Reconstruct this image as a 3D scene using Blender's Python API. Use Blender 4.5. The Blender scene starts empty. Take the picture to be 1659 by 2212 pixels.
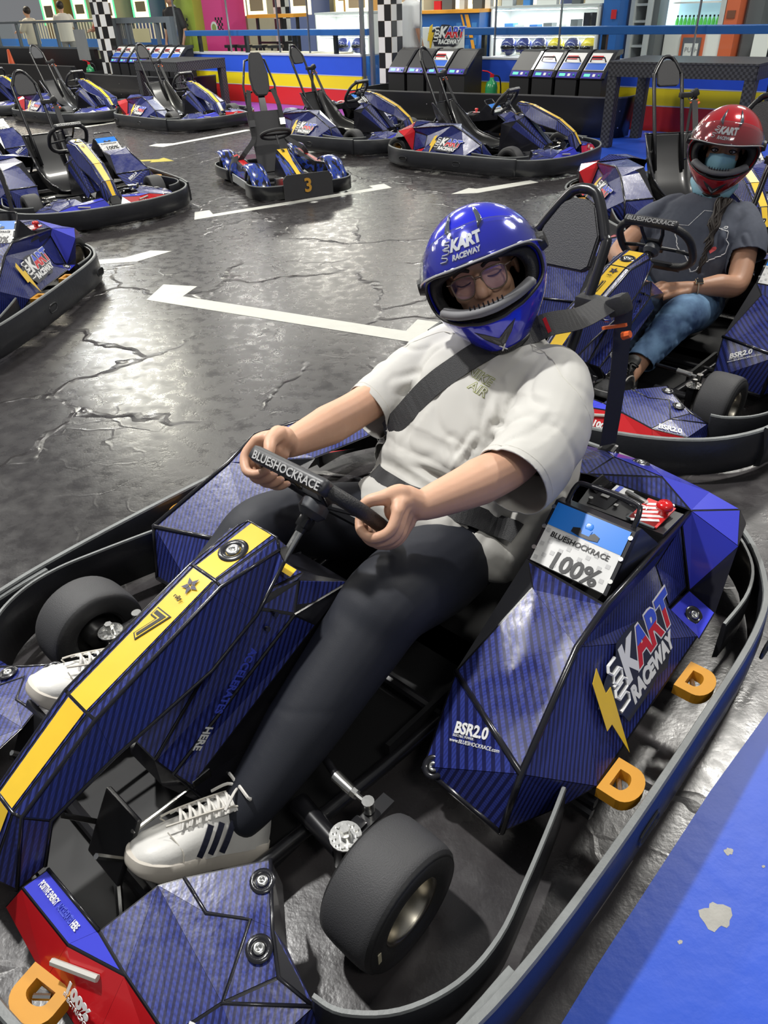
import bpy, bmesh, math, random
from mathutils import Vector, Matrix, noise, Quaternion
random.seed(4)
C = bpy.context.scene.collection
PI = math.pi
# ---------------------------------------------------------------- camera
def make_camera():
    f, nx, ny, H = 1577.0, 918.9 - 829.5, 3350.4 - 1106.0, 1.5
    d = Vector((nx, ny, f)).normalized()              # gravity in camera axes (right, down, forward)
    up = -d
    fw = Vector((0, 0, 1)); fw = (fw - fw.dot(up) * up).normalized()
    rt = fw.cross(up)
    if rt.x < 0: rt = -rt
    # columns = camera axes (right, up, back) written in world axes (rt, fw, up)
    def w(v): return Vector((rt.dot(v), fw.dot(v), up.dot(v)))
    X, Y, Z = w(Vector((1, 0, 0))), w(Vector((0, -1, 0))), w(Vector((0, 0, -1)))
    m = Matrix(((X.x, Y.x, Z.x, 0), (X.y, Y.y, Z.y, 0), (X.z, Y.z, Z.z, H), (0, 0, 0, 1)))
    cam = bpy.data.cameras.new('camera'); o = bpy.data.objects.new('camera', cam); C.objects.link(o)
    o.matrix_world = m
    cam.sensor_fit = 'HORIZONTAL'; cam.sensor_width = 36.0; cam.lens = f / 1659 * 36.0
    cam.clip_start = 0.05; cam.clip_end = 200
    bpy.context.scene.camera = o
make_camera()
# ---------------------------------------------------------------- light
sc = bpy.context.scene
sc.view_settings.view_transform = 'Standard'; sc.view_settings.look = 'None'
sc.view_settings.exposure = 0.0; sc.view_settings.gamma = 1.0
try: sc.view_settings.use_curve_mapping = False
except Exception: pass
world = bpy.data.worlds.new('hall_air'); sc.world = world; world.use_nodes = True
world.node_tree.nodes['Background'].inputs[0].default_value = (0.80, 0.82, 0.85, 1)
world.node_tree.nodes['Background'].inputs[1].default_value = 0.24
def area(x, y, z, sx, sy, power, col=(1.0, 0.97, 0.9), tx=None, ty=None, rz=0.0, disk=False):
    l = bpy.data.lights.new('high_bay_or_fill_lamp', 'AREA'); l.shape = 'DISK' if disk else 'RECTANGLE'
    l.size = sx; l.size_y = sy; l.energy = power; l.color = col
    o = bpy.data.objects.new('high_bay_or_fill_lamp', l); C.objects.link(o); o.location = (x, y, z)
    if tx is None: o.rotation_euler = (0, 0, rz)
    else:
        o.rotation_euler = (Vector((tx, ty, 0.3)) - Vector((x, y, z))).to_track_quat('-Z', 'Y').to_euler()
    return o
area(-12.0, 26.0, 5.0, 4.0, 2.0, 600, (1, .9, .7))  # fill lamp added to brighten the arcade hall, like the next two
area(0.0, 24.0, 5.0, 4.0, 2.0, 400, (1, .93, .8))
area(-18.0, 20.0, 5.0, 3.0, 2.0, 600, (1, .9, .75))
sp_ = bpy.data.lights.new('bay_spotlight', 'SPOT'); sp_.energy = 900; sp_.color = (1, .985, .95); sp_.shadow_soft_size = .11; sp_.spot_size = math.radians(44); sp_.spot_blend = .35   # the spotlight over the starting bay
so_ = bpy.data.objects.new('bay_spotlight', sp_); C.objects.link(so_); so_.location = (-1.7, 2.35, 4.6); so_.rotation_euler = (Vector((.55, .85, .1)) - so_.location).to_track_quat('-Z', 'Y').to_euler()
area(-3.7, 4.4, 4.5, .7, .35, 130, (1, .98, .93))
area(-5.6, 14.5, 3.9, 1.3, .7, 170, (.95, .98, 1))
area(-3.9, 11.2, 3.7, 1.2, .9, 190, (1, .97, .82))
area(-1.6, 21.5, 4.2, 2.0, .9, 260, (1, .98, .88))
area(-2.4, 14.2, 3.8, 1.1, .6, 110)
area(0.8, 13.0, 4.2, 1.2, .6, 120, (1, .98, .9))
area(5.4, 19.5, 4.6, 1.6, .7, 220)
area(-9.5, 12.5, 4.4, 1.2, .6, 170)
area(5.5, 9.5, 4.6, 1.2, .6, 170)
area(3.2, 4.2, 4.6, 1.0, .4, 210)  # extra power added here to brighten the woman in the red helmet
area(-6.0, 5.5, 4.6, 1.2, .5, 110)
area(-1.5, 7.6, 4.6, 1.0, .5, 110)
area(1.5, -1.5, 4.6, 1.2, .4, 60)
# ---------------------------------------------------------------- materials
MATS = {}
def nodes_of(m):
    m.use_nodes = True; nt = m.node_tree; return nt, nt.nodes, nt.links, nt.nodes['Principled BSDF']
def mat(name, col, rough=.5, metal=0., coat=0., spec=None, bump=0., bscale=200., emit=None, estr=0., alpha=None, trans=0., vary=0., vscale=6., bdist=.002):
    if name in MATS: return MATS[name]
    m = bpy.data.materials.new(name); nt, N, L, B = nodes_of(m)
    c = (*col, 1) if len(col) == 3 else col
    B.inputs['Base Color'].default_value = c; B.inputs['Roughness'].default_value = rough
    B.inputs['Metallic'].default_value = metal
    B.inputs['Coat Weight'].default_value = coat; B.inputs['Coat Roughness'].default_value = .08
    if spec is not None: B.inputs['Specular IOR Level'].default_value = spec
    if emit: B.inputs['Emission Color'].default_value = (*emit, 1); B.inputs['Emission Strength'].default_value = estr
    if trans: B.inputs['Transmission Weight'].default_value = trans
    if alpha is not None: B.inputs['Alpha'].default_value = alpha
    if bump or vary:
        tc = N.new('ShaderNodeTexCoord')
        if bump:
            n = N.new('ShaderNodeTexNoise'); n.inputs['Scale'].default_value = bscale; n.inputs['Detail'].default_value = 3
            L.new(tc.outputs['Object'], n.inputs['Vector'])
            b = N.new('ShaderNodeBump'); b.inputs['Strength'].default_value = bump; b.inputs['Distance'].default_value = bdist
            L.new(n.outputs['Fac'], b.inputs['Height']); L.new(b.outputs['Normal'], B.inputs['Normal'])
        if vary:
            n = N.new('ShaderNodeTexNoise'); n.inputs['Scale'].default_value = vscale; n.inputs['Detail'].default_value = 5
            L.new(tc.outputs['Object'], n.inputs['Vector'])
            r = N.new('ShaderNodeMix'); r.data_type = 'RGBA'
            r.inputs[6].default_value = tuple(x * (1 - vary) for x in c[:3]) + (1,)
            r.inputs[7].default_value = tuple(min(1, x * (1 + vary)) for x in c[:3]) + (1,)
            L.new(n.outputs['Fac'], r.inputs[0]); L.new(r.outputs[2], B.inputs['Base Color'])
    MATS[name] = m; return m
def mathn(N, L, op, a, b=None, c=None):
    n = N.new('ShaderNodeMath'); n.operation = op
    for i, v in enumerate((a, b, c)):
        if v is None: continue
        if isinstance(v, (int, float)): n.inputs[i].default_value = v
        else: L.new(v, n.inputs[i])
    return n.outputs[0]
def weave(name, dark, light, period=.0068, rough=.30):
    """printed carbon twill: columns of slanted threads, glossy laminate with scratches"""
    m = bpy.data.materials.new(name); nt, N, L, B = nodes_of(m)
    tc = N.new('ShaderNodeTexCoord'); sp = N.new('ShaderNodeSeparateXYZ'); L.new(tc.outputs['Object'], sp.inputs[0])
    x, y, z = sp.outputs
    u = mathn(N, L, 'ADD', mathn(N, L, 'MULTIPLY', x, .70), mathn(N, L, 'ADD', mathn(N, L, 'MULTIPLY', y, -.71), mathn(N, L, 'MULTIPLY', z, .35)))
    v = mathn(N, L, 'ADD', mathn(N, L, 'MULTIPLY', x, .71), mathn(N, L, 'ADD', mathn(N, L, 'MULTIPLY', y, .70), mathn(N, L, 'MULTIPLY', z, 1.0)))
    us = mathn(N, L, 'MULTIPLY', u, 1 / period)
    tri = mathn(N, L, 'PINGPONG', us, 1.0)
    col = mathn(N, L, 'FRACT', mathn(N, L, 'MULTIPLY', us, .5))
    band = mathn(N, L, 'LESS_THAN', col, .56)
    vs = mathn(N, L, 'ADD', mathn(N, L, 'MULTIPLY', v, 1 / period * .75), mathn(N, L, 'MULTIPLY', tri, .55))
    st = mathn(N, L, 'MULTIPLY', mathn(N, L, 'PINGPONG', vs, .5), 2.0)
    f = mathn(N, L, 'ADD', mathn(N, L, 'MULTIPLY', band, mathn(N, L, 'ADD', mathn(N, L, 'MULTIPLY', st, .55), .4)), 0.06)
    mx = N.new('ShaderNodeMix'); mx.data_type = 'RGBA'; mx.inputs[6].default_value = (*dark, 1); mx.inputs[7].default_value = (*light, 1)
    L.new(f, mx.inputs[0]); L.new(mx.outputs[2], B.inputs['Base Color'])
    n = N.new('ShaderNodeTexNoise'); n.inputs['Scale'].default_value = 9; n.inputs['Detail'].default_value = 8; n.inputs['Roughness'].default_value = .75
    L.new(tc.outputs['Object'], n.inputs['Vector'])
    rr = N.new('ShaderNodeMapRange'); rr.inputs[1].default_value = .35; rr.inputs[2].default_value = .75; rr.inputs[3].default_value = rough * .6; rr.inputs[4].default_value = rough * 1.8
    L.new(n.outputs['Fac'], rr.inputs[0]); L.new(rr.outputs[0], B.inputs['Roughness'])
    B.inputs['Coat Weight'].default_value = .18; B.inputs['Coat Roughness'].default_value = .22
    b = N.new('ShaderNodeBump'); b.inputs['Strength'].default_value = .12; b.inputs['Distance'].default_value = .004
    n2 = N.new('ShaderNodeTexNoise'); n2.inputs['Scale'].default_value = 60; L.new(tc.outputs['Object'], n2.inputs['Vector'])
    L.new(n2.outputs['Fac'], b.inputs['Height']); L.new(b.outputs['Normal'], B.inputs['Normal']); L.new(b.outputs['Normal'], B.inputs['Coat Normal'])
    MATS[name] = m; return m
carbon = weave('carbon_print', (.010, .011, .052), (.032, .048, .27), .0056)
blue_p = mat('blue_laminate', (.050, .060, .60), .24, coat=.5, bump=.08, bscale=40)
red_p = mat('red_laminate', (.56, .012, .018), .26, coat=.5, bump=.08, bscale=40)
yellow_p = mat('yellow_vinyl', (.80, .52, .035), .34, coat=.3, bump=.05, bscale=60, vary=.08, vscale=20)
hull = mat('black_glossy_plastic', (.012, .012, .016), .22, coat=.3)
rail_m = mat('black_bumper_plastic', (.020, .021, .025), .33, bump=.35, bscale=60, vary=.4, vscale=9)
lip_m = mat('worn_grey_edge', (.17, .18, .18), .5, bump=.5, bscale=90, vary=.45, vscale=14)
rubber = mat('tyre_rubber', (.045, .045, .048), .62, bump=.5, bscale=420, vary=.25, vscale=6)
rubber_side = mat('tyre_sidewall_rubber', (.020, .020, .021), .5, bump=.3, bscale=120)
black_m = mat('black_painted_steel', (.010, .010, .012), .28, coat=.2)
pad_m = mat('black_grained_foam', (.035, .035, .038), .6, bump=.8, bscale=330)
seat_m = mat('black_moulded_seat', (.022, .022, .023), .33, bump=.08, bscale=260, coat=.3)
belt_m = mat('black_webbing', (.020, .020, .022), .6, bump=.6, bscale=500)
steel = mat('zinc_steel', (.62, .62, .60), .25, metal=1., bump=.1, bscale=80)
rim_m = mat('magnesium_rim', (.50, .47, .40), .30, metal=1., vary=.4, vscale=20)
dark_rim = mat('black_rim', (.02, .02, .02), .3, metal=.3)
bush_m = mat('amber_polyurethane', (.58, .26, .012), .6, bump=.1, bscale=50, vary=.12, vscale=12)
white_m = mat('white_print', (.80, .80, .80), .4)
blk_print = mat('black_print', (.008, .008, .010), .4)
blue_ink = mat('blue_print', (.05, .10, .62), .4)
red_ink = mat('red_print', (.62, .02, .03), .4)
pan_m = mat('black_floor_pan', (.006, .006, .007), .62, bump=.2, bscale=30)
panel_blk = mat('black_control_face', (.014, .014, .016), .32)
cyan_p = mat('sky_blue_print', (.02, .22, .78), .28, coat=.4)
paper_m = mat('white_glossy_label', (.72, .72, .71), .28, coat=.4)
grey_print = mat('grey_print', (.50, .50, .50), .3, coat=.3)
orange_m = mat('orange_plastic', (.75, .13, .03), .4)
# ---------------------------------------------------------------- mesh helpers
def link_mesh(name, bm, m, parent=None, smooth=False, label=None, recalc=True, angle=None):
    me = bpy.data.meshes.new(name)
    if recalc: bmesh.ops.recalc_face_normals(bm, faces=bm.faces)
    bm.to_mesh(me); bm.free()
    ms = m if isinstance(m, (list, tuple)) else [m]
    for x in ms: me.materials.append(x)
    if smooth: me.shade_smooth()
    if angle is not None:
        me.shade_smooth(); me.set_sharp_from_angle(angle=math.radians(angle))
    o = bpy.data.objects.new(name, me); C.objects.link(o)
    if parent: o.parent = parent
    if label: o['label'] = label
    return o
def empty(name, loc=(0, 0, 0), rz=0., label=None, cat=None, group=None, parent=None):
    o = bpy.data.objects.new(name, None); C.objects.link(o); o.location = loc; o.rotation_euler = (0, 0, rz)
    o.empty_display_size = .1
    if parent: o.parent = parent
    if label: o['label'] = label
    if cat: o['category'] = cat
    if group: o['group'] = group
    return o
def tag(o, label=None, cat=None, group=None, kind=None):
    if label: o['label'] = label
    if cat: o['category'] = cat
    if group: o['group'] = group
    if kind: o['kind'] = kind
    return o
def copy_tree(o, parent=None):
    c = o.copy(); C.objects.link(c); c.parent = parent
    for ch in list(o.children): copy_tree(ch, c)
    return c
def V(*a): return Vector(a)
def frame_from(zdir, xhint=None):
    z = Vector(zdir).normalized(); h = Vector(xhint) if xhint is not None else (Vector((0, 0, 1)) if abs(z.z) < .9 else Vector((1, 0, 0)))
    x = (h - h.dot(z) * z).normalized(); y = z.cross(x)
    return Matrix(((x.x, y.x, z.x), (x.y, y.y, z.y), (x.z, y.z, z.z)))
def setmi(faces, mi):
    for f in faces: f.material_index = mi
def box(bm, c, s, rot=None, mi=0, bev=0.):
    m = Matrix.Translation(c) @ (rot.to_4x4() if rot is not None else Matrix()) @ Matrix.Diagonal((*s, 1))
    r = bmesh.ops.create_cube(bm, size=1, matrix=m); fs = {f for v in r['verts'] for f in v.link_faces}
    setmi(fs, mi)
    if bev:
        es = {e for f in fs for e in f.edges}
        g = bmesh.ops.bevel(bm, geom=list(es), offset=bev, segments=2, affect='EDGES', profile=.6)
        setmi(g['faces'], mi)
def cyl(bm, p, q, r, r2=None, n=16, mi=0, caps=True):
    p = Vector(p); q = Vector(q); d = q - p; R = frame_from(d).to_4x4()
    g = bmesh.ops.create_cone(bm, cap_ends=caps, segments=n, radius1=r, radius2=r if r2 is None else r2, depth=d.length, matrix=Matrix.Translation((p + q) / 2) @ R)
    setmi({f for v in g['verts'] for f in v.link_faces}, mi)
def ball(bm, c, r, s=(1, 1, 1), rot=None, mi=0, n=2):
    m = Matrix.Translation(c) @ (rot.to_4x4() if rot is not None else Matrix()) @ Matrix.Diagonal((*s, 1))
    g = bmesh.ops.create_icosphere(bm, subdivisions=n, radius=r, matrix=m)
    setmi({f for v in g['verts'] for f in v.link_faces}, mi)
def smooth_path(pts, n=6, closed=False):
    P = [Vector(p) for p in pts]; out = []; k = len(P)
    rng = range(k) if closed else range(k - 1)
    for i in rng:
        if closed: a, b, c, d = P[i - 1], P[i], P[(i + 1) % k], P[(i + 2) % k]
        else: a, b, c, d = P[max(i - 1, 0)], P[i], P[i + 1], P[min(i + 2, k - 1)]
        for j in range(n):
            t = j / n
            out.append(.5 * ((2 * b) + (c - a) * t + (2 * a - 5 * b + 4 * c - d) * t * t + (3 * b - a - 3 * c + d) * t ** 3))
    if not closed: out.append(P[-1])
    return out
def tube(bm, pts, r, n=10, closed=False, mi=0, caps=True, flat=1., up=None):
    """sweep; r number or list; flat squashes across `up`"""
    P = [Vector(p) for p in pts]; k = len(P); rings = []; prev = None
    for i, p in enumerate(P):
        if closed: t = P[(i + 1) % k] - P[i - 1]
        else: t = P[min(i + 1, k - 1)] - P[max(i - 1, 0)]
        t.normalize()
        if up is not None: u = Vector(up); u = (u - u.dot(t) * t).normalized()
        elif prev is None: u = frame_from(t).col[0]
        else: u = (prev - prev.dot(t) * t).normalized()
        prev = u; w = t.cross(u); rr = r[i] if isinstance(r, (list, tuple)) else r
        rings.append([bm.verts.new(p + u * (math.cos(2 * PI * j / n) * rr * flat) + w * (math.sin(2 * PI * j / n) * rr)) for j in range(n)])
    m = k if closed else k - 1
    for i in range(m):
        a, b = rings[i], rings[(i + 1) % k]
        for j in range(n):
            f = bm.faces.new((a[j], a[(j + 1) % n], b[(j + 1) % n], b[j])); f.material_index = mi
    if caps and not closed:
        for rg in (rings[0][::-1], rings[-1]):
            f = bm.faces.new(rg); f.material_index = mi
def ribbon(bm, pts, ups, width, th=.002, mi=0):
    """flat strap along pts; ups = surface normals"""
    P = [Vector(p) for p in pts]; k = len(P); prev = None
    for i, p in enumerate(P):
        t = (P[min(i + 1, k - 1)] - P[max(i - 1, 0)]).normalized(); u = Vector(ups[i] if isinstance(ups, list) else ups); u = (u - u.dot(t) * t).normalized(); w = t.cross(u)
        wd = width[i] if isinstance(width, list) else width
        cur = [bm.verts.new(p + w * (sx * wd / 2) + u * (sz * th / 2)) for sx, sz in ((-1, -1), (1, -1), (1, 1), (-1, 1))]
        if prev:
            for j in range(4):
                f = bm.faces.new((prev[j], prev[(j + 1) % 4], cur[(j + 1) % 4], cur[j])); f.material_index = mi
        else: bm.faces.new(cur[::-1]).material_index = mi
        prev = cur
    bm.faces.new(prev).material_index = mi
def lathe(bm, prof, M=Matrix(), n=32, mi=0, mis=None, closed=False):
    """prof: (radius, axial z)"""
    rings = []
    for r, z in prof:
        rings.append([bm.verts.new(M @ Vector((r * math.cos(2 * PI * j / n), r * math.sin(2 * PI * j / n), z))) for j in range(n)])
    k = len(prof)
    for i in range(k if closed else k - 1):
        a, b = rings[i], rings[(i + 1) % k]
        for j in range(n):
            f = bm.faces.new((a[j], a[(j + 1) % n], b[(j + 1) % n], b[j])); f.material_index = mis[i] if mis else mi
            f.smooth = True
def prism(bm, poly, h, M=Matrix(), mi=0):
    """2-D polygon extruded by h along local z"""
    a = [bm.verts.new(M @ Vector((x, y, 0))) for x, y in poly]; b = [bm.verts.new(M @ Vector((x, y, h))) for x, y in poly]
    n = len(poly)
    try:
        bm.faces.new(a[::-1]).material_index = mi; bm.faces.new(b).material_index = mi
    except ValueError: pass
    for i in range(n): bm.faces.new((a[i], a[(i + 1) % n], b[(i + 1) % n], b[i])).material_index = mi
def facets(bm, P, faces, ctr, inset=.006, mirror=False, lift=.0012, hull_mi=0):
    """glossy black shell of flat facets, each carrying a laminate sheet set in from the ridges"""
    VV = {k: Vector((v[0], -v[1] if mirror else v[1], v[2])) for k, v in P.items()}
    hv = {k: bm.verts.new(v) for k, v in VV.items()}
    ctr = Vector((ctr[0], -ctr[1] if mirror else ctr[1], ctr[2]))
    ecount = {}
    for fc in faces:
        ks = fc[0]; g = fc[2] if len(fc) > 2 else None
        if g is not None:
            for i in range(len(ks)): ecount.setdefault((g, frozenset((ks[i], ks[(i + 1) % len(ks)]))), []).append(1)
    for fc in faces:
        ks, mi = list(fc[0]), fc[1]; g = fc[2] if len(fc) > 2 else None
        pts = [VV[k] for k in ks]; n = Vector((0, 0, 0)); cc = sum(pts, Vector()) / len(pts)
        for i in range(len(pts)): n += (pts[i] - cc).cross(pts[(i + 1) % len(pts)] - cc)
        n.normalize()
        if n.dot(cc - ctr) < 0: ks = ks[::-1]; pts = pts[::-1]; n = -n
        try: bm.faces.new([hv[k] for k in ks]).material_index = hull_mi
        except ValueError: continue
        if mi is None: continue
        m = len(pts); ins = []
        def dd(i, j): return .0002 if g is not None and len(ecount.get((g, frozenset((ks[i % m], ks[j % m]))), [])) > 1 else inset
        for i, p in enumerate(pts):
            e0 = (p - pts[i - 1]); e1 = (pts[(i + 1) % m] - p); l0, l1 = e0.length, e1.length; e0.normalize(); e1.normalize()
            n0, n1 = n.cross(e0), n.cross(e1); d0, d1 = min(dd(i - 1, i), l1 * .45), min(dd(i, i + 1), l0 * .45); c = n0.dot(n1); det = 1 - c * c
            if det < .02: off = n0 * max(d0, d1)
            else: off = n0 * ((d0 - d1 * c) / det) + n1 * ((d1 - d0 * c) / det)
            if off.length > inset * 6: off = off.normalized() * inset * 6
            ins.append(p + off + n * lift)
        bm.faces.new([bm.verts.new(q) for q in ins]).material_index = mi
def plane_M(o, xd, yd):
    x = Vector(xd).normalized(); y = Vector(yd); y = (y - y.dot(x) * x).normalized(); z = x.cross(y)
    return Matrix(((x.x, y.x, z.x, o[0]), (x.y, y.y, z.y, o[1]), (x.z, y.z, z.z, o[2]), (0, 0, 0, 1)))
def text(s, size, M, m, parent=None, name='lettering', bold=0., shear=0., align='LEFT', ext=.0006, space=1., wscale=1., lift=.0018, label=None):
    cu = bpy.data.curves.new('t', 'FONT'); cu.body = s; cu.size = size; cu.offset = bold; cu.shear = shear; cu.align_x = align
    cu.extrude = ext; cu.space_character = space; cu.resolution_u = 3
    o = bpy.data.objects.new('t', cu); C.objects.link(o)
    dg = bpy.context.evaluated_depsgraph_get(); me = bpy.data.meshes.new_from_object(o.evaluated_get(dg))
    bpy.data.objects.remove(o); bpy.data.curves.remove(cu)
    me.transform(M @ Matrix.Translation((0, 0, lift)) @ Matrix.Diagonal((wscale, 1, 1, 1)))
    me.materials.clear(); me.materials.append(m); me.name = name
    ob = bpy.data.objects.new(name, me); C.objects.link(ob)
    if parent: ob.parent = parent
    if label: ob['label'] = label
    return ob
def disc(bm, c, nrm, r, h, mi=0, n=20):
    c = Vector(c); nn = Vector(nrm).normalized(); cyl(bm, c, c + nn * h, r, n=n, mi=mi)
def mod_solid(o, t, off=-1.):
    m = o.modifiers.new('thickness', 'SOLIDIFY'); m.thickness = t; m.offset = off; return o
def join_eval(o):
    """bake modifiers into the mesh"""
    dg = bpy.context.evaluated_depsgraph_get(); me = bpy.data.meshes.new_from_object(o.evaluated_get(dg))
    old = o.data; o.modifiers.clear(); o.data = me
    bpy.data.meshes.remove(old); return o
# ================================================================ the rental kart (x forward, y left, z up; origin under the front axle)
def wheel_part(root, y, x, r, w, name, steer=0., outer_rim=rim_m):
    e = bpy.data.objects.new(name, None); C.objects.link(e); e.parent = root; e.empty_display_size = .05
    e.location = (x, y, r); sy = 1 if y > 0 else -1
    e.rotation_euler = (0, 0, steer)
    M = Matrix.Rotation(-sy * PI / 2, 4, 'X')     # local z -> outward
    h = w / 2
    bm = bmesh.new()
    prof = [(r * .50, -h * .80), (r * .60, -h * .99), (r * .76, -h * 1.0), (r * .90, -h * .97), (r * .965, -h * .86), (r * .99, -h * .66), (r, -h * .3), (r, 0), (r, h * .3), (r * .99, h * .66),
            (r * .965, h * .86), (r * .92, h * .93), (r * .91, h * .975), (r * .895, h * .955), (r * .885, h * .99), (r * .76, h * 1.0), (r * .72, h * 1.015), (r * .60, h * .99), (r * .50, h * .80)]
    lathe(bm, prof, M, 48, mis=[1, 1, 1, 1, 0, 0, 0, 0, 0, 0, 1, 1, 1, 1, 1, 1, 1, 1, 1])
    t_ = link_mesh('tyre', bm, [rubber, rubber_side], e)
    bm = bmesh.new(); box(bm, (r * .745, sy * h * 1.015, -.004), (.008, .0015, .032)); link_mesh('size_label', bm, mat('cream_label', (.50, .46, .33), .5), e)
    bm = bmesh.new()
    lathe(bm, [(r * .50, h * .80), (r * .515, h * .86), (r * .545, h * .90), (r * .535, h * .84), (r * .505, h * .7), (r * .47, h * .35), (r * .46, -h * .1), (r * .40, -h * .2), (r * .12, -h * .22), (r * .12, h * .05), (.001, h * .06)], M, 36)
    lathe(bm, [(r * .545, -h * .90), (r * .49, -h * .5), (r * .46, -h * .2), (r * .30, -h * .35), (r * .28, -h * .9), (r * .10, -h * .95)], M, 36)
    link_mesh('rim', bm, outer_rim, e)
    return e
def rail_strip(name, path, z0, z1, th, root, closed=False, mats=None):
    """upright plastic guard following a plan path, with a worn top lip"""
    P = smooth_path([(x, y, 0) for x, y in path], 5, closed); bm = bmesh.new(); k = len(P); rings = []
    for i, p in enumerate(P):
        t = (P[(i + 1) % k] - P[i - 1]) if closed else (P[min(i + 1, k - 1)] - P[max(i - 1, 0)]); t.normalize(); n = Vector((t.y, -t.x, 0))
        prof = [(0, z0), (th * 1.2, z0 + .01), (th * 1.35, (z0 + z1) / 2), (th, z1 - .006), (th * .8, z1), (th * .1, z1), (0, z1 - .006)]
        rings.append([bm.verts.new(p + n * a + Vector((0, 0, b))) for a, b in prof])
    m = len(rings[0])
    for i in range(k if closed else k - 1):
        a, b = rings[i], rings[(i + 1) % k]
        for j in range(m):
            f = bm.faces.new((a[j], a[(j + 1) % m], b[(j + 1) % m], b[j])); f.material_index = 1 if j in (3, 4, 5) else 0
            f.smooth = j in (0, 1, 2, 6)
    if not closed:
        bm.faces.new(rings[0][::-1]); bm.faces.new(rings[-1])
    return link_mesh(name, bm, mats or [rail_m, lip_m], root)
PODP = dict(a=(-.255, .625, .095), b=(-.29, .635, .262), c=(-.55, .59, .375), d=(-.66, .592, .42), e=(-1.19, .557, .36),
            LL=(-.262, .41, .11), im=(-.437, .362, .236), it=(-.70, .365, .405), m1=(-.655, .412, .372), f=(-.43, .735, .165), f0=(-.385, .70, .12),
            g=(-.97, .715, .17), s1=(-1.0, .562, .30), s2=(-.99, .622, .2), r6=(-1.15, .61, .15), se=(-1.17, .548, .325),
            bl=(-.30, .42, .055), lo=(-.29, .60, .05), r5=(-1.08, .705, .17))
def logo_sk(root, M, s=1.0, back=True):
    """bolt, striped S, K, two-tone ART, RACEWAY in one flat emblem (local x along the word, y up)"""
    if back:
        bm = bmesh.new(); pts = []
        for i in range(28):
            a = 2 * PI * i / 28; rr = 1 + .10 * math.sin(5 * a) + .06 * math.sin(11 * a + 1)
            pts.append((.105 * s + .135 * s * rr * math.cos(a), .018 * s + .062 * s * rr * math.sin(a)))
        prism(bm, pts, .0006, M @ Matrix.Translation((0, 0, .0012))); link_mesh('emblem_backing', bm, mat('charcoal_print', (.02, .022, .035), .35, coat=.4), root)  # dark smudgy backing printed behind the emblem
    bm = bmesh.new()
    bolt = [(-.030, .075), (-.004, .088), (-.012, .040), (.006, .040), (-.028, -.075), (-.034, -.008), (-.052, -.008)]
    prism(bm, [(x * s, y * s) for x, y in bolt], .001, M @ Matrix.Translation((0, 0, .002))); link_mesh('lightning_bolt_print', bm, yellow_p, root)
    bm = bmesh.new()
    for dx, dy in ((.012, .052), (.012, .030), (.0, .008)):
        pts = [(dx + .038, dy + .018), (dx + .012, dy + .018), (dx + .006, dy + .010), (dx + .012, dy), (dx + .034, dy), (dx + .040, dy - .008), (dx + .034, dy - .018), (dx + .0, dy - .018)]
        tube(bm, [M @ Vector((x * s, y * s, .0026)) for x, y in pts], .0032 * s, 6)
    link_mesh('striped_letter_print', bm, white_m, root)
    text('K', .085 * s, M @ Matrix.Translation((.050 * s, .012 * s, 0)), white_m, root, 'lettering', bold=.004 * s, shear=.25)
    mt = MATS.get('two_tone_%g' % s)
    text('ART', .082 * s, M @ Matrix.Translation((.102 * s, .012 * s, 0)), white_m, root, 'lettering_outline', bold=.0062 * s, shear=.28, lift=.0016)
    text('ART', .082 * s, M @ Matrix.Translation((.102 * s, .012 * s, 0)), red_ink, root, 'lettering', bold=.003 * s, shear=.28, lift=.0026)
    o = text('ART', .082 * s, M @ Matrix.Translation((.102 * s, .012 * s, 0)), blue_ink, root, 'lettering', bold=.0031 * s, shear=.28, lift=.0032)
    # keep only the upper, blue half of this layer
    bm = bmesh.new(); bm.from_mesh(o.data); up = M.to_3x3() @ Vector((0, 1, 0)); pc = M @ Vector((0, (.012 + .031) * s, 0))
    bmesh.ops.bisect_plane(bm, geom=bm.verts[:] + bm.edges[:] + bm.faces[:], plane_co=pc, plane_no=up, clear_inner=True); bm.to_mesh(o.data); bm.free()
    text('RACEWAY', .037 * s, M @ Matrix.Translation((.042 * s, -.026 * s, 0)), white_m, root, 'lettering', bold=.0022 * s, shear=.28)
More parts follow.
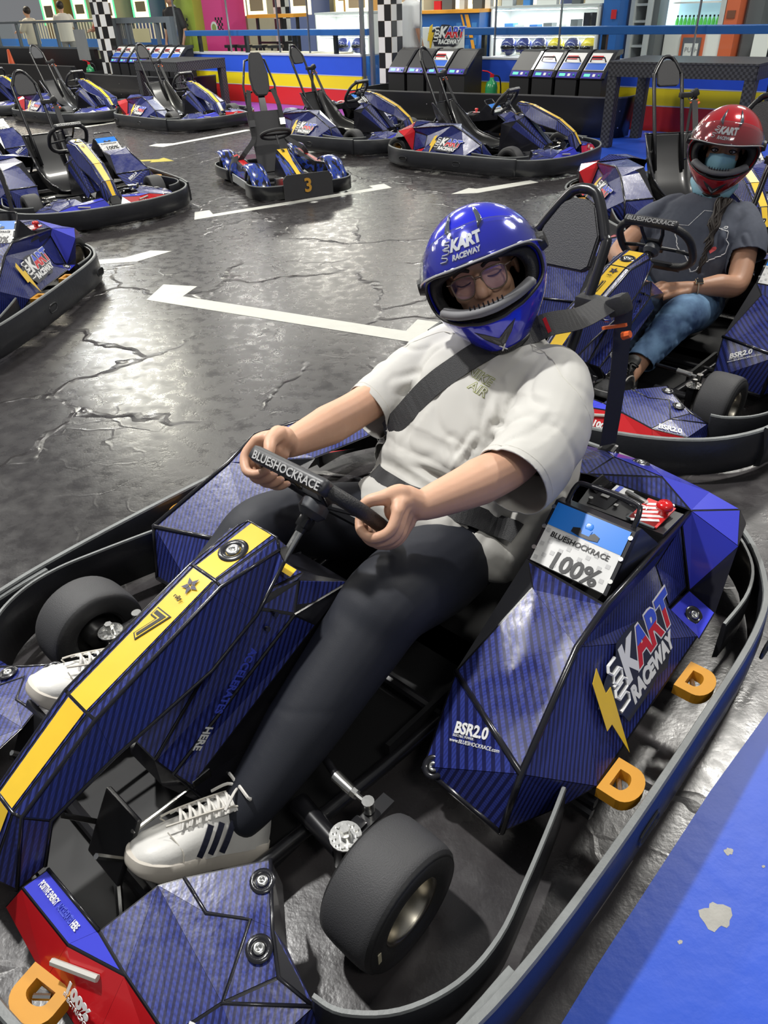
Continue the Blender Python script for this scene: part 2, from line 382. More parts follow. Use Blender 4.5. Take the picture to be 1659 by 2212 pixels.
def steering_wheel(root):
    e = bpy.data.objects.new('steering_wheel', None); C.objects.link(e); e.parent = root; e.empty_display_size = .05
    c0 = Vector((-.40, 0, .588)); e2 = Vector((.63, 0, .78)).normalized(); e1 = Vector((0, 1, 0)); nn = Vector((-.78, 0, .63)).normalized()
    pts = []
    for i in range(40):
        a = 2 * PI * i / 40; ca, sa = math.cos(a), math.sin(a)
        q = 2.7
        b = abs(ca) ** (2 / q) * (1 if ca > 0 else -1) * .165; u = abs(sa) ** (2 / q) * (1 if sa > 0 else -1) * .143 - .010
        pts.append(c0 + e1 * b + e2 * u)
    bm = bmesh.new(); tube(bm, pts, [.0165 if abs((p - c0).dot(e1)) > .09 else .018 for p in pts], 12, closed=True)
    link_mesh('rim_grip', bm, mat('ribbed_black_grip', (.022, .022, .024), .48, bump=.7, bscale=260), e, smooth=True)
    bm = bmesh.new(); R = Matrix((e1, e2, nn)).transposed()
    box(bm, c0 + e2 * .133, (.235, .034, .036), R, bev=.012); link_mesh('top_bar', bm, mat('dark_grey_pad', (.035, .036, .04), .42, bump=.2, bscale=60), e, smooth=True)
    N = Vector((.80, 0, .60)).normalized(); up = N.cross(Vector((0, -1, 0))) * -1
    up = Vector((-.60, 0, .80))
    M = plane_M(c0 + e2 * .133 + N * .0180 + Vector((0, -.100, 0)) - up * .009, (0, 1, 0), up)
    text('BLUESHOCKRACE', .0262, M, mat('silver_print', (.5, .5, .5), .4), e, 'lettering', bold=.0004, lift=.002, wscale=.98)
    bm = bmesh.new()
    for b in (-.05, .05): tube(bm, [c0 + e1 * b * .5 - nn * .02, c0 + e1 * b * .9 + e2 * .07 - nn * .006, c0 + e1 * b + e2 * .118], .009, 8, flat=.5, up=nn)
    tube(bm, [c0 - nn * .02 - e1 * .02, c0 - e1 * .09 - e2 * .03, c0 - e1 * .15 - e2 * .04], .008, 8)
    tube(bm, [c0 - nn * .02 + e1 * .02, c0 + e1 * .09 - e2 * .03, c0 + e1 * .15 - e2 * .04], .008, 8)
    tube(bm, [c0 - e1 * .09 - e2 * .150, c0 + e1 * .09 - e2 * .150], .019, 8)
    box(bm, c0 - nn * .012, (.07, .075, .014), R, bev=.003)
    for k in range(3):
        a = 2 * PI * k / 3; q = c0 + e1 * .024 * math.cos(a) + e2 * .024 * math.sin(a); cyl(bm, q - nn * .03, q, .005, n=8)
    link_mesh('spokes', bm, black_m, e)
    bm = bmesh.new(); cyl(bm, c0 - nn * .020, c0 - nn * .045, .033, .036, 20); cyl(bm, c0 - nn * .045, c0 - nn * .060, .036, .024, 20)
    link_mesh('hub', bm, mat('grey_hub_plastic', (.06, .065, .075), .4), e, angle=40)
    return e, c0, nn
def make_kart(name='kart'):
    root = empty(name)
    part = lambda n, bm, m, **k: link_mesh(n, bm, m, root, **k)
    # --- bumper hoops
    half = [(.20, .775), (.0, .808), (-.3, .822), (-.7, .822), (-1.05, .812), (-1.25, .765), (-1.45, .63), (-1.57, .42), (-1.61, .2)]
    rail_strip('rear_bumper', half + [(-1.615, 0)] + [(x, -y) for x, y in half[::-1]], .03, .195, .018, root)
    hf = [(-.02, .795), (.18, .765), (.36, .66), (.48, .50), (.555, .30), (.575, .12)]
    rail_strip('front_bumper', [(x, -y) for x, y in hf] + [(.578, 0)] + hf[::-1], .03, .185, .018, root)
    inner = [(-.36, .690), (-.27, .712), (-.15, .738), (-.04, .757), (.06, .748), (.15, .705), (.21, .64), (.225, .59)]
    rail_strip('front_wheel_guard', inner[::-1], .05, .20, .010, root)
    rail_strip('front_wheel_guard', [(x, -y) for x, y in inner], .05, .20, .010, root)
    inner = [(-1.04, .745), (-1.2, .745), (-1.34, .70), (-1.47, .58), (-1.53, .40)]
    rail_strip('rear_wheel_guard', inner, .06, .185, .010, root); rail_strip('rear_wheel_guard', [(x, -y) for x, y in inner[::-1]], .06, .185, .010, root)
    # slots in the rail: flat ovals, the shade inside painted black, with a raised rim
    for sy in (1, -1):
        for sx in (-1.12, -.45):
            bm = bmesh.new(); pts = smooth_path([(sx - .03, sy * .847, .13), (sx + .03, sy * .847, .13), (sx + .045, sy * .847, .11), (sx + .03, sy * .847, .09), (sx - .03, sy * .847, .09), (sx - .045, sy * .847, .11)], 3, True)
            bm.faces.new([bm.verts.new(p) for p in pts]); part('rail_slot', bm, mat('slot_shade_black', (.002, .002, .002), .8))
            bm = bmesh.new(); tube(bm, [p for p in pts], .004, 6, closed=True); part('slot_rim', bm, rail_m)
    # --- amber bushings between body and rail
    for (x, y, rz, zz) in ((-.47, .768, 0, .142), (-.83, .768, 0, .142), (-1.45, .50, .8, .142), (.525, .22, -1.35, .112)):
        for sy in (1, -1):
            bm = bmesh.new(); M = Matrix.Translation((x, sy * y, zz)) @ Matrix.Rotation(sy * rz, 4, 'Z') @ Matrix.Diagonal((.92, .92, .72, 1))
            pts = []
            for i in range(13):
                a = PI * i / 12; pts.append((.052 * math.cos(a), sy * (.012 + .036 * math.sin(a))))
            pts += [(-.052, -sy * .034), (.052, -sy * .034)]
            o = [bm.verts.new(M @ Vector((px, py, .040))) for px, py in pts]; lo = [bm.verts.new(M @ Vector((px, py, 0))) for px, py in pts]
            ins = [bm.verts.new(M @ Vector((px * .5, py * .42 - sy * .002, .040))) for px, py in pts]; inl = [bm.verts.new(M @ Vector((px * .48, py * .4 - sy * .002, .0))) for px, py in pts]
            n = len(pts)
            for i in range(n):
                j = (i + 1) % n
                bm.faces.new((o[i], o[j], ins[j], ins[i])); bm.faces.new((lo[j], lo[i], inl[i], inl[j])); bm.faces.new((o[j], o[i], lo[i], lo[j])); bm.faces.new((ins[i], ins[j], inl[j], inl[i]))
            b = part('bumper_bushing', bm, bush_m)
            bm = bmesh.new(); cyl(bm, M @ Vector((-.012, -sy * .01, .012)), M @ Vector((.016, sy * .006, .016)), .006, n=8); link_mesh('bolt', bm, steel, b)
    # --- wheels
    for y in (.545, -.545): wheel_part(root, y, 0, .13, .13, 'front_wheel', .0, rim_m if y > 0 else dark_rim)
    for y in (.525, -.525): wheel_part(root, y, -1.376, .14, .17, 'rear_wheel')
    # --- floor, chassis, axle
    bm = bmesh.new()
    box(bm, (-.2, 0, .035), (.98, .60, .012)); box(bm, (-.9, 0, .035), (.6, .8, .012))
    for sy in (1, -1):
        prism(bm, [(.30, 0), (.42, .0), (.42, sy * .30), (.20, sy * .40)][::sy], .012, Matrix.Translation((0, 0, .03)))
        box(bm, (-.40, sy * .315, .07), (.30, .012, .09))
    part('floor_pan', bm, pan_m)
    bm = bmesh.new()
    for sy in (1, -1):
        tube(bm, smooth_path([(.48, sy * .16, .07), (.30, sy * .27, .075), (.1, sy * .30, .08), (-.4, sy * .335, .07), (-.95, sy * .34, .07), (-1.4, sy * .30, .09)], 5), .016, 10)
        cyl(bm, (-.02, sy * .27, .11), (0, sy * .415, .125), .024, .020, 14)
        box(bm, (-.02, sy * .425, .125), (.075, .03, .10), bev=.006)
        tube(bm, [(-.42, sy * .34, .08), (-.43, sy * .74, .11)], .012, 8); tube(bm, [(-.82, sy * .34, .08), (-.83, sy * .74, .11)], .012, 8)
    tube(bm, [(.30, -.27, .075), (.30, .27, .075)], .014, 8); tube(bm, [(-.42, -.74, .08), (-.42, .74, .08)], .013, 8); cyl(bm, (-1.376, -.45, .14), (-1.376, .45, .14), .018, n=12)
    box(bm, (-1.30, 0, .15), (.26, .50, .16), bev=.02)
    part('chassis_frame', bm, black_m, angle=40)
    for sy in (1, -1):     # kingpin plate with drilled ring, tie-rod end
        bm = bmesh.new(); lathe(bm, [(.006, .016), (.012, .016), (.012, .004), (.032, .004), (.032, 0)], Matrix.Translation((-.005, sy * .43, .178)), 20)
        for k in range(11): a = 2 * PI * k / 11; cyl(bm, (-.005 + .024 * math.cos(a), sy * .43 + .024 * math.sin(a), .182), (-.005 + .024 * math.cos(a), sy * .43 + .024 * math.sin(a), .186), .0048, n=8)
        cyl(bm, (-.005, sy * .43, .18), (-.005, sy * .43, .208), .010, n=6); part('kingpin', bm, steel, angle=40)
        bm = bmesh.new(); cyl(bm, (-.08, sy * .42, .170), (-.08, sy * .42, .20), .013, n=12); cyl(bm, (-.08, sy * .41, .188), (-.08, sy * .385, .188), .006, n=8); cyl(bm, (-.08, sy * .388, .188), (-.08, sy * .376, .188), .011, n=6)
        cyl(bm, (-.08, sy * .376, .188), (-.083, sy * .325, .188), .011, .0135, n=14)
        part('tie_rod_end', bm, steel, angle=40)
        bm = bmesh.new(); cyl(bm, (-.083, sy * .33, .188), (-.18, sy * .03, .15), .009, n=10); box(bm, (-.06, sy * .43, .16), (.14, .03, .014)); part('tie_rod', bm, black_m, angle=40)
    # --- side pods
    F = [(('LL', 'a', 'b'), 1, 'F'), (('LL', 'b', 'im'), 1, 'F'), (('im', 'b', 'c'), 1, 'T'), (('im', 'c', 'm1'), 1, 'T'), (('m1', 'c', 'd', 'it'), 1, 'T'), (('im', 'm1', 'it'), None),
         (('b', 'a', 'f0'), 1, 'S'), (('b', 'f0', 'f'), 1, 'S'), (('c', 'b', 'f'), 1, 'S'), (('c', 'f', 'g'), 1, 'S'), (('c', 'g', 's2'), 1, 'S'), (('c', 's2', 's1', 'd'), 1, 'S'), (('d', 's1', 'se', 'e'), 1, 'S'),
         (('s1', 's2', 'r6', 'se'), 1), (('LL', 'bl', 'lo', 'a'), None), (('a', 'lo', 'f0'), None)]
    for sy in (1, -1):
        P = dict(PODP); fs = list(F)
        if sy < 0:
            P['qi'] = (-1.15, .32, .385); fs += [(('it', 'd', 'e', 'qi'), 1, 'T')]
        bm = bmesh.new(); facets(bm, P, fs, (-.7, .48, .05), mirror=(sy < 0))
        o = part('side_pod', bm, [hull, carbon], recalc=False)
        # raised ridge bars
        bm = bmesh.new()
        Q = {k: Vector((v[0], sy * v[1], v[2])) for k, v in P.items()}
        for ks in (('a', 'b', 'c', 'd', 'e'), ('im', 'b'), ('LL', 'a')):
            bm = bmesh.new(); tube(bm, [Q[k] for k in ks], .0075, 6); link_mesh('ridge', bm, hull, o, smooth=True)
        bm = bmesh.new(); bolt_at(bm, (-.268, sy * .435, .125), (.55, sy * .05, .8)); link_mesh('bolt', bm, [steel, hull], o)
        # markings
        if sy > 0:
            nrm = (Q['f'] - Q['c']).cross(Q['g'] - Q['c']); xd = (Q['g'] - Q['f']).normalized()
            M = plane_M(Vector((-.574, .690, .242)) + V(.0, .83, .56) * .0025, (-.998, -.055, .04), (0, -.56, .83))
            logo_sk(o, M, 1.22)
            fn = (Q['b'] - Q['LL']).cross(Q['im'] - Q['LL']).normalized(); xd = Vector((0, .085, .046)).normalized(); M = plane_M(Vector((-.33, .444, .189)), xd, fn.cross(xd) * (1 if fn.z > 0 else -1))
            text('BSR2.0', .034, M, white_m, o, 'lettering', bold=.0012, lift=.004)
            text('ELECTRIC POWER', .0075, M @ Matrix.Translation((.0, -.008, 0)), white_m, o, 'lettering', lift=.004)
            text('www.BLUESHOCKRACE.com', .0115, M @ Matrix.Translation((-.006, -.020, 0)), white_m, o, 'lettering', lift=.004)
        else:
            M = plane_M(Vector((-.82, -.690, .235)) + V(0, -.83, .56) * .0025, (.998, -.055, -.04), (0, .56, .83)); logo_sk(o, M, 1.22)
            fn = (Q['b'] - Q['LL']).cross(Q['im'] - Q['LL']).normalized(); fn *= (1 if fn.z > 0 else -1); xd = Vector((0, .085, -.046)).normalized(); M = plane_M(Vector((-.335, -.545, .232)), xd, fn.cross(xd)); text('BSR2.0', .034, M, white_m, o, 'lettering', bold=.0012, lift=.004)
    # --- battery label panel, handle, control face (left pod)
    bp = dict(bl=Vector((-.70, .366, .406)), br=Vector((-.70, .572, .406)), tr=Vector((-.83, .56, .502)), tl=Vector((-.83, .355, .502)))
    bm = bmesh.new(); vs = [bp[k] for k in ('bl', 'br', 'tr', 'tl')]; nn = (vs[1] - vs[0]).cross(vs[3] - vs[0]).normalized()
    back = [(-.70, .366, .36), (-.70, .572, .36), (-1.0, .575, .36), (-1.0, .33, .33)]
    top = [bm.verts.new(v) for v in vs]; tr2 = bm.verts.new((-.86, .56, .495)); tl2 = bm.verts.new((-.86, .355, .495)); bb = [bm.verts.new(v) for v in back]
    bm.faces.new(top); bm.faces.new((top[3], top[2], tr2, tl2)); bm.faces.new((tl2, tr2, bb[2], bb[3])); bm.faces.new((top[1], bb[1], bb[2], tr2, top[2])); bm.faces.new((top[0], top[3], tl2, bb[3], bb[0]))
    pan = part('battery_label_panel', bm, hull)
    bm = bmesh.new()
    def lerp4(s, t): return (vs[0] * (1 - s) + vs[1] * s) * (1 - t) + (vs[3] * (1 - s) + vs[2] * s) * t
    def quad(bm, s0, s1, t0, t1, h, mi, t1b=None):
        bm.faces.new([bm.verts.new(lerp4(a, b) + nn * h) for a, b in ((s0, t0), (s1, t0), (s1, t1b if t1b is not None else t1), (s0, t1))]).material_index = mi
    quad(bm, .04, .96, .01, .97, .0015, 0); quad(bm, .04, .96, .60, .97, .0022, 1)
    for i in range(11):
        for j in range(7):
            if (i * 7 + j * 5) % 3 == 0: quad(bm, .06 + i * .08, .11 + i * .08, .05 + j * .075, .11 + j * .075, .0022, 2)
    link_mesh('label_sheet', bm, [paper_m, cyan_p, grey_print], pan)
    xd = vs[1] - vs[0]; yd = vs[3] - vs[0]
    M = plane_M(lerp4(.13, .45), xd, yd); text('BLUESHOCKRACE', .0185, M, blk_print, pan, 'lettering', lift=.003, bold=.0002)
    M = plane_M(lerp4(.24, .03), xd, yd); text('100%', .057, M, blk_print, pan, 'lettering', bold=.0016, lift=.003)
    bm = bmesh.new(); M = plane_M(lerp4(.5, .64), xd, yd) @ Matrix.Translation((0, 0, .003))
    prism(bm, [(-.034, 0), (-.034, .011), (-.018, .016), (-.009, .007), (.009, .007), (.018, .016), (.034, .011), (.034, 0), (.012, -.004), (-.012, -.004)], .0008, M, 0)
    ball(bm, M @ Vector((0, .026, 0)), .010, (1, 1, .1), plane_rot(xd, yd), 1, 2); prism(bm, [(-.010, .004), (-.012, .018), (.012, .018), (.010, .004)], .001, M, 1)
    link_mesh('kart_emblem', bm, [blk_print, cyan_p], pan)
    bm = bmesh.new()
    for s_, t_ in ((.02, .2), (.02, .55), (.02, .88), (.98, .2), (.98, .55), (.98, .88)): disc(bm, lerp4(s_, t_) + nn * .001, nn, .0055, .004, n=10)
    link_mesh('screw', bm, steel, pan)
    bm = bmesh.new(); tube(bm, smooth_path([(-.845, .375, .49), (-.875, .378, .525), (-.885, .40, .535), (-.885, .52, .535), (-.875, .542, .525), (-.845, .545, .49)], 4), .0065, 8); link_mesh('lift_handle', bm, hull, pan, smooth=True)
    bm = bmesh.new(); cf = [(-1.0, .33, .392), (-1.0, .565, .40), (-1.135, .56, .385), (-1.135, .30, .375)]
    bm.faces.new([bm.verts.new(v) for v in cf]); lo = [(x, y, .33) for x, y, z in cf]; f = bm.faces[:][0] if False else None
    a = [bm.verts.new(v) for v in cf]; b = [bm.verts.new(v) for v in lo]
    for i in range(4): bm.faces.new((a[i], a[(i + 1) % 4], b[(i + 1) % 4], b[i]))
    cp = part('control_panel', bm, panel_blk)
    bm = bmesh.new(); box(bm, (-1.065, .505, .402), (.11, .075, .004), mi=0)
    for k in range(5): box(bm, (-1.11 + k * .022, .505, .4045), (.010, .070, .001), Matrix.Rotation(.6, 3, 'Z'), mi=1)
    link_mesh('stop_sticker', bm, [mat('red_sticker', (.65, .03, .03), .4), white_m], cp)
    M = plane_M((-1.055, .445, .4055), (-.15, .98, 0), (-.98, -.15, 0)); text('STOP', .022, M, white_m, cp, 'lettering', bold=.0005)
    bm = bmesh.new(); lathe(bm, [(.001, .036), (.016, .034), (.021, .026), (.021, .018), (.014, .016), (.013, 0)], Matrix.Translation((-1.075, .528, .405)), 24); link_mesh('stop_button', bm, mat('red_button', (.62, .008, .010), .2, coat=.6), cp)
    bm = bmesh.new(); box(bm, (-1.02, .50, .402), (.032, .075, .004), bev=.001); link_mesh('display', bm, mat('grey_display', (.12, .14, .15), .2), cp)
    bm = bmesh.new(); box(bm, (-1.06, .375, .392), (.09, .055, .003)); link_mesh('key_plate', bm, mat('black_plate_gloss', (.02, .02, .022), .15), cp)
    for kind in range(5):
        bm = bmesh.new()
        if kind == 0: box(bm, (-1.07, .372, .396), (.018, .022, .004))
        elif kind == 1: box(bm, (-1.045, .415, .396), (.010, .010, .006))
        elif kind == 4: cyl(bm, (-1.115, .41, .400), (-1.09, .475, .408), .008, .007, n=10)
        else: cyl(bm, (-1.10 + (kind - 2) * .07, .34 + (kind - 2) * .01, .39), (-1.10 + (kind - 2) * .07, .34 + (kind - 2) * .01, .402), .006, n=10)
        link_mesh(('socket', 'stud', 'screw', 'screw', 'lever')[kind], bm, steel, cp)
    bm = bmesh.new(); box(bm, (-1.12, .395, .3955), (.03, .05, .003), mi=0); box(bm, (-1.12, .385, .398), (.03, .012, .001), mi=1); link_mesh('small_sticker', bm, [white_m, blue_ink], cp)
    bm = bmesh.new(); cyl(bm, (-1.10, .325, .375), (-1.13, .345, .405), .022, n=14); link_mesh('cap', bm, rubber_side, cp)
    # --- rear cowl: carbon slope, blue on the left, red on the right
    for sy, cm in ((1, blue_p), (-1, red_p)):
        P = dict(q1=(-1.14, .278, .392), q2=(-1.25, .30, .405), q3=(-1.225, .455, .412), e=(-1.187, .560, .368), q0=(-1.36, .215, .35), qb=(-1.34, .36, .37), rE=(-1.345, .55, .342), r3=(-1.325, .645, .335), r4=(-1.215, .69, .298),
                 r5=(-1.085, .712, .165), r6=(-1.15, .618, .148), g=(-.97, .720, .162), s2=(-.99, .626, .192), se=(-1.165, .553, .33), rb=(-1.38, .25, .26), rc=(-1.40, .52, .25), rd=(-1.37, .66, .27), zz=(-1.12, .1, .36), z0=(-1.36, .08, .33), z1=(-1.38, .08, .25))
        fs = [(('q1', 'q3', 'q2')[::-1], 1), (('q1', 'e', 'q3'), 1), (('q2', 'q3', 'qb', 'q0'), 2, 'X'), (('q3', 'e', 'rE', 'qb'), 2, 'X'), (('e', 'r3', 'rE'), 2, 'X'), (('e', 'r4', 'r3'), 2, 'Y'), (('e', 'se', 'r6', 'r4'), 2, 'Y'), (('r4', 'r6', 'r5'), 2, 'Y'), (('r6', 's2', 'g', 'r5'), 2),
              (('q0', 'qb', 'rE', 'rc', 'rb'), None), (('rE', 'r3', 'rd', 'rc'), None), (('r3', 'r4', 'rd'), None), (('q1', 'q2', 'q0', 'z0', 'zz'), 1), (('z0', 'q0', 'rb', 'z1'), None)]
        bm = bmesh.new(); facets(bm, P, fs, (-1.15, .38, .05), mirror=(sy < 0), inset=.003)
        o = part('rear_cowl', bm, [hull, carbon, cm], label='%s rear wheel cowl with a carbon print slope' % ('blue' if sy > 0 else 'red'), recalc=False)
        for bc, bn in (((-1.30, sy * .36, .386), (-.25, 0, 1)), ((-1.04, sy * .675, .168), (.1, sy * .5, .8))):
            bm = bmesh.new(); bolt_at(bm, bc, bn); link_mesh('bolt', bm, [steel, hull], o)
    # --- spine cover with yellow stripe
    SP = dict(A=(-.225, .046, .589), B=(-.212, .066, .574), Cc=(-.245, .052, .556), A1=(-.07, .036, .566), B1=(-.07, .052, .560), A2=(.240, .036, .452), B2=(.238, .054, .446), A3=(.415, .030, .342), B3=(.408, .046, .336), N=(.492, .032, .235), N2=(.470, .060, .195),
              L0=(-.205, .088, .560), L1=(-.115, .092, .478), L2=(.01, .09, .415), L3=(.235, .080, .362), L4=(.372, .066, .305), L5=(.415, .070, .215))
    ys, yw = {}, .030
    bm = bmesh.new()
    VV = {}
    for k, v in SP.items():
        VV[k] = v; VV[k + '_'] = (v[0], -v[1], v[2])
    fs = [(('A_', 'A1_', 'A1', 'A'), 1), (('A1_', 'A2_', 'A2', 'A1'), 1), (('A2_', 'A3_', 'A3', 'A2'), 1), (('A3_', 'N_', 'N', 'A3'), 1)]
    for a, b, *gg in ((('A', 'A1', 'B1', 'B'), 1), (('A1', 'A2', 'B2', 'B1'), 1), (('A2', 'A3', 'B3', 'B2'), 1), (('A3', 'N', 'N2', 'B3'), 1),
                 (('B', 'B1', 'L1', 'L0'), 1, 'H'), (('B1', 'L2', 'L1'), 1, 'H'), (('B1', 'B2', 'L3', 'L2'), 1, 'H'), (('B2', 'B3', 'L4', 'L3'), 1, 'H'), (('B3', 'N2', 'L5', 'L4'), 1), (('A', 'B', 'Cc'), 1), (('B', 'L0', 'Cc'), None)):
        fs.append((a, b, *gg)); fs.append((tuple(x + '_' for x in a[::-1]), b, *[q + '_' for q in gg]))
    fs += [(('A', 'Cc', 'Cc_', 'A_'), None)]
    facets(bm, VV, fs, (.05, 0, .28), inset=.003)
    hood = part('spine_cover', bm, [hull, carbon], recalc=False)
    bm = bmesh.new()
    def ystrip(p, q, wa, wb, h=.0028):
        p, q = Vector(p), Vector(q); t = (q - p).normalized(); n = Vector((-t.z, 0, t.x)); p = p + n * h; q = q + n * h
        bm.faces.new([bm.verts.new(x) for x in (p + V(0, wa, 0), p + V(0, -wa, 0), q + V(0, -wb, 0), q + V(0, wb, 0))])
    ystrip((-.222, 0, .5885), (-.074, 0, .566), .033, .031); ystrip((-.066, 0, .5645), (.238, 0, .4525), .031, .029); ystrip((.243, 0, .4505), (.411, 0, .3445), .028, .024); ystrip((.417, 0, .3405), (.490, 0, .238), .020, .015)
    link_mesh('yellow_stripe', bm, yellow_p, hood, label='yellow centre stripe')
    bm = bmesh.new()
    for ks in (('B', 'B1', 'B2', 'B3', 'N2'), ('L0', 'L1', 'L2', 'L3', 'L4', 'L5')):
        for s_ in ('', '_'): tube(bm, [VV[k + s_] for k in ks], .0045, 6)
    for a in ('A1', 'A3', 'A'): tube(bm, [VV[a.replace('A', 'B')], VV[a], VV[a + '_'], VV[a.replace('A', 'B') + '_']], .0035, 6)
    link_mesh('ridge', bm, hull, hood, smooth=True)
    bm = bmesh.new(); bolt_at(bm, (-.145, 0, .580), (.15, 0, 1), 1.25); link_mesh('bolt', bm, [steel, hull], hood)
    # star emblem
    bm = bmesh.new(); t = Vector((.304, 0, -.112)).normalized(); nrm = Vector((-t.z, 0, t.x)); c = Vector((-.035, 0, .5545)) + nrm * .0045
    for k in range(5):
        a = 2 * PI * k / 5 + .3
        def pt(r, b): return c + t * (-r * math.cos(b)) + Vector((0, r * math.sin(b), 0))
        bm.faces.new([bm.verts.new(q) for q in (pt(.002, a), pt(.0095, a + .6), pt(.021, a), pt(.0095, a - .6))])
    link_mesh('star_print', bm, mat('navy_print', (.02, .02, .06), .4), hood)
    M = plane_M(Vector((.0, -.012, .543)) + nrm * .004, (0, 1, 0), -t); text('rally', .013, M, blk_print, hood, 'lettering', lift=.001)
    # --- steering column console
    SQ = dict(t0=(-.285, .045, .455), t1=(-.245, .075, .475), t2=(-.135, .060, .462), fr=(.145, .085, .215), f2=(.165, .06, .175), r1=(-.385, .085, .385), r2=(-.40, .10, .10), lo=(.10, .135, .09), r1b=(-.25, .112, .365), lob=(.125, .108, .175), u1=(-.20, .105, .425), tt=(-.135, .04, .475), ff=(.155, .035, .225))
    VV = {}
    for k, v in SQ.items(): VV[k] = v; VV[k + '_'] = (v[0], -v[1], v[2])
    fs = []
    for a, b in ((('t1', 'u1', 't2'), 1), (('t2', 'u1', 'fr', 'ff', 'tt'), 1), (('u1', 'r1b', 'lob', 'fr'), 1), (('u1', 'r1', 'r1b'), None), (('r1', 'r2', 'lo', 'lob', 'r1b'), None), (('t0', 'r1', 'u1', 't1'), 1), (('fr', 'lo', 'f2', 'ff'), None), (('t0', 't1', 't2', 'tt'), 1)):
        fs.append((a, b)); fs.append((tuple(x + '_' for x in a[::-1]), b))
    fs += [(('tt', 'ff', 'ff_', 'tt_'), 1), (('t0', 'tt', 'tt_', 't0_'), 1), (('r1', 't0', 't0_', 'r1_'), None), (('r2', 'r1', 'r1_', 'r2_'), None), (('ff', 'f2', 'f2_', 'ff_'), None)]
    bm = bmesh.new(); facets(bm, VV, fs, (-.15, 0, .15), inset=.004); con = part('steering_console', bm, [hull, carbon], recalc=False)
    bm = bmesh.new()
    for s_ in ('', '_'): tube(bm, [VV[k + s_] for k in ('r1', 'u1', 'fr', 'lo')], .004, 6)
    for k in range(4):
        for sy in (1, -1): disc(bm, (-.32 + k * .12, sy * .118, .135), (0, sy, .2), .005, .005, n=8)
    disc(bm, (-.16, .088, .445), (0, 1, .3), .006, .008, n=10); disc(bm, (-.135, .086, .42), (0, 1, .3), .006, .008, n=10)
    link_mesh('trim', bm, hull, con)
    bm = bmesh.new(); bm.faces.new([bm.verts.new(q) for q in ((-.262, -.05, .481), (-.262, .05, .481), (-.235, .06, .4835), (-.235, -.06, .4835))]); link_mesh('yellow_tab', bm, yellow_p, con)
    M = plane_M((.03, .1135, .30), (.74, .0, -.67), (.0, -.5, 1)); M = plane_M(Vector((-.075, .109, .455)) , (.72, -.05, -.69), (-.69, 0, -.72)) @ Matrix.Translation((.02, .022, -.004))
    text('ACCELERATES', .030, M, mat('violet_print', (.06, .09, .60), .4), con, 'lettering', bold=.0008, lift=.008, wscale=.8)
    text('HERE', .030, M @ Matrix.Translation((.185, 0, 0)), white_m, con, 'lettering', bold=.0008, lift=.008, wscale=.8)
    # --- front fairing halves
    NF = dict(A=(.415, .085, .222), A0=(.43, .06, .235), B=(.408, .245, .207), K=(.415, .335, .196), D=(.418, .455, .172), Tv=(.298, .262, .221), Tl=(.258, .285, .219), Tr=(.130, .372, .212), Rm=(.205, .462, .198), R2=(.247, .525, .187), S2=(.222, .425, .203), S1=(.268, .362, .210),
              Lp=(.332, .485, .186), Rl=(.232, .590, .160), Rd=(.222, .60, .115), E=(.36, .57, .150), Ra=(.497, .035, .145), Rb=(.508, .19, .110), Rc=(.508, .34, .095), Rd2=(.465, .50, .09), Re=(.375, .595, .09), U=(.462, .075, .213), U1=(.455, .22, .198), Trd=(.118, .375, .11), Rmd=(.19, .47, .11))
    for sy, cm in ((1, red_p), (-1, blue_p)):
        fs = [(('A', 'U', 'U1', 'B'), 3, 'P'), (('B', 'U1', 'K'), 3, 'P'), (('Tv', 'B', 'K'), 1, 'N'), (('Tv', 'K', 'D'), 1, 'N'), (('Tv', 'D', 'Lp'), 1, 'N'), (('Tv', 'Lp', 'S2', 'S1'), 1, 'N'), (('Tl', 'Tv', 'S1'), 1, 'N'), (('Tl', 'S1', 'S2', 'Rm', 'Tr'), 1, 'M'), (('S2', 'Lp', 'R2', 'Rm'), 1, 'M'), (('R2', 'Lp', 'Rl'), 1), (('Rm', 'R2', 'Rl', 'Rmd'), 1),
              (('Lp', 'D', 'E', 'Rl'), 1, 'Q'), (('U', 'Ra', 'Rb', 'U1'), 2, 'R'), (('U1', 'Rb', 'Rc', 'K'), 2, 'R'), (('K', 'Rc', 'Rd2', 'D'), 2, 'R'), (('D', 'Rd2', 'Re', 'E'), 2, 'R'), (('E', 'Re', 'Rd', 'Rl'), 1, 'Q'), (('Tr', 'Rm', 'Rmd', 'Trd'), None)]
        bm = bmesh.new(); facets(bm, NF, fs, (.3, .32, -.1), mirror=(sy < 0), inset=.0028)
        o = part('front_fairing', bm, [hull, carbon, cm, blue_p], label='%s front fairing half' % ('red' if sy > 0 else 'blue'), recalc=False)
        bm = bmesh.new()
        for ks in (('Tl', 'S1', 'S2', 'Lp', 'Rl'), ('A', 'B'), ('Tr', 'Rm', 'R2', 'Rl')): bm = bmesh.new(); tube(bm, [V(NF[k][0], sy * NF[k][1], NF[k][2]) for k in ks], .004, 6); link_mesh('ridge', bm, hull, o, smooth=True)
        for bc, bn in (((.166, sy * .392, .210), (0, sy * .1, 1)), ((.242, sy * .472, .200), (0.05, sy * .16, 1))): bm = bmesh.new(); bolt_at(bm, bc, bn, .9); link_mesh('bolt', bm, [steel, hull], o)
        bm = bmesh.new(); cyl(bm, (.486, sy * .212, .178), (.448, sy * .300, .186), .0065, n=6); link_mesh('grey_tab', bm, mat('worn_grey_plastic', (.42, .41, .38), .5), o)
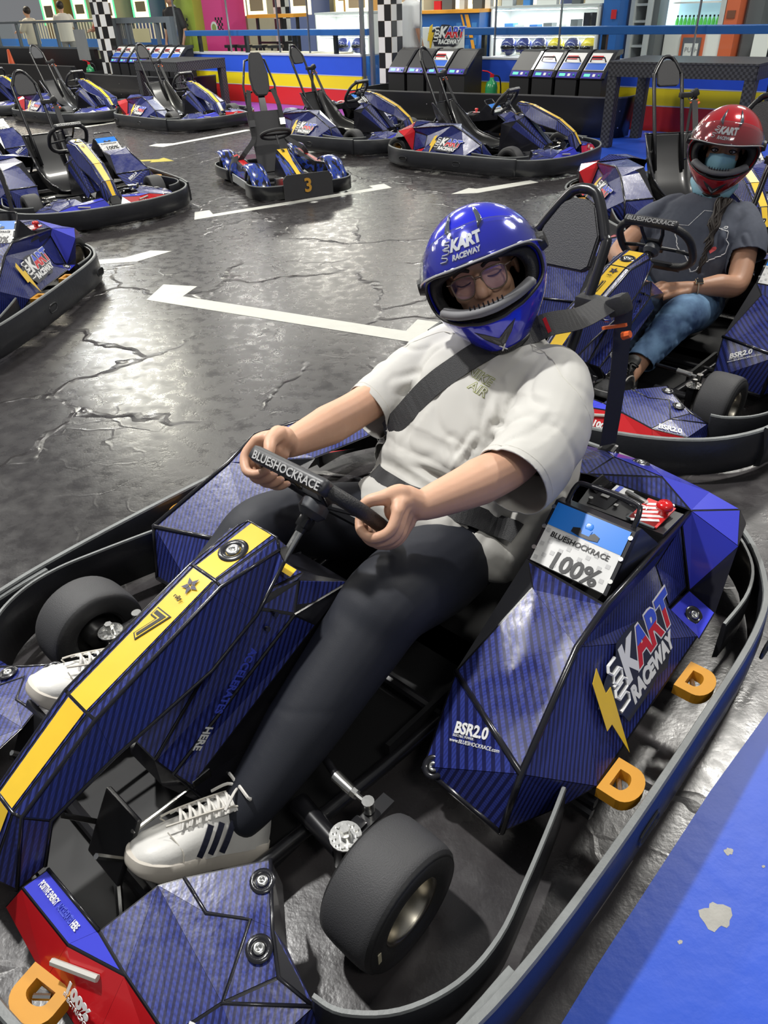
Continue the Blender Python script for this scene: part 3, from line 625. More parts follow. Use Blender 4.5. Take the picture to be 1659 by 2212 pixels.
        if sy > 0:
            fn = (V(*NF['Rb']) - V(*NF['U1'])).cross(V(*NF['Rc']) - V(*NF['U1'])).normalized(); fn *= (1 if fn.z > 0 else -1); oo = V(.488, .246, .126); oo += fn * (V(*NF['Rb']) - oo).dot(fn); xd = V(*NF['Rc']) - V(*NF['Rb']); M = plane_M(oo + fn * .006, xd, fn.cross(xd) * (1 if fn.cross(xd).z > 0 else -1)) @ Matrix.Translation((.004, .020, 0)); text('100%', .032, M, white_m, o, 'lettering', bold=.0016, lift=.004); text('ELECTRICPOWER', .0125, M @ Matrix.Translation((0, -.013, 0)), white_m, o, 'lettering', lift=.004)
            M = plane_M(Vector((.440, .097, .2165)), (-.03, 1, -.10), (-1, -.03, .2)); text('POSITIVE ENERGY', .017, M, white_m, o, 'lettering', bold=.0004, lift=.002, wscale=.40); text('ACCELERATES', .017, M @ Matrix.Translation((.059, 0, 0)), mat('violet_print', (.06, .09, .60), .4), o, 'lettering', bold=.0004, lift=.002, wscale=.38); text('HERE', .017, M @ Matrix.Translation((.102, 0, 0)), white_m, o, 'lettering', bold=.0004, lift=.002, wscale=.4)
            fn = (V(*NF['E']) - V(*NF['D'])).cross(V(*NF['Lp']) - V(*NF['D'])).normalized(); fn *= (1 if fn.z > 0 else -1); xd = Vector((-.45, .89, -.17)).normalized(); M = plane_M(V(*NF['D']) + xd * .022 + fn.cross(xd) * .010, xd, fn.cross(xd)); text('BSR2.0', .030, M, white_m, o, 'lettering', bold=.001, lift=.003)
    # --- pedals
    for sy in (1, -1):
        bm = bmesh.new(); R = Matrix.Rotation(-.55, 3, 'Y')
        oy = -.088 if sy > 0 else -.10
        box(bm, (.290, sy * .165 + oy, .165), (.012, .115, .15), R, bev=.004, mi=0)
        tube(bm, [(.345, sy * .165 - .062 + oy, .235), (.262, sy * .165 - .062 + oy, .10), (.262, sy * .165 + .062 + oy, .10), (.345, sy * .165 + .062 + oy, .235)], .006, 6, mi=1); tube(bm, [(.30, sy * .165 + oy, .12), (.36, sy * .17, .06)], .008, 8, mi=1)
        p = part('pedal', bm, [panel_blk, steel])
        bm = bmesh.new(); cyl(bm, (.27, sy * .13, .21), (.12, sy * .10, .16), .005, n=8); box(bm, (.10, sy * .095, .17), (.045, .03, .03), bev=.003); cyl(bm, (.24, sy * .14, .15), (.10, sy * .13, .12), .006, n=8); link_mesh('pedal_linkage', bm, steel, p)
    # --- seat
    prof = [(-1.225, .545), (-1.20, .47), (-1.155, .38), (-1.10, .29), (-1.03, .20), (-.94, .135), (-.83, .105), (-.70, .10), (-.58, .115), (-.47, .15)]
    hs = [.045, .09, .13, .16, .175, .17, .155, .13, .09, .045]; wd = [.195, .20, .205, .205, .205, .205, .20, .20, .19, .18]
    pp = smooth_path([(x, 0, z) for x, z in prof], 4); m_ = len(pp)
    def interp(a, i): t = i / (m_ - 1) * (len(a) - 1); k = min(int(t), len(a) - 2); return a[k] * (1 - (t - k)) + a[k + 1] * (t - k)
    bm = bmesh.new(); grid = []
    for i, p in enumerate(pp):
        t = (pp[min(i + 1, m_ - 1)] - pp[max(i - 1, 0)]).normalized(); n = Vector((-t.z, 0, t.x)); n = n if n.x + n.z > 0 else -n
        row = []
        for j in range(25):
            u = -1 + j / 12; a = abs(u); w_ = interp(wd, i); h = interp(hs, i)
            y = w_ * (a * 1.25 if a < .7 else .875 + (a - .7) / .3 * .125) * (1 if u > 0 else -1)
            lift = h * max(0, (a - .45) / .55) ** 1.8
            row.append(bm.verts.new(p + n * lift + Vector((0, y, 0))))
        grid.append(row)
    for i in range(m_ - 1):
        for j in range(24): bm.faces.new((grid[i][j], grid[i][j + 1], grid[i + 1][j + 1], grid[i + 1][j]))
    edge = [r[0].co.copy() for r in grid] + [v.co.copy() for v in grid[-1][1:-1]] + [r[-1].co.copy() for r in grid[::-1]] + [v.co.copy() for v in grid[0][1:-1][::-1]]
    seat = part('seat', bm, seat_m, smooth=True); mod_solid(seat, .008, 0)
    bm = bmesh.new(); tube(bm, edge, .008, 8, closed=True); link_mesh('rolled_edge', bm, hull, seat, smooth=True)
    # --- roll hoop and head pad
    def lean(y, z): return Vector((-1.205 - (z - .55) * .50, y, z))
    hp = [lean(.112, .30), lean(.112, .55), lean(.112, .90), lean(.100, .955), lean(.048, 1.035), lean(.022, 1.052), lean(0, 1.055)]
    hp = hp + [V(p.x, -p.y, p.z) for p in hp[:-1][::-1]]
    pts = [hp[0]] + smooth_path(hp[1:-1], 6) + [hp[-1]]
    bm = bmesh.new(); tube(bm, pts, .0145, 12); tube(bm, [lean(.112, .45), V(-1.34, .20, .16)], .012, 8); tube(bm, [lean(-.112, .45), V(-1.34, -.20, .16)], .012, 8); part('roll_hoop', bm, black_m, smooth=True)
    bm = bmesh.new(); nn2 = Vector((.895, 0, .447)); pad = [(.088, .875), (.088, .95), (.05, 1.015), (.02, 1.03), (-.02, 1.03), (-.05, 1.015), (-.088, .95), (-.088, .875), (-.07, .862), (.07, .862)]
    a = [bm.verts.new(lean(y, z) + nn2 * .012) for y, z in pad]; b = [bm.verts.new(lean(y, z) - nn2 * .012) for y, z in pad]
    bm.faces.new(a); bm.faces.new(b[::-1])
    for i in range(len(pad)): bm.faces.new((a[i], b[i], b[(i + 1) % len(pad)], a[(i + 1) % len(pad)]))
    bmesh.ops.bevel(bm, geom=bm.edges[:], offset=.004, segments=2, affect='EDGES'); part('head_pad', bm, pad_m)
    # --- belt guide on the hoop (strap itself differs from kart to kart)
    g = lean(.112, .80)
    bm = bmesh.new(); box(bm, g + V(.01, .03, .0), (.05, .10, .035), bev=.004); box(bm, g + V(.012, .10, .012), (.055, .055, .055), Matrix.Rotation(.5, 3, 'X'), bev=.016); bg = part('belt_guide', bm, rubber_side, angle=35)
    bm = bmesh.new(); box(bm, g + V(.02, .10, -.045), (.010, .07, .008), Matrix.Rotation(.35, 3, 'X')); cyl(bm, g + V(.02, .128, -.065), g + V(.02, .148, -.055), .012, .010, 8); link_mesh('orange_clip', bm, orange_m, bg, label='orange clip')
    bm = bmesh.new(); tube(bm, [g + V(.02, .07 + .022 * math.cos(a), -.02 + .016 * math.sin(a)) for a in [i * PI / 6 for i in range(12)]], .0035, 6, closed=True); link_mesh('ring', bm, steel, bg)
    bm = bmesh.new(); box(bm, (-1.36, .232, .335), (.05, .055, .075), Matrix.Rotation(.3, 3, 'Y'), bev=.012, mi=0); box(bm, (-1.34, .262, .34), (.022, .002, .050), Matrix.Rotation(.3, 3, 'Y'), mi=1); box(bm, (-1.33, .20, .27), (.05, .05, .10), mi=0, bev=.006); part('belt_reel', bm, [panel_blk, white_m])
    sw, c0, nn = steering_wheel(root)
    bm = bmesh.new(); cyl(bm, c0 - nn * .055, c0 - nn * .10, .017, .013, 12, 1); box(bm, c0 - nn * .075, (.028, .03, .028), frame_from(nn), mi=1, bev=.004); cyl(bm, c0 - nn * .09, c0 - nn * .30, .0105, n=12, mi=0)
    sc_ = part('steering_column', bm, [steel, black_m], angle=40)
    return root
def plane_rot(xd, yd):
    return plane_M((0, 0, 0), xd, yd).to_3x3()
def bolt_at(bm, c, n, k=1.):
    """silver dome bolt sunk in a black dished washer"""
    M = Matrix.Translation(c) @ frame_from(n).to_4x4()
    lathe(bm, [(.026 * k, .001), (.022 * k, .004), (.016 * k, .003), (.012 * k, -.001)], M, 24, mi=1)
    lathe(bm, [(.012 * k, .000), (.012 * k, .004), (.009 * k, .0055), (.004 * k, .0055), (.003 * k, .003), (.0005, .003)], M, 20, mi=0)
# ================================================================ floor
def floor_mat():
    m = bpy.data.materials.new('painted_asphalt'); nt, N, L, B = nodes_of(m)
    tc = N.new('ShaderNodeTexCoord'); O = tc.outputs['Object']
    def noi(s, d=4, r=.55, vec=O):
        n = N.new('ShaderNodeTexNoise'); n.inputs['Scale'].default_value = s; n.inputs['Detail'].default_value = d; n.inputs['Roughness'].default_value = r; L.new(vec, n.inputs['Vector']); return n
    n1 = noi(.9, 5); n2 = noi(14, 4); n3 = noi(120, 3)
    r = N.new('ShaderNodeValToRGB'); r.color_ramp.elements[0].position = .3; r.color_ramp.elements[1].position = .75
    r.color_ramp.elements[0].color = (.030, .027, .029, 1); r.color_ramp.elements[1].color = (.062, .058, .060, 1)
    L.new(n1.outputs['Fac'], r.inputs[0])
    # scuff speckle
    sp = N.new('ShaderNodeMapRange'); sp.inputs[1].default_value = .70; sp.inputs[2].default_value = .78; L.new(noi(32, 6, .8).outputs['Fac'], sp.inputs[0])
    mx = N.new('ShaderNodeMix'); mx.data_type = 'RGBA'; L.new(sp.outputs[0], mx.inputs[0]); L.new(r.outputs[0], mx.inputs[6]); mx.inputs[7].default_value = (.26, .25, .25, 1)
    L.new(mx.outputs[2], B.inputs['Base Color'])
    # repaired cracks: warped voronoi edges, only in patches
    w = noi(2.2, 3); add = N.new('ShaderNodeVectorMath'); add.operation = 'MULTIPLY_ADD'; L.new(w.outputs['Color'], add.inputs[0]); add.inputs[1].default_value = (.5, .5, .5); L.new(O, add.inputs[2])
    vo = N.new('ShaderNodeTexVoronoi'); vo.feature = 'DISTANCE_TO_EDGE'; vo.inputs['Scale'].default_value = 1.15; L.new(add.outputs[0], vo.inputs['Vector'])
    cr = N.new('ShaderNodeMapRange'); cr.inputs[1].default_value = .0; cr.inputs[2].default_value = .022; cr.inputs[3].default_value = 1; cr.inputs[4].default_value = 0; L.new(vo.outputs['Distance'], cr.inputs[0])
    pm = N.new('ShaderNodeMapRange'); pm.inputs[1].default_value = .43; pm.inputs[2].default_value = .55; L.new(noi(.8, 2).outputs['Fac'], pm.inputs[0])
    crk = mathn(N, L, 'MULTIPLY', cr.outputs[0], pm.outputs[0])
    vo2 = N.new('ShaderNodeTexVoronoi'); vo2.feature = 'DISTANCE_TO_EDGE'; vo2.inputs['Scale'].default_value = 3.1; L.new(add.outputs[0], vo2.inputs['Vector'])
    c2 = N.new('ShaderNodeMapRange'); c2.inputs[1].default_value = 0; c2.inputs[2].default_value = .03; c2.inputs[3].default_value = 1; c2.inputs[4].default_value = 0; L.new(vo2.outputs['Distance'], c2.inputs[0])
    pm2 = N.new('ShaderNodeMapRange'); pm2.inputs[1].default_value = .52; pm2.inputs[2].default_value = .66; L.new(noi(1.3, 2).outputs['Fac'], pm2.inputs[0])
    h = mathn(N, L, 'ADD', mathn(N, L, 'MULTIPLY', n2.outputs['Fac'], .22), mathn(N, L, 'MULTIPLY', n3.outputs['Fac'], .05))
    h = mathn(N, L, 'ADD', h, mathn(N, L, 'MULTIPLY', crk, .75)); h = mathn(N, L, 'ADD', h, mathn(N, L, 'MULTIPLY', mathn(N, L, 'MULTIPLY', c2.outputs[0], pm2.outputs[0]), .15))
    h = mathn(N, L, 'ADD', h, mathn(N, L, 'MULTIPLY', n1.outputs['Fac'], .6))
    b = N.new('ShaderNodeBump'); b.inputs['Strength'].default_value = .55; b.inputs['Distance'].default_value = .012; L.new(h, b.inputs['Height']); L.new(b.outputs[0], B.inputs['Normal'])
    rr = N.new('ShaderNodeMapRange'); rr.inputs[1].default_value = .3; rr.inputs[2].default_value = .7; rr.inputs[3].default_value = .20; rr.inputs[4].default_value = .38; L.new(n2.outputs['Fac'], rr.inputs[0]); L.new(rr.outputs[0], B.inputs['Roughness'])
    B.inputs['Specular IOR Level'].default_value = .6
    return m, h
asphalt, _ = floor_mat()
def paint_mat(name, col, rough=.28, chips=None, worn=.0):
    m = bpy.data.materials.new(name); nt, N, L, B = nodes_of(m); tc = N.new('ShaderNodeTexCoord'); O = tc.outputs['Object']
    n = N.new('ShaderNodeTexNoise'); n.inputs['Scale'].default_value = 14; n.inputs['Detail'].default_value = 5; L.new(O, n.inputs['Vector'])
    b = N.new('ShaderNodeBump'); b.inputs['Strength'].default_value = .4; b.inputs['Distance'].default_value = .006; L.new(n.outputs['Fac'], b.inputs['Height']); L.new(b.outputs[0], B.inputs['Normal'])
    mx = N.new('ShaderNodeMix'); mx.data_type = 'RGBA'; mx.inputs[6].default_value = tuple(c * .85 for c in col) + (1,); mx.inputs[7].default_value = (*col, 1); L.new(n.outputs['Fac'], mx.inputs[0])
    out = mx.outputs[2]
    if chips:
        n2 = N.new('ShaderNodeTexNoise'); n2.inputs['Scale'].default_value = 7.; n2.inputs['Detail'].default_value = 7; L.new(O, n2.inputs['Vector'])
        k = N.new('ShaderNodeMapRange'); k.inputs[1].default_value = chips; k.inputs[2].default_value = chips + .01; L.new(n2.outputs['Fac'], k.inputs[0])
        m2 = N.new('ShaderNodeMix'); m2.data_type = 'RGBA'; L.new(k.outputs[0], m2.inputs[0]); L.new(out, m2.inputs[6]); m2.inputs[7].default_value = (.42, .41, .38, 1); out = m2.outputs[2]
    L.new(out, B.inputs['Base Color']); B.inputs['Roughness'].default_value = rough
    return m
def slab(name, pts, z0, z1, m, parent=None):
    bm = bmesh.new(); a = [bm.verts.new((x, y, z1)) for x, y in pts]; b = [bm.verts.new((x, y, z0)) for x, y in pts]; n = len(pts)
    bm.faces.new(a); bm.faces.new(b[::-1])
    for i in range(n): bm.faces.new((a[i], b[i], b[(i + 1) % n], a[(i + 1) % n]))
    return link_mesh(name, bm, m, parent)
fl = slab('floor', [(-30, -6), (30, -6), (30, 60), (-30, 60)], -.1, 0, asphalt); tag(fl, kind='structure')
line_m = paint_mat('worn_white_line_paint', (.74, .74, .68), .42)
def line_mark(name, pts, label, m=None, group=None):
    o = slab(name, pts, .0, .0015, m or line_m); tag(o, label, 'floor marking', group); return o
# wall frame: s along the low striped wall, t towards the camera side
WE = Vector((.74009, -.67251, 0)); WN = Vector((.67251, .74009, 0)); W0 = Vector((-1.6437, 15.2552, 0))
def BP(s, t, z=0.): return W0 + WE * s - WN * t + Vector((0, 0, z))
WR = Matrix((WE, WN, Vector((0, 0, 1)))).transposed()
def bbox(bm, s0, s1, t0, t1, z0, z1, mi=0, bev=0.):
    box(bm, BP((s0 + s1) / 2, (t0 + t1) / 2, (z0 + z1) / 2), (abs(s1 - s0), abs(t1 - t0), z1 - z0), WR, mi, bev)
def lbracket(name, a, b, w, ticks, label):
    """line from a to b with short arms at both ends; ticks: arm vectors"""
    a, b = Vector(a), Vector(b); d = (b - a).normalized(); n = Vector((-d.y, d.x)) * w / 2; ta, tb = Vector(ticks[0]), Vector(ticks[1]); s = 1 if ta.dot(n) > 0 else -1; n *= s
    pts = [a - n, b - n, b + n + (tb), b + n + tb - d * w, b + n - d * w * .8, a + n + d * w * .8, a + n + ta + d * w, a + n + ta]
    return line_mark(name, [(p.x, p.y) for p in pts], label)
line_mark('bay_line', [(-1.44, 4.56), (.245, 3.665), (.36, 3.97), (.235, 4.03), (.16, 3.86), (-1.22, 4.60), (-1.165, 4.79), (-1.40, 4.86)], 'big white bay bracket on the floor behind the blue-helmeted driver')
line_mark('bay_line', [(-1.53, 6.62), (.20, 7.60), (.13, 7.80), (-.02, 7.73), (.02, 7.62), (-1.40, 6.80), (-1.46, 6.96), (-1.58, 6.90)], 'white bay bracket under the small number 3 kart')
line_mark('bay_line', [(.74, 7.22), (.98, 7.22), (1.62, 7.58), (1.56, 7.69), (1.0, 7.40), (.93, 7.45)], 'white bay bracket in front of the empty kart nearest the right-hand chargers')
line_mark('bay_line', [(-2.25, 5.36), (-1.72, 5.42), (-1.52, 5.66), (-1.69, 5.70), (-1.84, 5.53), (-2.25, 5.47)], 'short white bay mark beside the bumper of the cut-off blue kart')
line_mark('bay_line', [(-2.72, 10.70), (-1.70, 11.95), (-1.80, 12.02), (-2.64, 10.98), (-2.88, 11.0), (-2.94, 10.84)], 'far white bay bracket in front of the back row of karts')
line_mark('bay_line', [(-4.55, 12.9), (-3.9, 13.6), (-3.98, 13.7), (-4.65, 13.0)], 'white bay mark between the two karts of the far left row')
line_mark('arrow_marking', [(-2.86, 9.64), (-2.62, 9.66), (-2.62, 9.56), (-2.34, 9.60), (-2.52, 9.86), (-2.56, 9.76), (-2.84, 9.76)], 'small yellow arrow painted on the floor', mat('faded_yellow_paint', (.50, .42, .06), .4))
bp_ = paint_mat('blue_floor_paint', (.016, .085, .60), .46, chips=.735)
KR = -2.332; KO = Vector((-.414, 1.089, 0))
def KW(x, y, z=0.): c, s = math.cos(KR), math.sin(KR); return Vector((KO.x + c * x - s * y, KO.y + s * x + c * y, z))
pts = [KW(1.2, .89), KW(-.2, .885), KW(-.7, .895), KW(-1.15, .92), KW(-1.9, 1.01), KW(-2.2, 2.6), KW(1.2, 2.6)]
o = slab('painted_floor_area', [(p.x, p.y) for p in pts], 0, .001, bp_); tag(o, 'bright blue painted floor beside the kart number 7', 'floor paint')
bare = mat('bare_concrete', (.40, .39, .36), .7, bump=.6, bscale=160, vary=.2, vscale=30)
for i, (x, y, r, lab) in enumerate(((.622, .705, .026, 'largest grey chip in the blue floor paint'), (.70, .835, .008, 'upper small grey chip in the blue floor paint'), (.758, .80, .003, 'tiny grey chip right of the upper chip'), (.535, .66, .004, 'lowest small grey chip in the blue floor paint'))):
    pts = []
    for k in range(18):
        a = 2 * PI * k / 18; rr = r * (1 + .28 * math.sin(2 * a + 1) + .16 * math.sin(5 * a) + .08 * math.sin(9 * a))
        pts.append((x + rr * math.cos(a), y + rr * 1.15 * math.sin(a)))
    o = slab('paint_chip', pts, 0.0005, .0016, bare); tag(o, lab, 'paint chip')
pts = [BP(-1.2, .05), BP(2.2, .05), BP(3.2, 1.5), BP(2.6, 2.3), BP(1.2, 1.9), BP(-1.2, 1.4)]
o = slab('painted_floor_area', [(p.x, p.y) for p in pts], 0, .0012, paint_mat('purple_floor_paint', (.20, .07, .42), .3)); tag(o, 'purple painted floor at the foot of the striped wall', 'floor paint')
pts = [BP(6.7, .05), BP(9.5, .05), BP(9.5, 2.6), BP(6.4, 2.9), BP(6.5, 1.6)]
o = slab('painted_floor_area', [(p.x, p.y) for p in pts], 0, .0012, bp_); tag(o, 'blue painted floor under the right-hand wicker table', 'floor paint')
# ---------------------------------------------------------------- striped low wall
wb = mat('wall_blue_paint', (.022, .085, .58), .42, bump=.1, bscale=30, vary=.06); wy = mat('wall_yellow_paint', (.78, .62, .012), .45, bump=.1, bscale=30); wr = mat('wall_red_paint', (.60, .022, .022), .42, bump=.1, bscale=30)
lipw = mat('pale_wall_edge', (.45, .48, .55), .4)
def striped_wall(name, s0, s1):
    e = empty(name); e['kind'] = 'structure'
    for nm, z0, z1, m in (('red_band', 0, .28, wr), ('yellow_band', .28, .478, wy), ('blue_band', .478, .75, wb)):
        bm = bmesh.new(); bbox(bm, s0, s1, -.12, 0, z0, z1); link_mesh(nm, bm, m, e)
    bm = bmesh.new()
    for z in (.28, .478): bbox(bm, s0, s1, 0, .003, z - .006, z + .006)
    bbox(bm, s0, s1, -.13, .012, .75, .775); link_mesh('edge_strip', bm, lipw, e)
striped_wall('wall_back', -2.9, 2.12); striped_wall('wall_right', 3.1, 13.5)
# black track wall, left
blk_wall = mat('black_barrier_panel', (.018, .018, .020), .28, bump=.15, bscale=8)
bm = bmesh.new(); bbox(bm, -16, -5.9, -.1, 0, 0, .80); bbox(bm, -5.9, -2.9, -.1, 0, 0, .62); o = link_mesh('wall_left', bm, blk_wall); o['kind'] = 'structure'
# ---------------------------------------------------------------- glass screens and the blue hand rail
def glass_mat():
    m = bpy.data.materials.new('screen_glass'); nt, N, L, B = nodes_of(m)
    out = N['Material Output']; t = N.new('ShaderNodeBsdfTransparent'); t.inputs[0].default_value = (.95, .98, .97, 1); g = N.new('ShaderNodeBsdfGlossy'); g.inputs['Roughness'].default_value = .03
    lw = N.new('ShaderNodeLayerWeight'); lw.inputs[0].default_value = .5; p = mathn(N, L, 'POWER', lw.outputs['Facing'], 4.0); p = mathn(N, L, 'MULTIPLY_ADD', p, .6, .02)
    mx = N.new('ShaderNodeMixShader'); L.new(p, mx.inputs[0]); L.new(t.outputs[0], mx.inputs[1]); L.new(g.outputs[0], mx.inputs[2]); L.new(mx.outputs[0], out.inputs[0])
    MATS['glass'] = m; return m
glass = glass_mat()
alu = mat('brushed_post', (.35, .36, .38), .3, metal=.9)
for i, (s0, s1) in enumerate(((-2.8, -1.2), (-1.2, .14), (.14, .89), (.89, 2.05), (3.3, 4.63), (4.63, 5.65), (5.65, 7.47), (7.47, 9.4), (9.4, 11.5))):
    e = empty('glass_screen'); lab = ['leftmost glass pane, above the striped wall by the gate', 'glass pane above the left wicker table', 'narrow glass pane left of the doorway', 'glass pane right beside the doorway post', 'glass pane over the racing logo sign', 'glass pane in front of the small lit helmet shelf', 'glass pane above the right charger group', 'glass pane in front of the drinks fridge', 'rightmost glass pane, beyond the right wicker table'][i]
    tag(e, lab, 'glass screen')
    bm = bmesh.new(); bbox(bm, s0 + .01, s1 - .01, -.065, -.055, .79, 2.2); link_mesh('glass_pane', bm, glass, e)
    bm = bmesh.new(); bbox(bm, s0 - .008, s0 + .008, -.075, -.045, .79, 2.2); link_mesh('post', bm, alu, e)
rail_b = mat('blue_rail_paint', (.02, .11, .38), .3)
for i, (s0, s1, ps) in enumerate(((-2.75, 2.09, (-2.4, -1.0, .3, 1.3, 1.9)), (4.0, 11.5, (4.3, 6.2, 8.3, 10.4)))):
    e = empty('hand_rail'); tag(e, ['blue rail behind the glass above the back wall', 'blue rail behind the glass on the right side'][i], 'rail')
    bm = bmesh.new(); bbox(bm, s0, s1, -.36, -.2, 1.03, 1.12, bev=.008); link_mesh('rail_beam', bm, rail_b, e)
    for p in ps:
        bm = bmesh.new(); bbox(bm, p - .03, p + .03, -.31, -.25, 0, 1.03); link_mesh('post', bm, black_m, e)
# ---------------------------------------------------------------- chequered pillars
chk_w = mat('white_vinyl', (.72, .72, .70), .35, bump=.05, bscale=60); chk_b = mat('black_vinyl', (.012, .012, .013), .3)
def pillar(name, s, t, a, label):
    e = empty(name); tag(e, label, 'pillar')
    bm = bmesh.new(); bbox(bm, s - a / 2, s + a / 2, t - a / 2, t + a / 2, 0, 3.2); link_mesh('shaft', bm, mat('pine_board', (.42, .28, .13), .6), e)
    h = .205; w = a / 2
    for face in range(4):
        bmw = bmesh.new()
        for r in range(15):
            for c in range(2):
                mi = (r + c + face) % 2; z0, z1 = r * h, r * h + h - .003
                u0, u1 = -a / 2 + c * w + .002, -a / 2 + (c + 1) * w - .002
                if face == 0: bbox(bmw, s + u0, s + u1, t + a / 2, t + a / 2 + .004, z0, z1, mi)
                elif face == 1: bbox(bmw, s - a / 2 - .004, s - a / 2, t - u1, t - u0, z0, z1, mi)
                elif face == 2: bbox(bmw, s + u0, s + u1, t - a / 2 - .004, t - a / 2, z0, z1, mi)
                else: bbox(bmw, s + a / 2, s + a / 2 + .004, t + u0, t + u1, z0, z1, mi)
        link_mesh('chequered_panel', bmw, [chk_w, chk_b], e)
pillar('pillar', 2.75, .0, .26, 'black and white chequered pillar by the doorway, middle of the back wall')
pillar('pillar', -4.55, .45, .26, 'black and white chequered pillar at the left, by the row of seven chargers')
# door post / dark frames in the doorway
e = empty('door_frame'); tag(e, 'dark steel door frame beside the middle chequered pillar', 'door frame')
for s in (2.12, 2.32):
    bm = bmesh.new(); bbox(bm, s - .025, s + .025, -.08, -.02, 0, 2.4); link_mesh('post', bm, alu, e)
bm = bmesh.new(); bbox(bm, 2.14, 2.5, -.06, -.05, .1, 2.3); link_mesh('glass_pane', bm, glass, e)
# ---------------------------------------------------------------- battery chargers
ch_m = mat('black_charger_case', (.011, .011, .013), .5, bump=.1, bscale=60); scr_g = mat('lit_green_display', (.1, .6, .35), .3, emit=(.15, .9, .5), estr=.8)
ch_blue = mat('charger_blue_label', (.03, .12, .55), .3, coat=.3); ch_purple = mat('charger_violet_label', (.06, .05, .38), .3, coat=.3)
def make_charger(s, t, base, w=.325, loaded=True):
    e = empty('battery_charger', BP(s + w / 2, t, base), math.atan2(WE.y, WE.x))
    # local x along the wall, -y towards the karts
    D = .42; prof = [(-D / 2, 0), (-D / 2, .52), (-D / 2 - .01, .54), (-D / 2 + .04, .61), (.06, .80), (.12, .82), (D / 2, .82), (D / 2, 0)]
    M = Matrix.Translation((-w / 2 + .01, 0, 0)) @ plane_M((0, 0, 0), (0, 1, 0), (0, 0, 1))
    bm = bmesh.new(); prism(bm, prof, w - .045, M); link_mesh('cabinet', bm, ch_m, e)
    bm = bmesh.new(); prism(bm, [(y, z + .008) for y, z in prof[1:7]] + [(D / 2, .78), (.05, .76), (-D / 2 + .04, .57)], .035, Matrix.Translation((w - .045, 0, 0)) @ M)
    link_mesh('side_cheek', bm, hull, e)
    def sl(x, k, h): return Vector((x, -D / 2 + .04 + (.06 + D / 2 - .04) * k, .61 + .19 * k)) + Vector((0, -.70, .80)).normalized() * h
    def rect(bm, x0, x1, k0, k1, h, mi): bm.faces.new([bm.verts.new(sl(x, k, h)) for x, k in ((x0, k0), (x1, k0), (x1, k1), (x0, k1))]).material_index = mi
    x0, x1 = -w / 2 + .02, w / 2 - .05
    q0, q1 = Vector((0, -D / 2 - .01, .545)), Vector((0, -D / 2 + .035, .605))
    bm = bmesh.new(); bm.faces.new([bm.verts.new(v) for v in (q0 + V(x0, -.004, .0), q0 + V(x1, -.004, 0), q1 + V(x1, -.004, 0), q1 + V(x0, -.004, 0))]).material_index = 0
    for a, b, mi in ((.12, .42, 2), (.55, .68, 1)): bm.faces.new([bm.verts.new(v) for v in (q0 + (q1 - q0) * .3 + V(x0 + (x1 - x0) * a, -.006, 0), q0 + (q1 - q0) * .3 + V(x0 + (x1 - x0) * b, -.006, 0), q0 + (q1 - q0) * .75 + V(x0 + (x1 - x0) * b, -.006, 0), q0 + (q1 - q0) * .75 + V(x0 + (x1 - x0) * a, -.006, 0))]).material_index = mi
    ball(bm, q0 * .5 + q1 * .5 + V(x1 - .035, -.008, 0), .013, mi=3)
    link_mesh('control_strip', bm, [ch_purple, white_m, scr_g, mat('teal_plug', (.03, .35, .30), .3)], e)
    if loaded:
        bm = bmesh.new(); rect(bm, x0, x1, .05, .95, .006, 0); rect(bm, x0 + .01, x1 - .01, .08, .42, .009, 1); rect(bm, x0 + .02, x1 - .1, .60, .8, .009, 2); link_mesh('battery_pack', bm, [paper_m, ch_blue, red_p], e)
        bm = bmesh.new(); a, b = sl(x0 + .03, .48, .01), sl(x1 - .03, .48, .01); up = Vector((0, -.70, .80)).normalized() * .035; u2 = (sl(0, .8, 0) - sl(0, .48, 0))
        tube(bm, [a, a + up + u2 * .3 + V(.02, 0, 0), b + up + u2 * .3 - V(.02, 0, 0), b], .009, 6); link_mesh('handle', bm, hull, e)
    return e
cl = [('leftmost', 'second', 'third', 'fourth', 'fifth', 'sixth', 'rightmost')]
for i in range(7):
    e = make_charger(-4.40 + i * .335, .35, .08); tag(e, '%s black battery charger in the far left row of seven' % cl[0][i], 'battery charger', 'battery chargers of the far left row')
for i in range(4):
    e = make_charger(3.22 + i * .36, .42, .07, .35, loaded=(i == 2)); tag(e, ['leftmost battery charger of the middle four, empty cradle', 'second battery charger of the middle four, right behind the roll hoop', 'third of the middle four chargers, holding the only white battery', 'rightmost battery charger of the middle four, by the green extinguisher'][i], 'battery charger', 'middle battery chargers')
for i in range(4):
    e = make_charger(5.34 + i * .345, .42, .07, .34, loaded=i > 0); tag(e, ['leftmost charger of the right four, with an empty cradle', 'second charger of the right four, holding a battery', 'third charger of the right four, holding a battery', 'rightmost charger of the right four, beside the wicker table'][i], 'battery charger', 'right battery chargers')
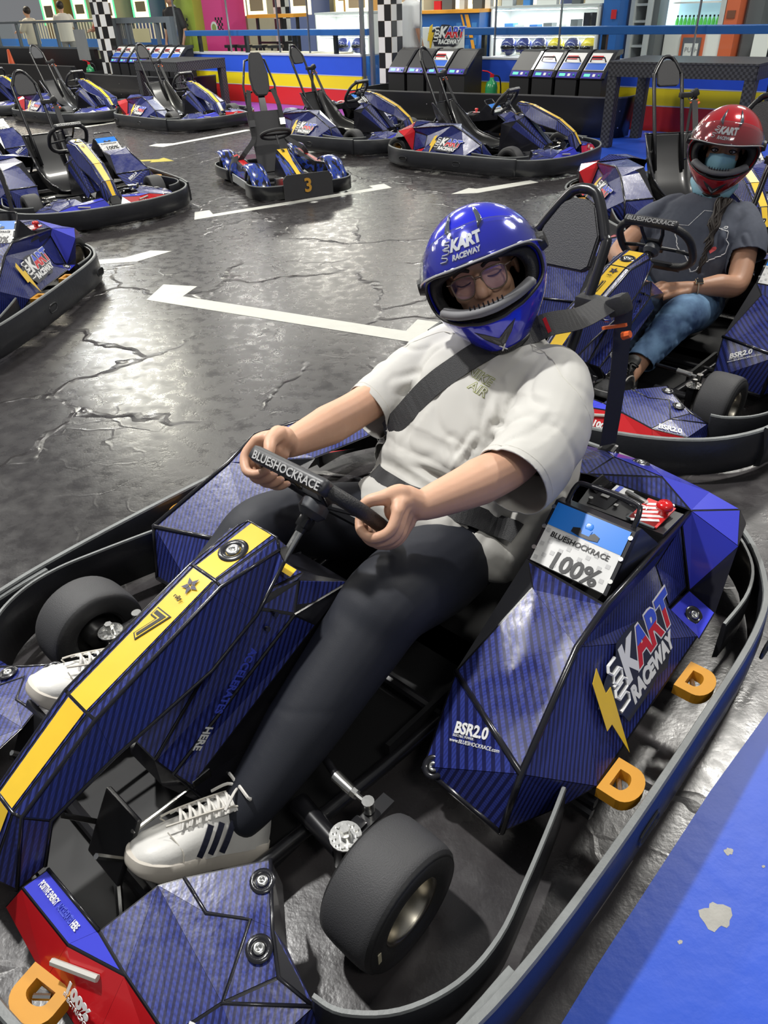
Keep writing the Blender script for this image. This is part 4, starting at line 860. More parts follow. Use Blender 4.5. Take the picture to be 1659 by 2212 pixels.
# ---------------------------------------------------------------- curved black barriers in front of the chargers
def barrier(path, h, label, flare=.05):
    P = smooth_path([(*BP(s, t).xy, 0) for s, t in path], 6); bm = bmesh.new(); rings = []; k = len(P)
    for i, p in enumerate(P):
        t = (P[min(i + 1, k - 1)] - P[max(i - 1, 0)]).normalized(); n = Vector((t.y, -t.x, 0))
        rings.append([bm.verts.new(p + n * a + Vector((0, 0, b))) for a, b in ((0, 0), (flare * .3, h * .5), (flare, h - .015), (flare, h), (flare - .02, h), (-.01, h * .5), (-.02, 0))])
    for i in range(k - 1):
        for j in range(7):
            f = bm.faces.new((rings[i][j], rings[i][(j + 1) % 7], rings[i + 1][(j + 1) % 7], rings[i + 1][j])); f.material_index = 1 if j in (2, 3) else 0; f.smooth = j in (0, 1)
    bm.faces.new(rings[0]); bm.faces.new(rings[-1][::-1])
    o = link_mesh('track_barrier', bm, [blk_wall, mat('barrier_edge', (.12, .12, .12), .4)]); tag(o, label, 'barrier')
    bm = bmesh.new()
    for i in range(3, k - 2, 7):
        t = (P[i + 1] - P[i]).normalized(); n = Vector((t.y, -t.x, 0))
        for z in (.12, .3): cyl(bm, P[i] + n * .02 + V(0, 0, z), P[i] + n * .034 + V(0, 0, z), .008, n=8)
    link_mesh('rivet', bm, steel, o)
barrier([(3.08, .1), (3.14, 1.05), (3.45, 1.24), (4.6, 1.12), (6.0, .92), (6.95, .82), (7.06, .5)], .45, 'long curved black plastic barrier in front of the middle and right chargers')
barrier([(-4.9, .2), (-4.86, .8), (-4.6, .98), (-3.2, 1.0), (-1.6, .92), (-1.4, .7), (-1.35, .3)], .45, 'short curved black plastic barrier in front of the seven chargers')
barrier([(-16, 1.1), (-10, .95), (-7.2, .9), (-5.2, .88)], .56, 'low black barrier behind the far left karts, with the orange cone')
# ---------------------------------------------------------------- wicker tables
wick = bpy.data.materials.new('black_wicker'); nt, N, L, B = nodes_of(wick)
tc = N.new('ShaderNodeTexCoord'); ck = N.new('ShaderNodeTexChecker'); ck.inputs['Scale'].default_value = 38; L.new(tc.outputs['Object'], ck.inputs['Vector'])
ck.inputs['Color1'].default_value = (.055, .056, .060, 1); ck.inputs['Color2'].default_value = (.018, .018, .020, 1); L.new(ck.outputs['Color'], B.inputs['Base Color'])
b = N.new('ShaderNodeBump'); b.inputs['Strength'].default_value = .8; b.inputs['Distance'].default_value = .004; L.new(ck.outputs['Fac'], b.inputs['Height']); L.new(b.outputs[0], B.inputs['Normal']); B.inputs['Roughness'].default_value = .45
def wicker_table(s0, s1, t0, t1, h, label):
    c = BP((s0 + s1) / 2, (t0 + t1) / 2); e = empty('wicker_table', c, math.atan2(WE.y, WE.x)); tag(e, label, 'table', 'wicker side tables')
    L_, D_ = (s1 - s0) / 2, (t1 - t0) / 2
    bm = bmesh.new(); box(bm, (0, 0, h - .012), (2 * L_, 2 * D_, .024), bev=.004); link_mesh('table_top', bm, wick, e)
    bm = bmesh.new()
    for sx in (-1, 1): box(bm, (sx * (L_ - .02), 0, h - .085), (.04, 2 * D_ - .02, .12)); box(bm, (0, sx * (D_ - .02), h - .085), (2 * L_ - .02, .04, .12))
    link_mesh('apron', bm, wick, e)
    for sx in (-1, 1):
        for sy in (-1, 1):
            bm = bmesh.new(); box(bm, (sx * (L_ - .06), sy * (D_ - .06), (h - .14) / 2), (.11, .11, h - .14), bev=.005); link_mesh('leg', bm, wick, e)
wicker_table(7.15, 8.75, .55, 1.45, .86, 'black wicker table at the right, with the roll hoop in front of it')
wicker_table(-2.0, -.72, .50, 1.55, .74, 'black wicker table at the left of the striped wall')
# ================================================================ beyond the glass: shop counter, shelves, machines
def flat(name, s0, s1, t0, t1, z0, z1, m, label=None, cat=None, parent=None, bev=0., group=None):
    bm = bmesh.new(); bbox(bm, s0, s1, t0, t1, z0, z1, 0, bev); o = link_mesh(name, bm, m, parent)
    if label: tag(o, label, cat, group)
    return o
slab('far_floor', [(p.x, p.y) for p in (BP(-30, -.3), BP(20, -.3), BP(20, -30), BP(-30, -30))], 0, .002, mat('pale_tiles', (.34, .33, .31), .3, vary=.1, vscale=2))
bpy.data.objects['far_floor'].name = 'floor_far'; bpy.data.objects['floor_far']['kind'] = 'structure'
sb = mat('shop_blue', (.02, .12, .42), .35, vary=.08, vscale=3); sb2 = mat('shop_light_blue', (.06, .22, .55), .35); orange_l = mat('orange_trim', (.85, .36, .03), .4)
sgrey = mat('light_grey_cabinet', (.52, .54, .55), .4); dgrey = mat('dark_grey_cabinet', (.10, .11, .12), .4); shw = mat('white_shelf', (.80, .80, .78), .4)
# reception counter
e = empty('reception_counter'); tag(e, 'blue reception counter with orange edge and racing logo sign', 'counter')
flat('counter_body', 2.35, 3.56, -1.9, -1.2, 0, 1.28, sb, parent=e); flat('counter_top', 2.3, 3.58, -1.95, -1.16, 1.28, 1.325, orange_l, parent=e)
for i, (s, z) in enumerate(((3.12, 1.05), (3.12, .85), (3.28, .95), (3.28, .75), (3.42, .85), (3.0, .75), (3.42, 1.05))): flat('light_tile', s, s + .1, -1.2, -1.194, z, z + .1, sb2, parent=e)
for i, (a, b, w) in enumerate((((3.22, 1.26), (3.33, .98), .035), ((3.32, 1.26), (3.43, .95), .07), ((3.44, .92), (3.50, .72), .06))):
    bm = bmesh.new(); M = plane_M(BP(0, -1.19, 0), WE, (0, 0, 1)); prism(bm, [(a[0] - w / 2, a[1]), (b[0] - w / 2, b[1]), (b[0] + w / 2, b[1]), (a[0] + w / 2, a[1])], .006, M); link_mesh('orange_stripe', bm, orange_l, e)
e2 = empty('logo_sign'); tag(e2, 'white racing logo sign on the blue reception counter', 'sign')
bm = bmesh.new(); bbox(bm, 2.44, 3.30, -1.19, -1.17, .62, 1.10, bev=.01); link_mesh('sign_board', bm, paper_m, e2)
M = plane_M(BP(2.68, -1.165, .93), WE, (0, 0, 1)); logo_sk(e2, M, 2.4)
# glass-top display counters with helmets
def led_shelf(name, s0, s1, t0, t1, tiers, label):
    e = empty(name); tag(e, label, 'display shelf')
    flat('back_panel', s0, s1, t0, t0 + .02, tiers[0][0], tiers[-1][1], shw, parent=e)
    for s in (s0, s1): flat('side_panel', s - .012, s + .012, t0, t1, tiers[0][0], tiers[-1][1], shw, parent=e)
    for a, b in tiers:
        flat('shelf_board', s0, s1, t0, t1, a - .02, a, shw, parent=e)
        flat('led_strip', s0 + .03, s1 - .03, t1 - .03, t1 - .015, b - .03, b - .022, mat('led_strip_light', (1, 1, 1), .5, emit=(.95, 1, .98), estr=9), parent=e)
        c = BP((s0 + s1) / 2, (t0 + t1) / 2 + .05, b - .05); l = bpy.data.lights.new('shelf_lamp', 'AREA'); l.shape = 'RECTANGLE'; l.size = s1 - s0 - .1; l.size_y = .06; l.energy = 7 * (s1 - s0); l.color = (.95, 1, .97)
        o = bpy.data.objects.new('shelf_lamp', l); C.objects.link(o); o.location = c; o.rotation_euler = (0, 0, math.atan2(WE.y, WE.x)); o.visible_camera = False if False else True
    flat('top_board', s0 - .02, s1 + .02, t0, t1 + .01, tiers[-1][1], tiers[-1][1] + .03, sgrey, parent=e)
    return e
led_shelf('display_shelf', 3.62, 5.45, -2.0, -1.45, ((.68, .97), (1.07, 1.32)), 'white lit shelf unit with a row of six helmets at the right')
flat('shelf_base', 3.6, 5.47, -2.0, -1.43, 0, .66, sb, 'blue cupboard under the lit helmet shelf at the right', 'cupboard')
led_shelf('display_shelf', -.33, .98, -2.0, -1.45, ((.68, .97), (1.04, 1.30)), 'white lit shelf unit with two helmets, left of the doorway')
flat('shelf_base', -.35, 1.0, -2.0, -1.43, 0, .66, sb, 'blue cupboard under the lit shelf left of the doorway', 'cupboard')
hy = mat('yellow_helmet_shell', (.55, .45, .03), .25, coat=.5); hb = mat('dark_blue_helmet_shell', (.02, .03, .16), .2, coat=.6); hv = mat('smoked_visor', (.01, .01, .012), .08, coat=.5)
def small_helmet(s, t, z, m, label):
    e = empty('helmet', BP(s, t, z), math.atan2(WE.y, WE.x)); tag(e, label, 'helmet', 'helmets on the lit shelves')
    bm = bmesh.new(); ball(bm, (0, 0, .13), .125, (1, 1.15, 1.02), n=3)
    for v in bm.verts:
        if v.co.z < .08: v.co.z = max(v.co.z, .01); v.co.y -= .01
    link_mesh('shell', bm, m, e, smooth=True)
    bm = bmesh.new(); ball(bm, (0, -.012, .125), .128, (1, 1.12, .5), n=3)
    for v in bm.verts: v.co.y = min(v.co.y, .0)
    link_mesh('visor', bm, hv, e, smooth=True)
    bm = bmesh.new(); prism(bm, [(-.05, 0), (.05, 0), (.03, .03), (-.03, .03)], .01, plane_M((0, -.15, .03), (1, 0, 0), (0, .2, 1))); link_mesh('chin_vent', bm, steel, e)
for i, s in enumerate((3.86, 4.14, 4.43, 4.72, 5.0, 5.28)):
    small_helmet(s, -1.62, .68, hy if i in (3, 5) else hb, ['leftmost helmet on the right lit shelf, dark blue', 'second helmet on the right lit shelf, dark blue', 'third helmet on the right lit shelf, dark blue', 'first yellow helmet on the right lit shelf', 'dark blue helmet between the two yellow ones', 'last yellow helmet on the right lit shelf'][i])
for i, s in enumerate((.20, .58)): small_helmet(s, -1.62, .68, hb, ['dark blue helmet on the shelf left of the doorway', 'second dark blue helmet nearest the doorway post'][i])
for i, (s, w, h, m) in enumerate(((3.85, .16, .05, sb2), (4.05, .18, .03, sgrey), (4.3, .14, .03, sb), (4.55, .15, .05, dgrey), (4.8, .14, .03, sgrey), (5.0, .12, .09, dgrey), (5.20, .10, .17, hull), (5.33, .09, .17, hull))):
    o = flat('packet', s - w / 2, s + w / 2, -1.75, -1.6, 1.07, 1.07 + h, m); tag(o, ['blue card packet on the upper lit shelf, far left', 'grey packet beside the blue card packet', 'flat blue packet on the upper lit shelf', 'dark box in the middle of the upper lit shelf', 'thin grey packet right of the dark box', 'small dark stack on the upper lit shelf', 'left dark bottle-shaped box on the upper lit shelf', 'right dark bottle-shaped box on the upper lit shelf'][i], 'packet')
for i, (s, w, h, m) in enumerate(((2.5, .14, .12, red_p), (2.7, .2, .2, dgrey), (3.0, .10, .16, sgrey), (3.3, .18, .12, dgrey), (3.5, .1, .14, paper_m))):
    o = flat('desk_item', s - w / 2, s + w / 2, -1.6, -1.5, 1.325, 1.325 + h, m); tag(o, ['red box on the reception counter', 'dark screen on the reception counter', 'grey stand on the reception counter', 'low dark device on the reception counter', 'white card holder on the reception counter'][i], 'desk item')
for i, (s, w, h, m) in enumerate(((3.8, .2, .1, sgrey), (4.15, .12, .15, sb2), (4.5, .34, .16, paper_m), (5.0, .14, .1, dgrey), (5.3, .3, .13, shw))):
    o = flat('shop_item', s - w / 2, s + w / 2, -1.7, -1.6, 1.35, 1.35 + h, m); tag(o, ['grey tray on top of the right display', 'blue box on top of the right display', 'white framed notice on top of the right display', 'dark box on top of the right display', 'white appliance on top of the right display'][i], 'shop item')
o = flat('wall_panel', 5.5, 5.75, -2.0, -1.5, 0, 2.4, sb); o.name = 'trim_1'; tag(o, kind='structure')
o = flat('notice', 5.64, 5.72, -1.49, -1.485, 1.16, 1.27, red_p); tag(o, 'small red notice on the blue wall panel', 'notice')
# steel cabinet, fridge, big drinks machine
e = empty('steel_cabinet'); tag(e, 'pale grey cabinet with dark shelves left of the drinks fridge', 'cabinet')
flat('side_panel', 5.80, 5.86, -2.2, -1.75, 0, 2.2, sgrey, parent=e); flat('side_panel', 6.05, 6.13, -2.2, -1.75, 0, 2.2, sgrey, parent=e); flat('back_panel', 5.84, 6.22, -2.25, -2.2, 0, 2.2, dgrey, parent=e)
for z in (.8, 1.1, 1.3, 1.6): flat('shelf', 5.86, 6.05, -2.2, -1.8, z, z + .03, sgrey, parent=e)
flat('door', 6.13, 6.22, -2.2, -1.78, 0, 2.2, dgrey, parent=e)
e = empty('drinks_machine'); tag(e, 'white drinks machine with lit fridge window and orange push flap', 'machine')
flat('cabinet', 6.24, 7.26, -2.7, -2.32, 0, 2.4, sgrey, parent=e)
flat('lower_front', 6.24, 7.24, -2.32, -2.05, 0, 1.0, shw, parent=e); flat('side_post', 6.24, 6.29, -2.32, -2.03, 1.0, 2.4, mat('lit_frame', (.8, .95, 1), .4, emit=(.75, .9, 1), estr=1.2), parent=e); flat('side_post', 6.98, 7.05, -2.32, -2.03, 1.0, 2.4, sgrey, parent=e)
flat('fridge_back', 6.29, 6.98, -2.31, -2.30, 1.0, 2.4, mat('lit_fridge_back', (.5, .68, .8), .4, emit=(.55, .8, .95), estr=.45), parent=e)
flat('orange_side', 7.06, 7.24, -2.32, -2.03, 0, 2.4, mat('orange_red_vinyl', (.62, .13, .05), .4), parent=e)
e3 = empty('push_flap', parent=e)
o = flat('flap_frame', 6.50, 6.84, -2.05, -2.03, .55, .95, mat('orange_red_vinyl', (.62, .13, .05), .4), parent=e3); flat('flap_inner', 6.54, 6.80, -2.03, -2.02, .55, .91, alu, parent=e3); flat('flap_door', 6.57, 6.77, -2.02, -2.01, .55, .84, paper_m, parent=e3)
text('PUSH', .085, plane_M(BP(6.585, -2.008, .735), WE, (0, 0, 1)), mat('grey_letters', (.3, .3, .32), .5), e3, 'lettering', lift=.001)
o = flat('picture_badge', 7.09, 7.20, -2.03, -2.02, 1.13, 1.22, mat('brown_badge', (.18, .06, .03), .4), parent=e)
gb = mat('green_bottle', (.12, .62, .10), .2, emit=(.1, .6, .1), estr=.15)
for r, z in enumerate((1.03,)):
    for i in range(11):
        bm = bmesh.new(); s = 6.34 + i * .058; p = BP(s, -2.18, z); lathe(bm, [(.001, 0), (.024, .0), (.025, .07), (.018, .095), (.010, .11), (.010, .125), (.001, .126)], Matrix.Translation(p), 12)
        o = link_mesh('bottle', bm, gb, smooth=True); tag(o, '%s green drinks bottle from the left in the lit fridge' % ('first second third fourth fifth sixth seventh eighth ninth tenth eleventh'.split()[i]), 'bottle', 'green bottles in the fridge')
        bm = bmesh.new(); cyl(bm, p + V(0, 0, .12), p + V(0, 0, .142), .013, n=10); link_mesh('cap', bm, hull, o)
flat('fridge_shelf', 6.29, 6.98, -2.3, -2.06, 1.0, 1.025, shw, parent=e); flat('fridge_shelf', 6.29, 6.98, -2.3, -2.06, 1.31, 1.33, shw, parent=e)
o = flat('grey_locker', 7.30, 7.5, -2.6, -2.2, 0, 2.3, dgrey); tag(o, 'dark grey locker right of the drinks machine', 'locker')
o = flat('white_bin_cabinet', 7.52, 8.6, -2.5, -2.0, 0, .98, shw); tag(o, 'white low cabinet at the far right edge', 'cabinet')
# machines left of the doorway
def game_machine(s0, s1, t, m, label, badge):
    e = empty('game_machine'); tag(e, label, 'machine')
    flat('cabinet', s0, s1, t - .6, t, 0, 2.1, m, parent=e); 
    for i in range(5):
        for j in range(6):
            if (i + j) % 2: flat('checker', s0 + .38 + i * .05, s0 + .43 + i * .05, t, t + .004, 1.0 + j * .05, 1.05 + j * .05, hull, parent=e)
    bm = bmesh.new(); c = BP((s0 + s1) / 2, t, 1.12) if badge else BP(s0 + .2, t, 1.45); cyl(bm, c, c - WN * .01, .11, n=24); link_mesh('round_badge', bm, paper_m, e)
    bm = bmesh.new(); cyl(bm, c - WN * .01, c - WN * .014, .07, n=20); link_mesh('badge_centre', bm, mat('olive_print', (.25, .32, .08), .5), e)
game_machine(-4.98, -4.1, -1.5, mat('lime_machine', (.42, .52, .06), .4), 'lime yellow machine with small black checks at the left', False)
game_machine(-3.78, -3.12, -1.5, mat('pink_machine', (.70, .05, .24), .35), 'bright pink machine with a round white badge', True)
e = empty('high_table'); tag(e, 'orange-topped high table with black legs behind the glass', 'table')
flat('table_top', -2.95, -1.52, -2.4, -2.0, 1.26, 1.32, orange_l, parent=e)
for s in (-2.85, -2.1, -1.62): flat('leg', s, s + .05, -2.2, -2.15, 0, 1.26, black_m, parent=e)
flat('foot_rail', -2.85, -1.62, -2.2, -2.16, .8, .84, black_m, parent=e)
pillar('pillar', -2.62, -2.7, .24, 'slimmer chequered pillar behind the orange high table')
for i, s in enumerate((-2.7, -2.28, -1.82, -1.36)):
    e = empty('bar_stool'); tag(e, ['leftmost dark stool behind the glass', 'second dark stool behind the glass', 'third dark stool behind the glass', 'rightmost dark stool behind the glass'][i], 'stool')
    bm = bmesh.new(); p = BP(s, -1.3, 0); cyl(bm, p + V(0, 0, .78), p + V(0, 0, .83), .16, n=20); link_mesh('seat', bm, black_m, e)
    for k in range(4):
        bm = bmesh.new(); a = PI / 4 + k * PI / 2; cyl(bm, p + V(.17 * math.cos(a), .17 * math.sin(a), 0), p + V(.1 * math.cos(a), .1 * math.sin(a), .79), .014, n=8); link_mesh('leg', bm, black_m, e)
e = empty('low_desk'); tag(e, 'low white ledge of cardboard sheets behind the striped wall', 'desk'); flat('desk_top', -3.3, 1.5, -.98, -.39, .70, .735, shw, parent=e); flat('desk_front', -3.3, 1.5, -.42, -.40, .0, .70, sgrey, parent=e)
card = mat('cardboard_sheet', (.62, .54, .42), .6)
for i, s in enumerate((-1.2, -.5, .15, .85)):
    o = flat('cardboard_sheet', s - .28, s + .28, -.88, -.42, .735, .76, card); tag(o, ['leftmost cardboard sheet on the ledge', 'second cardboard sheet on the ledge', 'third cardboard sheet on the ledge', 'cardboard sheet nearest the doorway'][i], 'sheet')
# ---------------------------------------------------------------- fence, gate and grey panel at the left
fg = mat('grey_fence_steel', (.12, .145, .165), .4)
e = empty('steel_fence'); tag(e, 'grey steel fence with glass panels on the black track wall', 'fence')
flat('top_rail', -15, -5.12, -.1, -.05, 1.30, 1.345, fg, parent=e); flat('bottom_rail', -15, -5.12, -.1, -.05, .80, .835, fg, parent=e)
for s in (-12.9, -11.6, -10.4, -9.3, -8.4, -7.45, -6.55, -5.7): flat('post', s - .03, s + .03, -.105, -.045, .8, 1.33, fg, parent=e); flat('glass_pane', s + .04, min(s + .85, -5.13), -.08, -.075, .84, 1.29, glass, parent=e)
e = empty('steel_gate'); tag(e, 'grey steel gate with a cream notice, behind the seven chargers', 'gate')
for a, b in ((-5.05, -4.9), (-3.1, -2.95)): flat('gate_post', a, b, -.16, -.04, 0, 1.36, fg, parent=e)
flat('gate_rail', -4.9, -3.1, -.14, -.06, 1.26, 1.36, fg, parent=e); flat('gate_rail', -4.9, -3.1, -.14, -.06, .76, .86, fg, parent=e)
for s in (-4.55, -3.5): flat('gate_bar', s - .03, s + .03, -.13, -.07, .8, 1.3, fg, parent=e)
for k in range(9): flat('gate_slat', -4.84 + k * .06, -4.82 + k * .06, -.11, -.09, .84, 1.27, fg, parent=e)
o = flat('cream_notice', -4.3, -3.72, -.055, -.05, .93, 1.17, mat('cream_board', (.46, .42, .24), .6, bump=.3, bscale=60)); tag(o, 'cream notice board on the grey gate', 'notice')
o = flat('upright_panel', -5.95, -5.53, .32, .36, .62, 1.18, mat('brushed_grey_panel', (.30, .31, .31), .35, vary=.1)); o.rotation_euler = (0, 0, 0); tag(o, 'pale grey panel hung left of the chequered pillar', 'panel')
# traffic cone
p = BP(-7.75, .6, .50); p = Vector((-8.55, 20.85, 0))
e = empty('traffic_cone', p); tag(e, 'orange traffic cone behind the low black barrier at the left', 'cone')
bm = bmesh.new(); lathe(bm, [(.15, .03), (.145, .05), (.03, .80), (.02, .81), (.001, .81)], Matrix(), 20); link_mesh('cone_body', bm, mat('orange_cone', (.85, .12, .03), .4), e, smooth=True)
bm = bmesh.new(); box(bm, (0, 0, .018), (.36, .36, .035), bev=.01); link_mesh('base', bm, mat('orange_cone', (.85, .12, .03), .4), e)
# extinguishers
def extinguisher(s, t, base, label):
    e = empty('fire_extinguisher', BP(s, t, base)); tag(e, label, 'fire extinguisher')
    bm = bmesh.new(); lathe(bm, [(.001, 0), (.08, 0), (.085, .02), (.085, .30), (.07, .36), (.03, .39), (.028, .42), (.001, .42)], Matrix(), 24); link_mesh('cylinder', bm, mat('green_cylinder', (.02, .28, .10), .3, coat=.4), e, smooth=True)
    bm = bmesh.new(); box(bm, (0, 0, .44), (.05, .03, .04), mi=0); tube(bm, [(0, 0, .46), (-.06, .02, .49), (-.13, .04, .50)], .008, 6, mi=0); link_mesh('valve', bm, [red_p], e)
    bm = bmesh.new(); tube(bm, smooth_path([(.02, 0, .44), (.10, 0, .42), (.13, 0, .28), (.13, 0, .05)], 4), .010, 8); link_mesh('hose', bm, hull, e)
extinguisher(4.93, .42, .15, 'green extinguisher beside the middle chargers'); extinguisher(-5.15, .62, .15, 'green extinguisher at the foot of the left pillar')
# arcade hall far behind
cream = mat('cream_far_wall', (.75, .66, .45), .6, vary=.25, vscale=1.2)
o = flat('wall_far', -34, 16, -16.2, -16, 0, 5, cream); tag(o, kind='structure')
o = flat('wall_side', 8.7, 8.8, -16, -2.4, 0, 4, dgrey); tag(o, kind='structure')
neon = mat('green_neon_tube', (.1, .9, .3), .4, emit=(.08, .95, .28), estr=1.6); warm = mat('warm_lit_panel', (1, .8, .45), .5, emit=(1, .80, .45), estr=2.2)
cab_cols = [(.55, .30, .10), (.60, .55, .45), (.35, .15, .12), (.5, .45, .35), (.15, .2, .45), (.62, .5, .2)]
for i, s in enumerate((-27.5, -25.8, -24.2, -22.6, -21.0, -19.4, -17.8, -16.2, -14.6, -13.0, -11.4, -9.8, -8.2, -6.6, -5.0, -3.4, -1.8)):
    e = empty('arcade_cabinet'); tag(e, 'blurred arcade machine far back, number %s from the left of the lit row' % ['one', 'two', 'three', 'four', 'five', 'six', 'seven', 'eight', 'nine', 'ten', 'eleven', 'twelve', 'thirteen', 'fourteen', 'fifteen', 'sixteen', 'seventeen'][i], 'machine')
    t = -10.5 - .6 * (i % 3)
    flat('cabinet', s, s + 1.2, t - .8, t, 0, 2.3, mat('arcade_%d' % (i % 6), cab_cols[i % 6], .5), parent=e); flat('lit_panel', s + .1, s + 1.1, t, t + .02, 1.15, 2.1, warm, parent=e); flat('dark_window', s + .25, s + .95, t + .02, t + .03, 1.3 + .1 * (i % 3), 1.75, mat('dim_window', (.4, .3, .2), .4), parent=e)
    if i < 6:
        for k in (.02, 1.16): flat('neon_tube', s + k, s + k + .05, t + .02, t + .06, 1.0, 2.3, neon, parent=e)
e = empty('white_barrier_rail'); tag(e, 'cream railing far behind the fence at the left', 'rail')
flat('top_rail', -19, -8.0, -5.05, -5, 1.24, 1.29, mat('cream_rail', (.75, .70, .55), .4), parent=e)
for k in range(60): flat('baluster', -19 + k * .185, -18.97 + k * .185, -5.04, -5.01, .6, 1.25, mat('cream_rail', (.75, .70, .55), .4), parent=e)
flat('blue_band', -19, -5.6, -3.6, -3.5, .55, .82, sb, parent=e)
# ================================================================ karts on the floor
KART_AT = [('main', -.414, 1.089, -2.332, 'electric kart number 7 with the driver in the blue helmet, in the foreground'),
 ('W', .958, 2.974, -2.332, 'electric kart number 1 with the woman in the red helmet'),
 ('C', 1.749, 8.422, -.683, 'empty electric kart in the back row, the nearest to the right-hand chargers'),
 ('A', .175, 10.049, -.711, 'empty electric kart in the back row, between the number 3 kart and the middle chargers'),
 ('G', -2.423, 6.918, -.944, 'empty electric kart at the left edge with its nose to the camera'),
 ('L2', -2.489, 12.56, -.779, 'empty electric kart in the far left row, in front of the seven chargers'),
 ('L1', -4.514, 13.884, -.685, 'empty electric kart in the far left row, in front of the orange cone'),
 ('L3', -6.5, 15.5, -.70, 'empty electric kart cut off by the left edge, farthest back'),
 ('G2', -4.15, 8.75, -.85, 'empty electric kart cut off by the left edge, behind another empty kart'),
 ('BL', -2.745, 3.802, -1.681, 'empty electric kart cut off at the lower left edge, with a blue rear wheel cowl'),
 ('C2', 2.461, 5.26, -1.513, 'empty electric kart behind the woman in the red helmet')]
proto = make_kart('electric_kart')
KART = {}
for i, (k, x, y, a, lab) in enumerate(KART_AT):
    o = proto if i == 0 else copy_tree(proto)
    o.location = (x, y, 0); o.rotation_euler = (0, 0, a); tag(o, lab, 'kart', 'electric rental karts'); KART[k] = o
def hood_number(root, s):
    hood = [c for c in root.children if c.name.startswith('spine_cover')][0]
    t = Vector((.304, 0, -.112)).normalized(); nrm = Vector((-t.z, 0, t.x))
    M = plane_M(Vector((.092, -.022, .5055)) + nrm * .004, (0, 1, 0), -t)
    text(s, .088, M, blk_print, hood, 'number_print', bold=.0065, lift=.001, wscale=.8)
    text(s, .088, M, yellow_p, hood, 'number_inline', bold=.0035, lift=.0018, wscale=.8)
    text(s, .088, M, blk_print, hood, 'number_face', bold=.0002, lift=.0026, wscale=.8)
hood_number(KART['main'], '7'); hood_number(KART['W'], '1')
# shoulder straps of the empty karts
for k in ('C', 'A', 'G', 'L2', 'L1', 'L3', 'G2', 'BL', 'C2'):
    bm = bmesh.new(); g = (-1.33, .212, .80)
    ribbon(bm, smooth_path([g, (-1.28, .215, .72), (-1.17, .205, .56), (-1.06, .20, .40), (-.98, .205, .30)], 4), Vector((.8, 0, .6)), .046, .003)
    ribbon(bm, smooth_path([(-1.35, .215, .79), (-1.37, .225, .60), (-1.36, .23, .38)], 4), Vector((0, 1, 0)), .046, .003)
    link_mesh('seat_belt', bm, belt_m, KART[k])
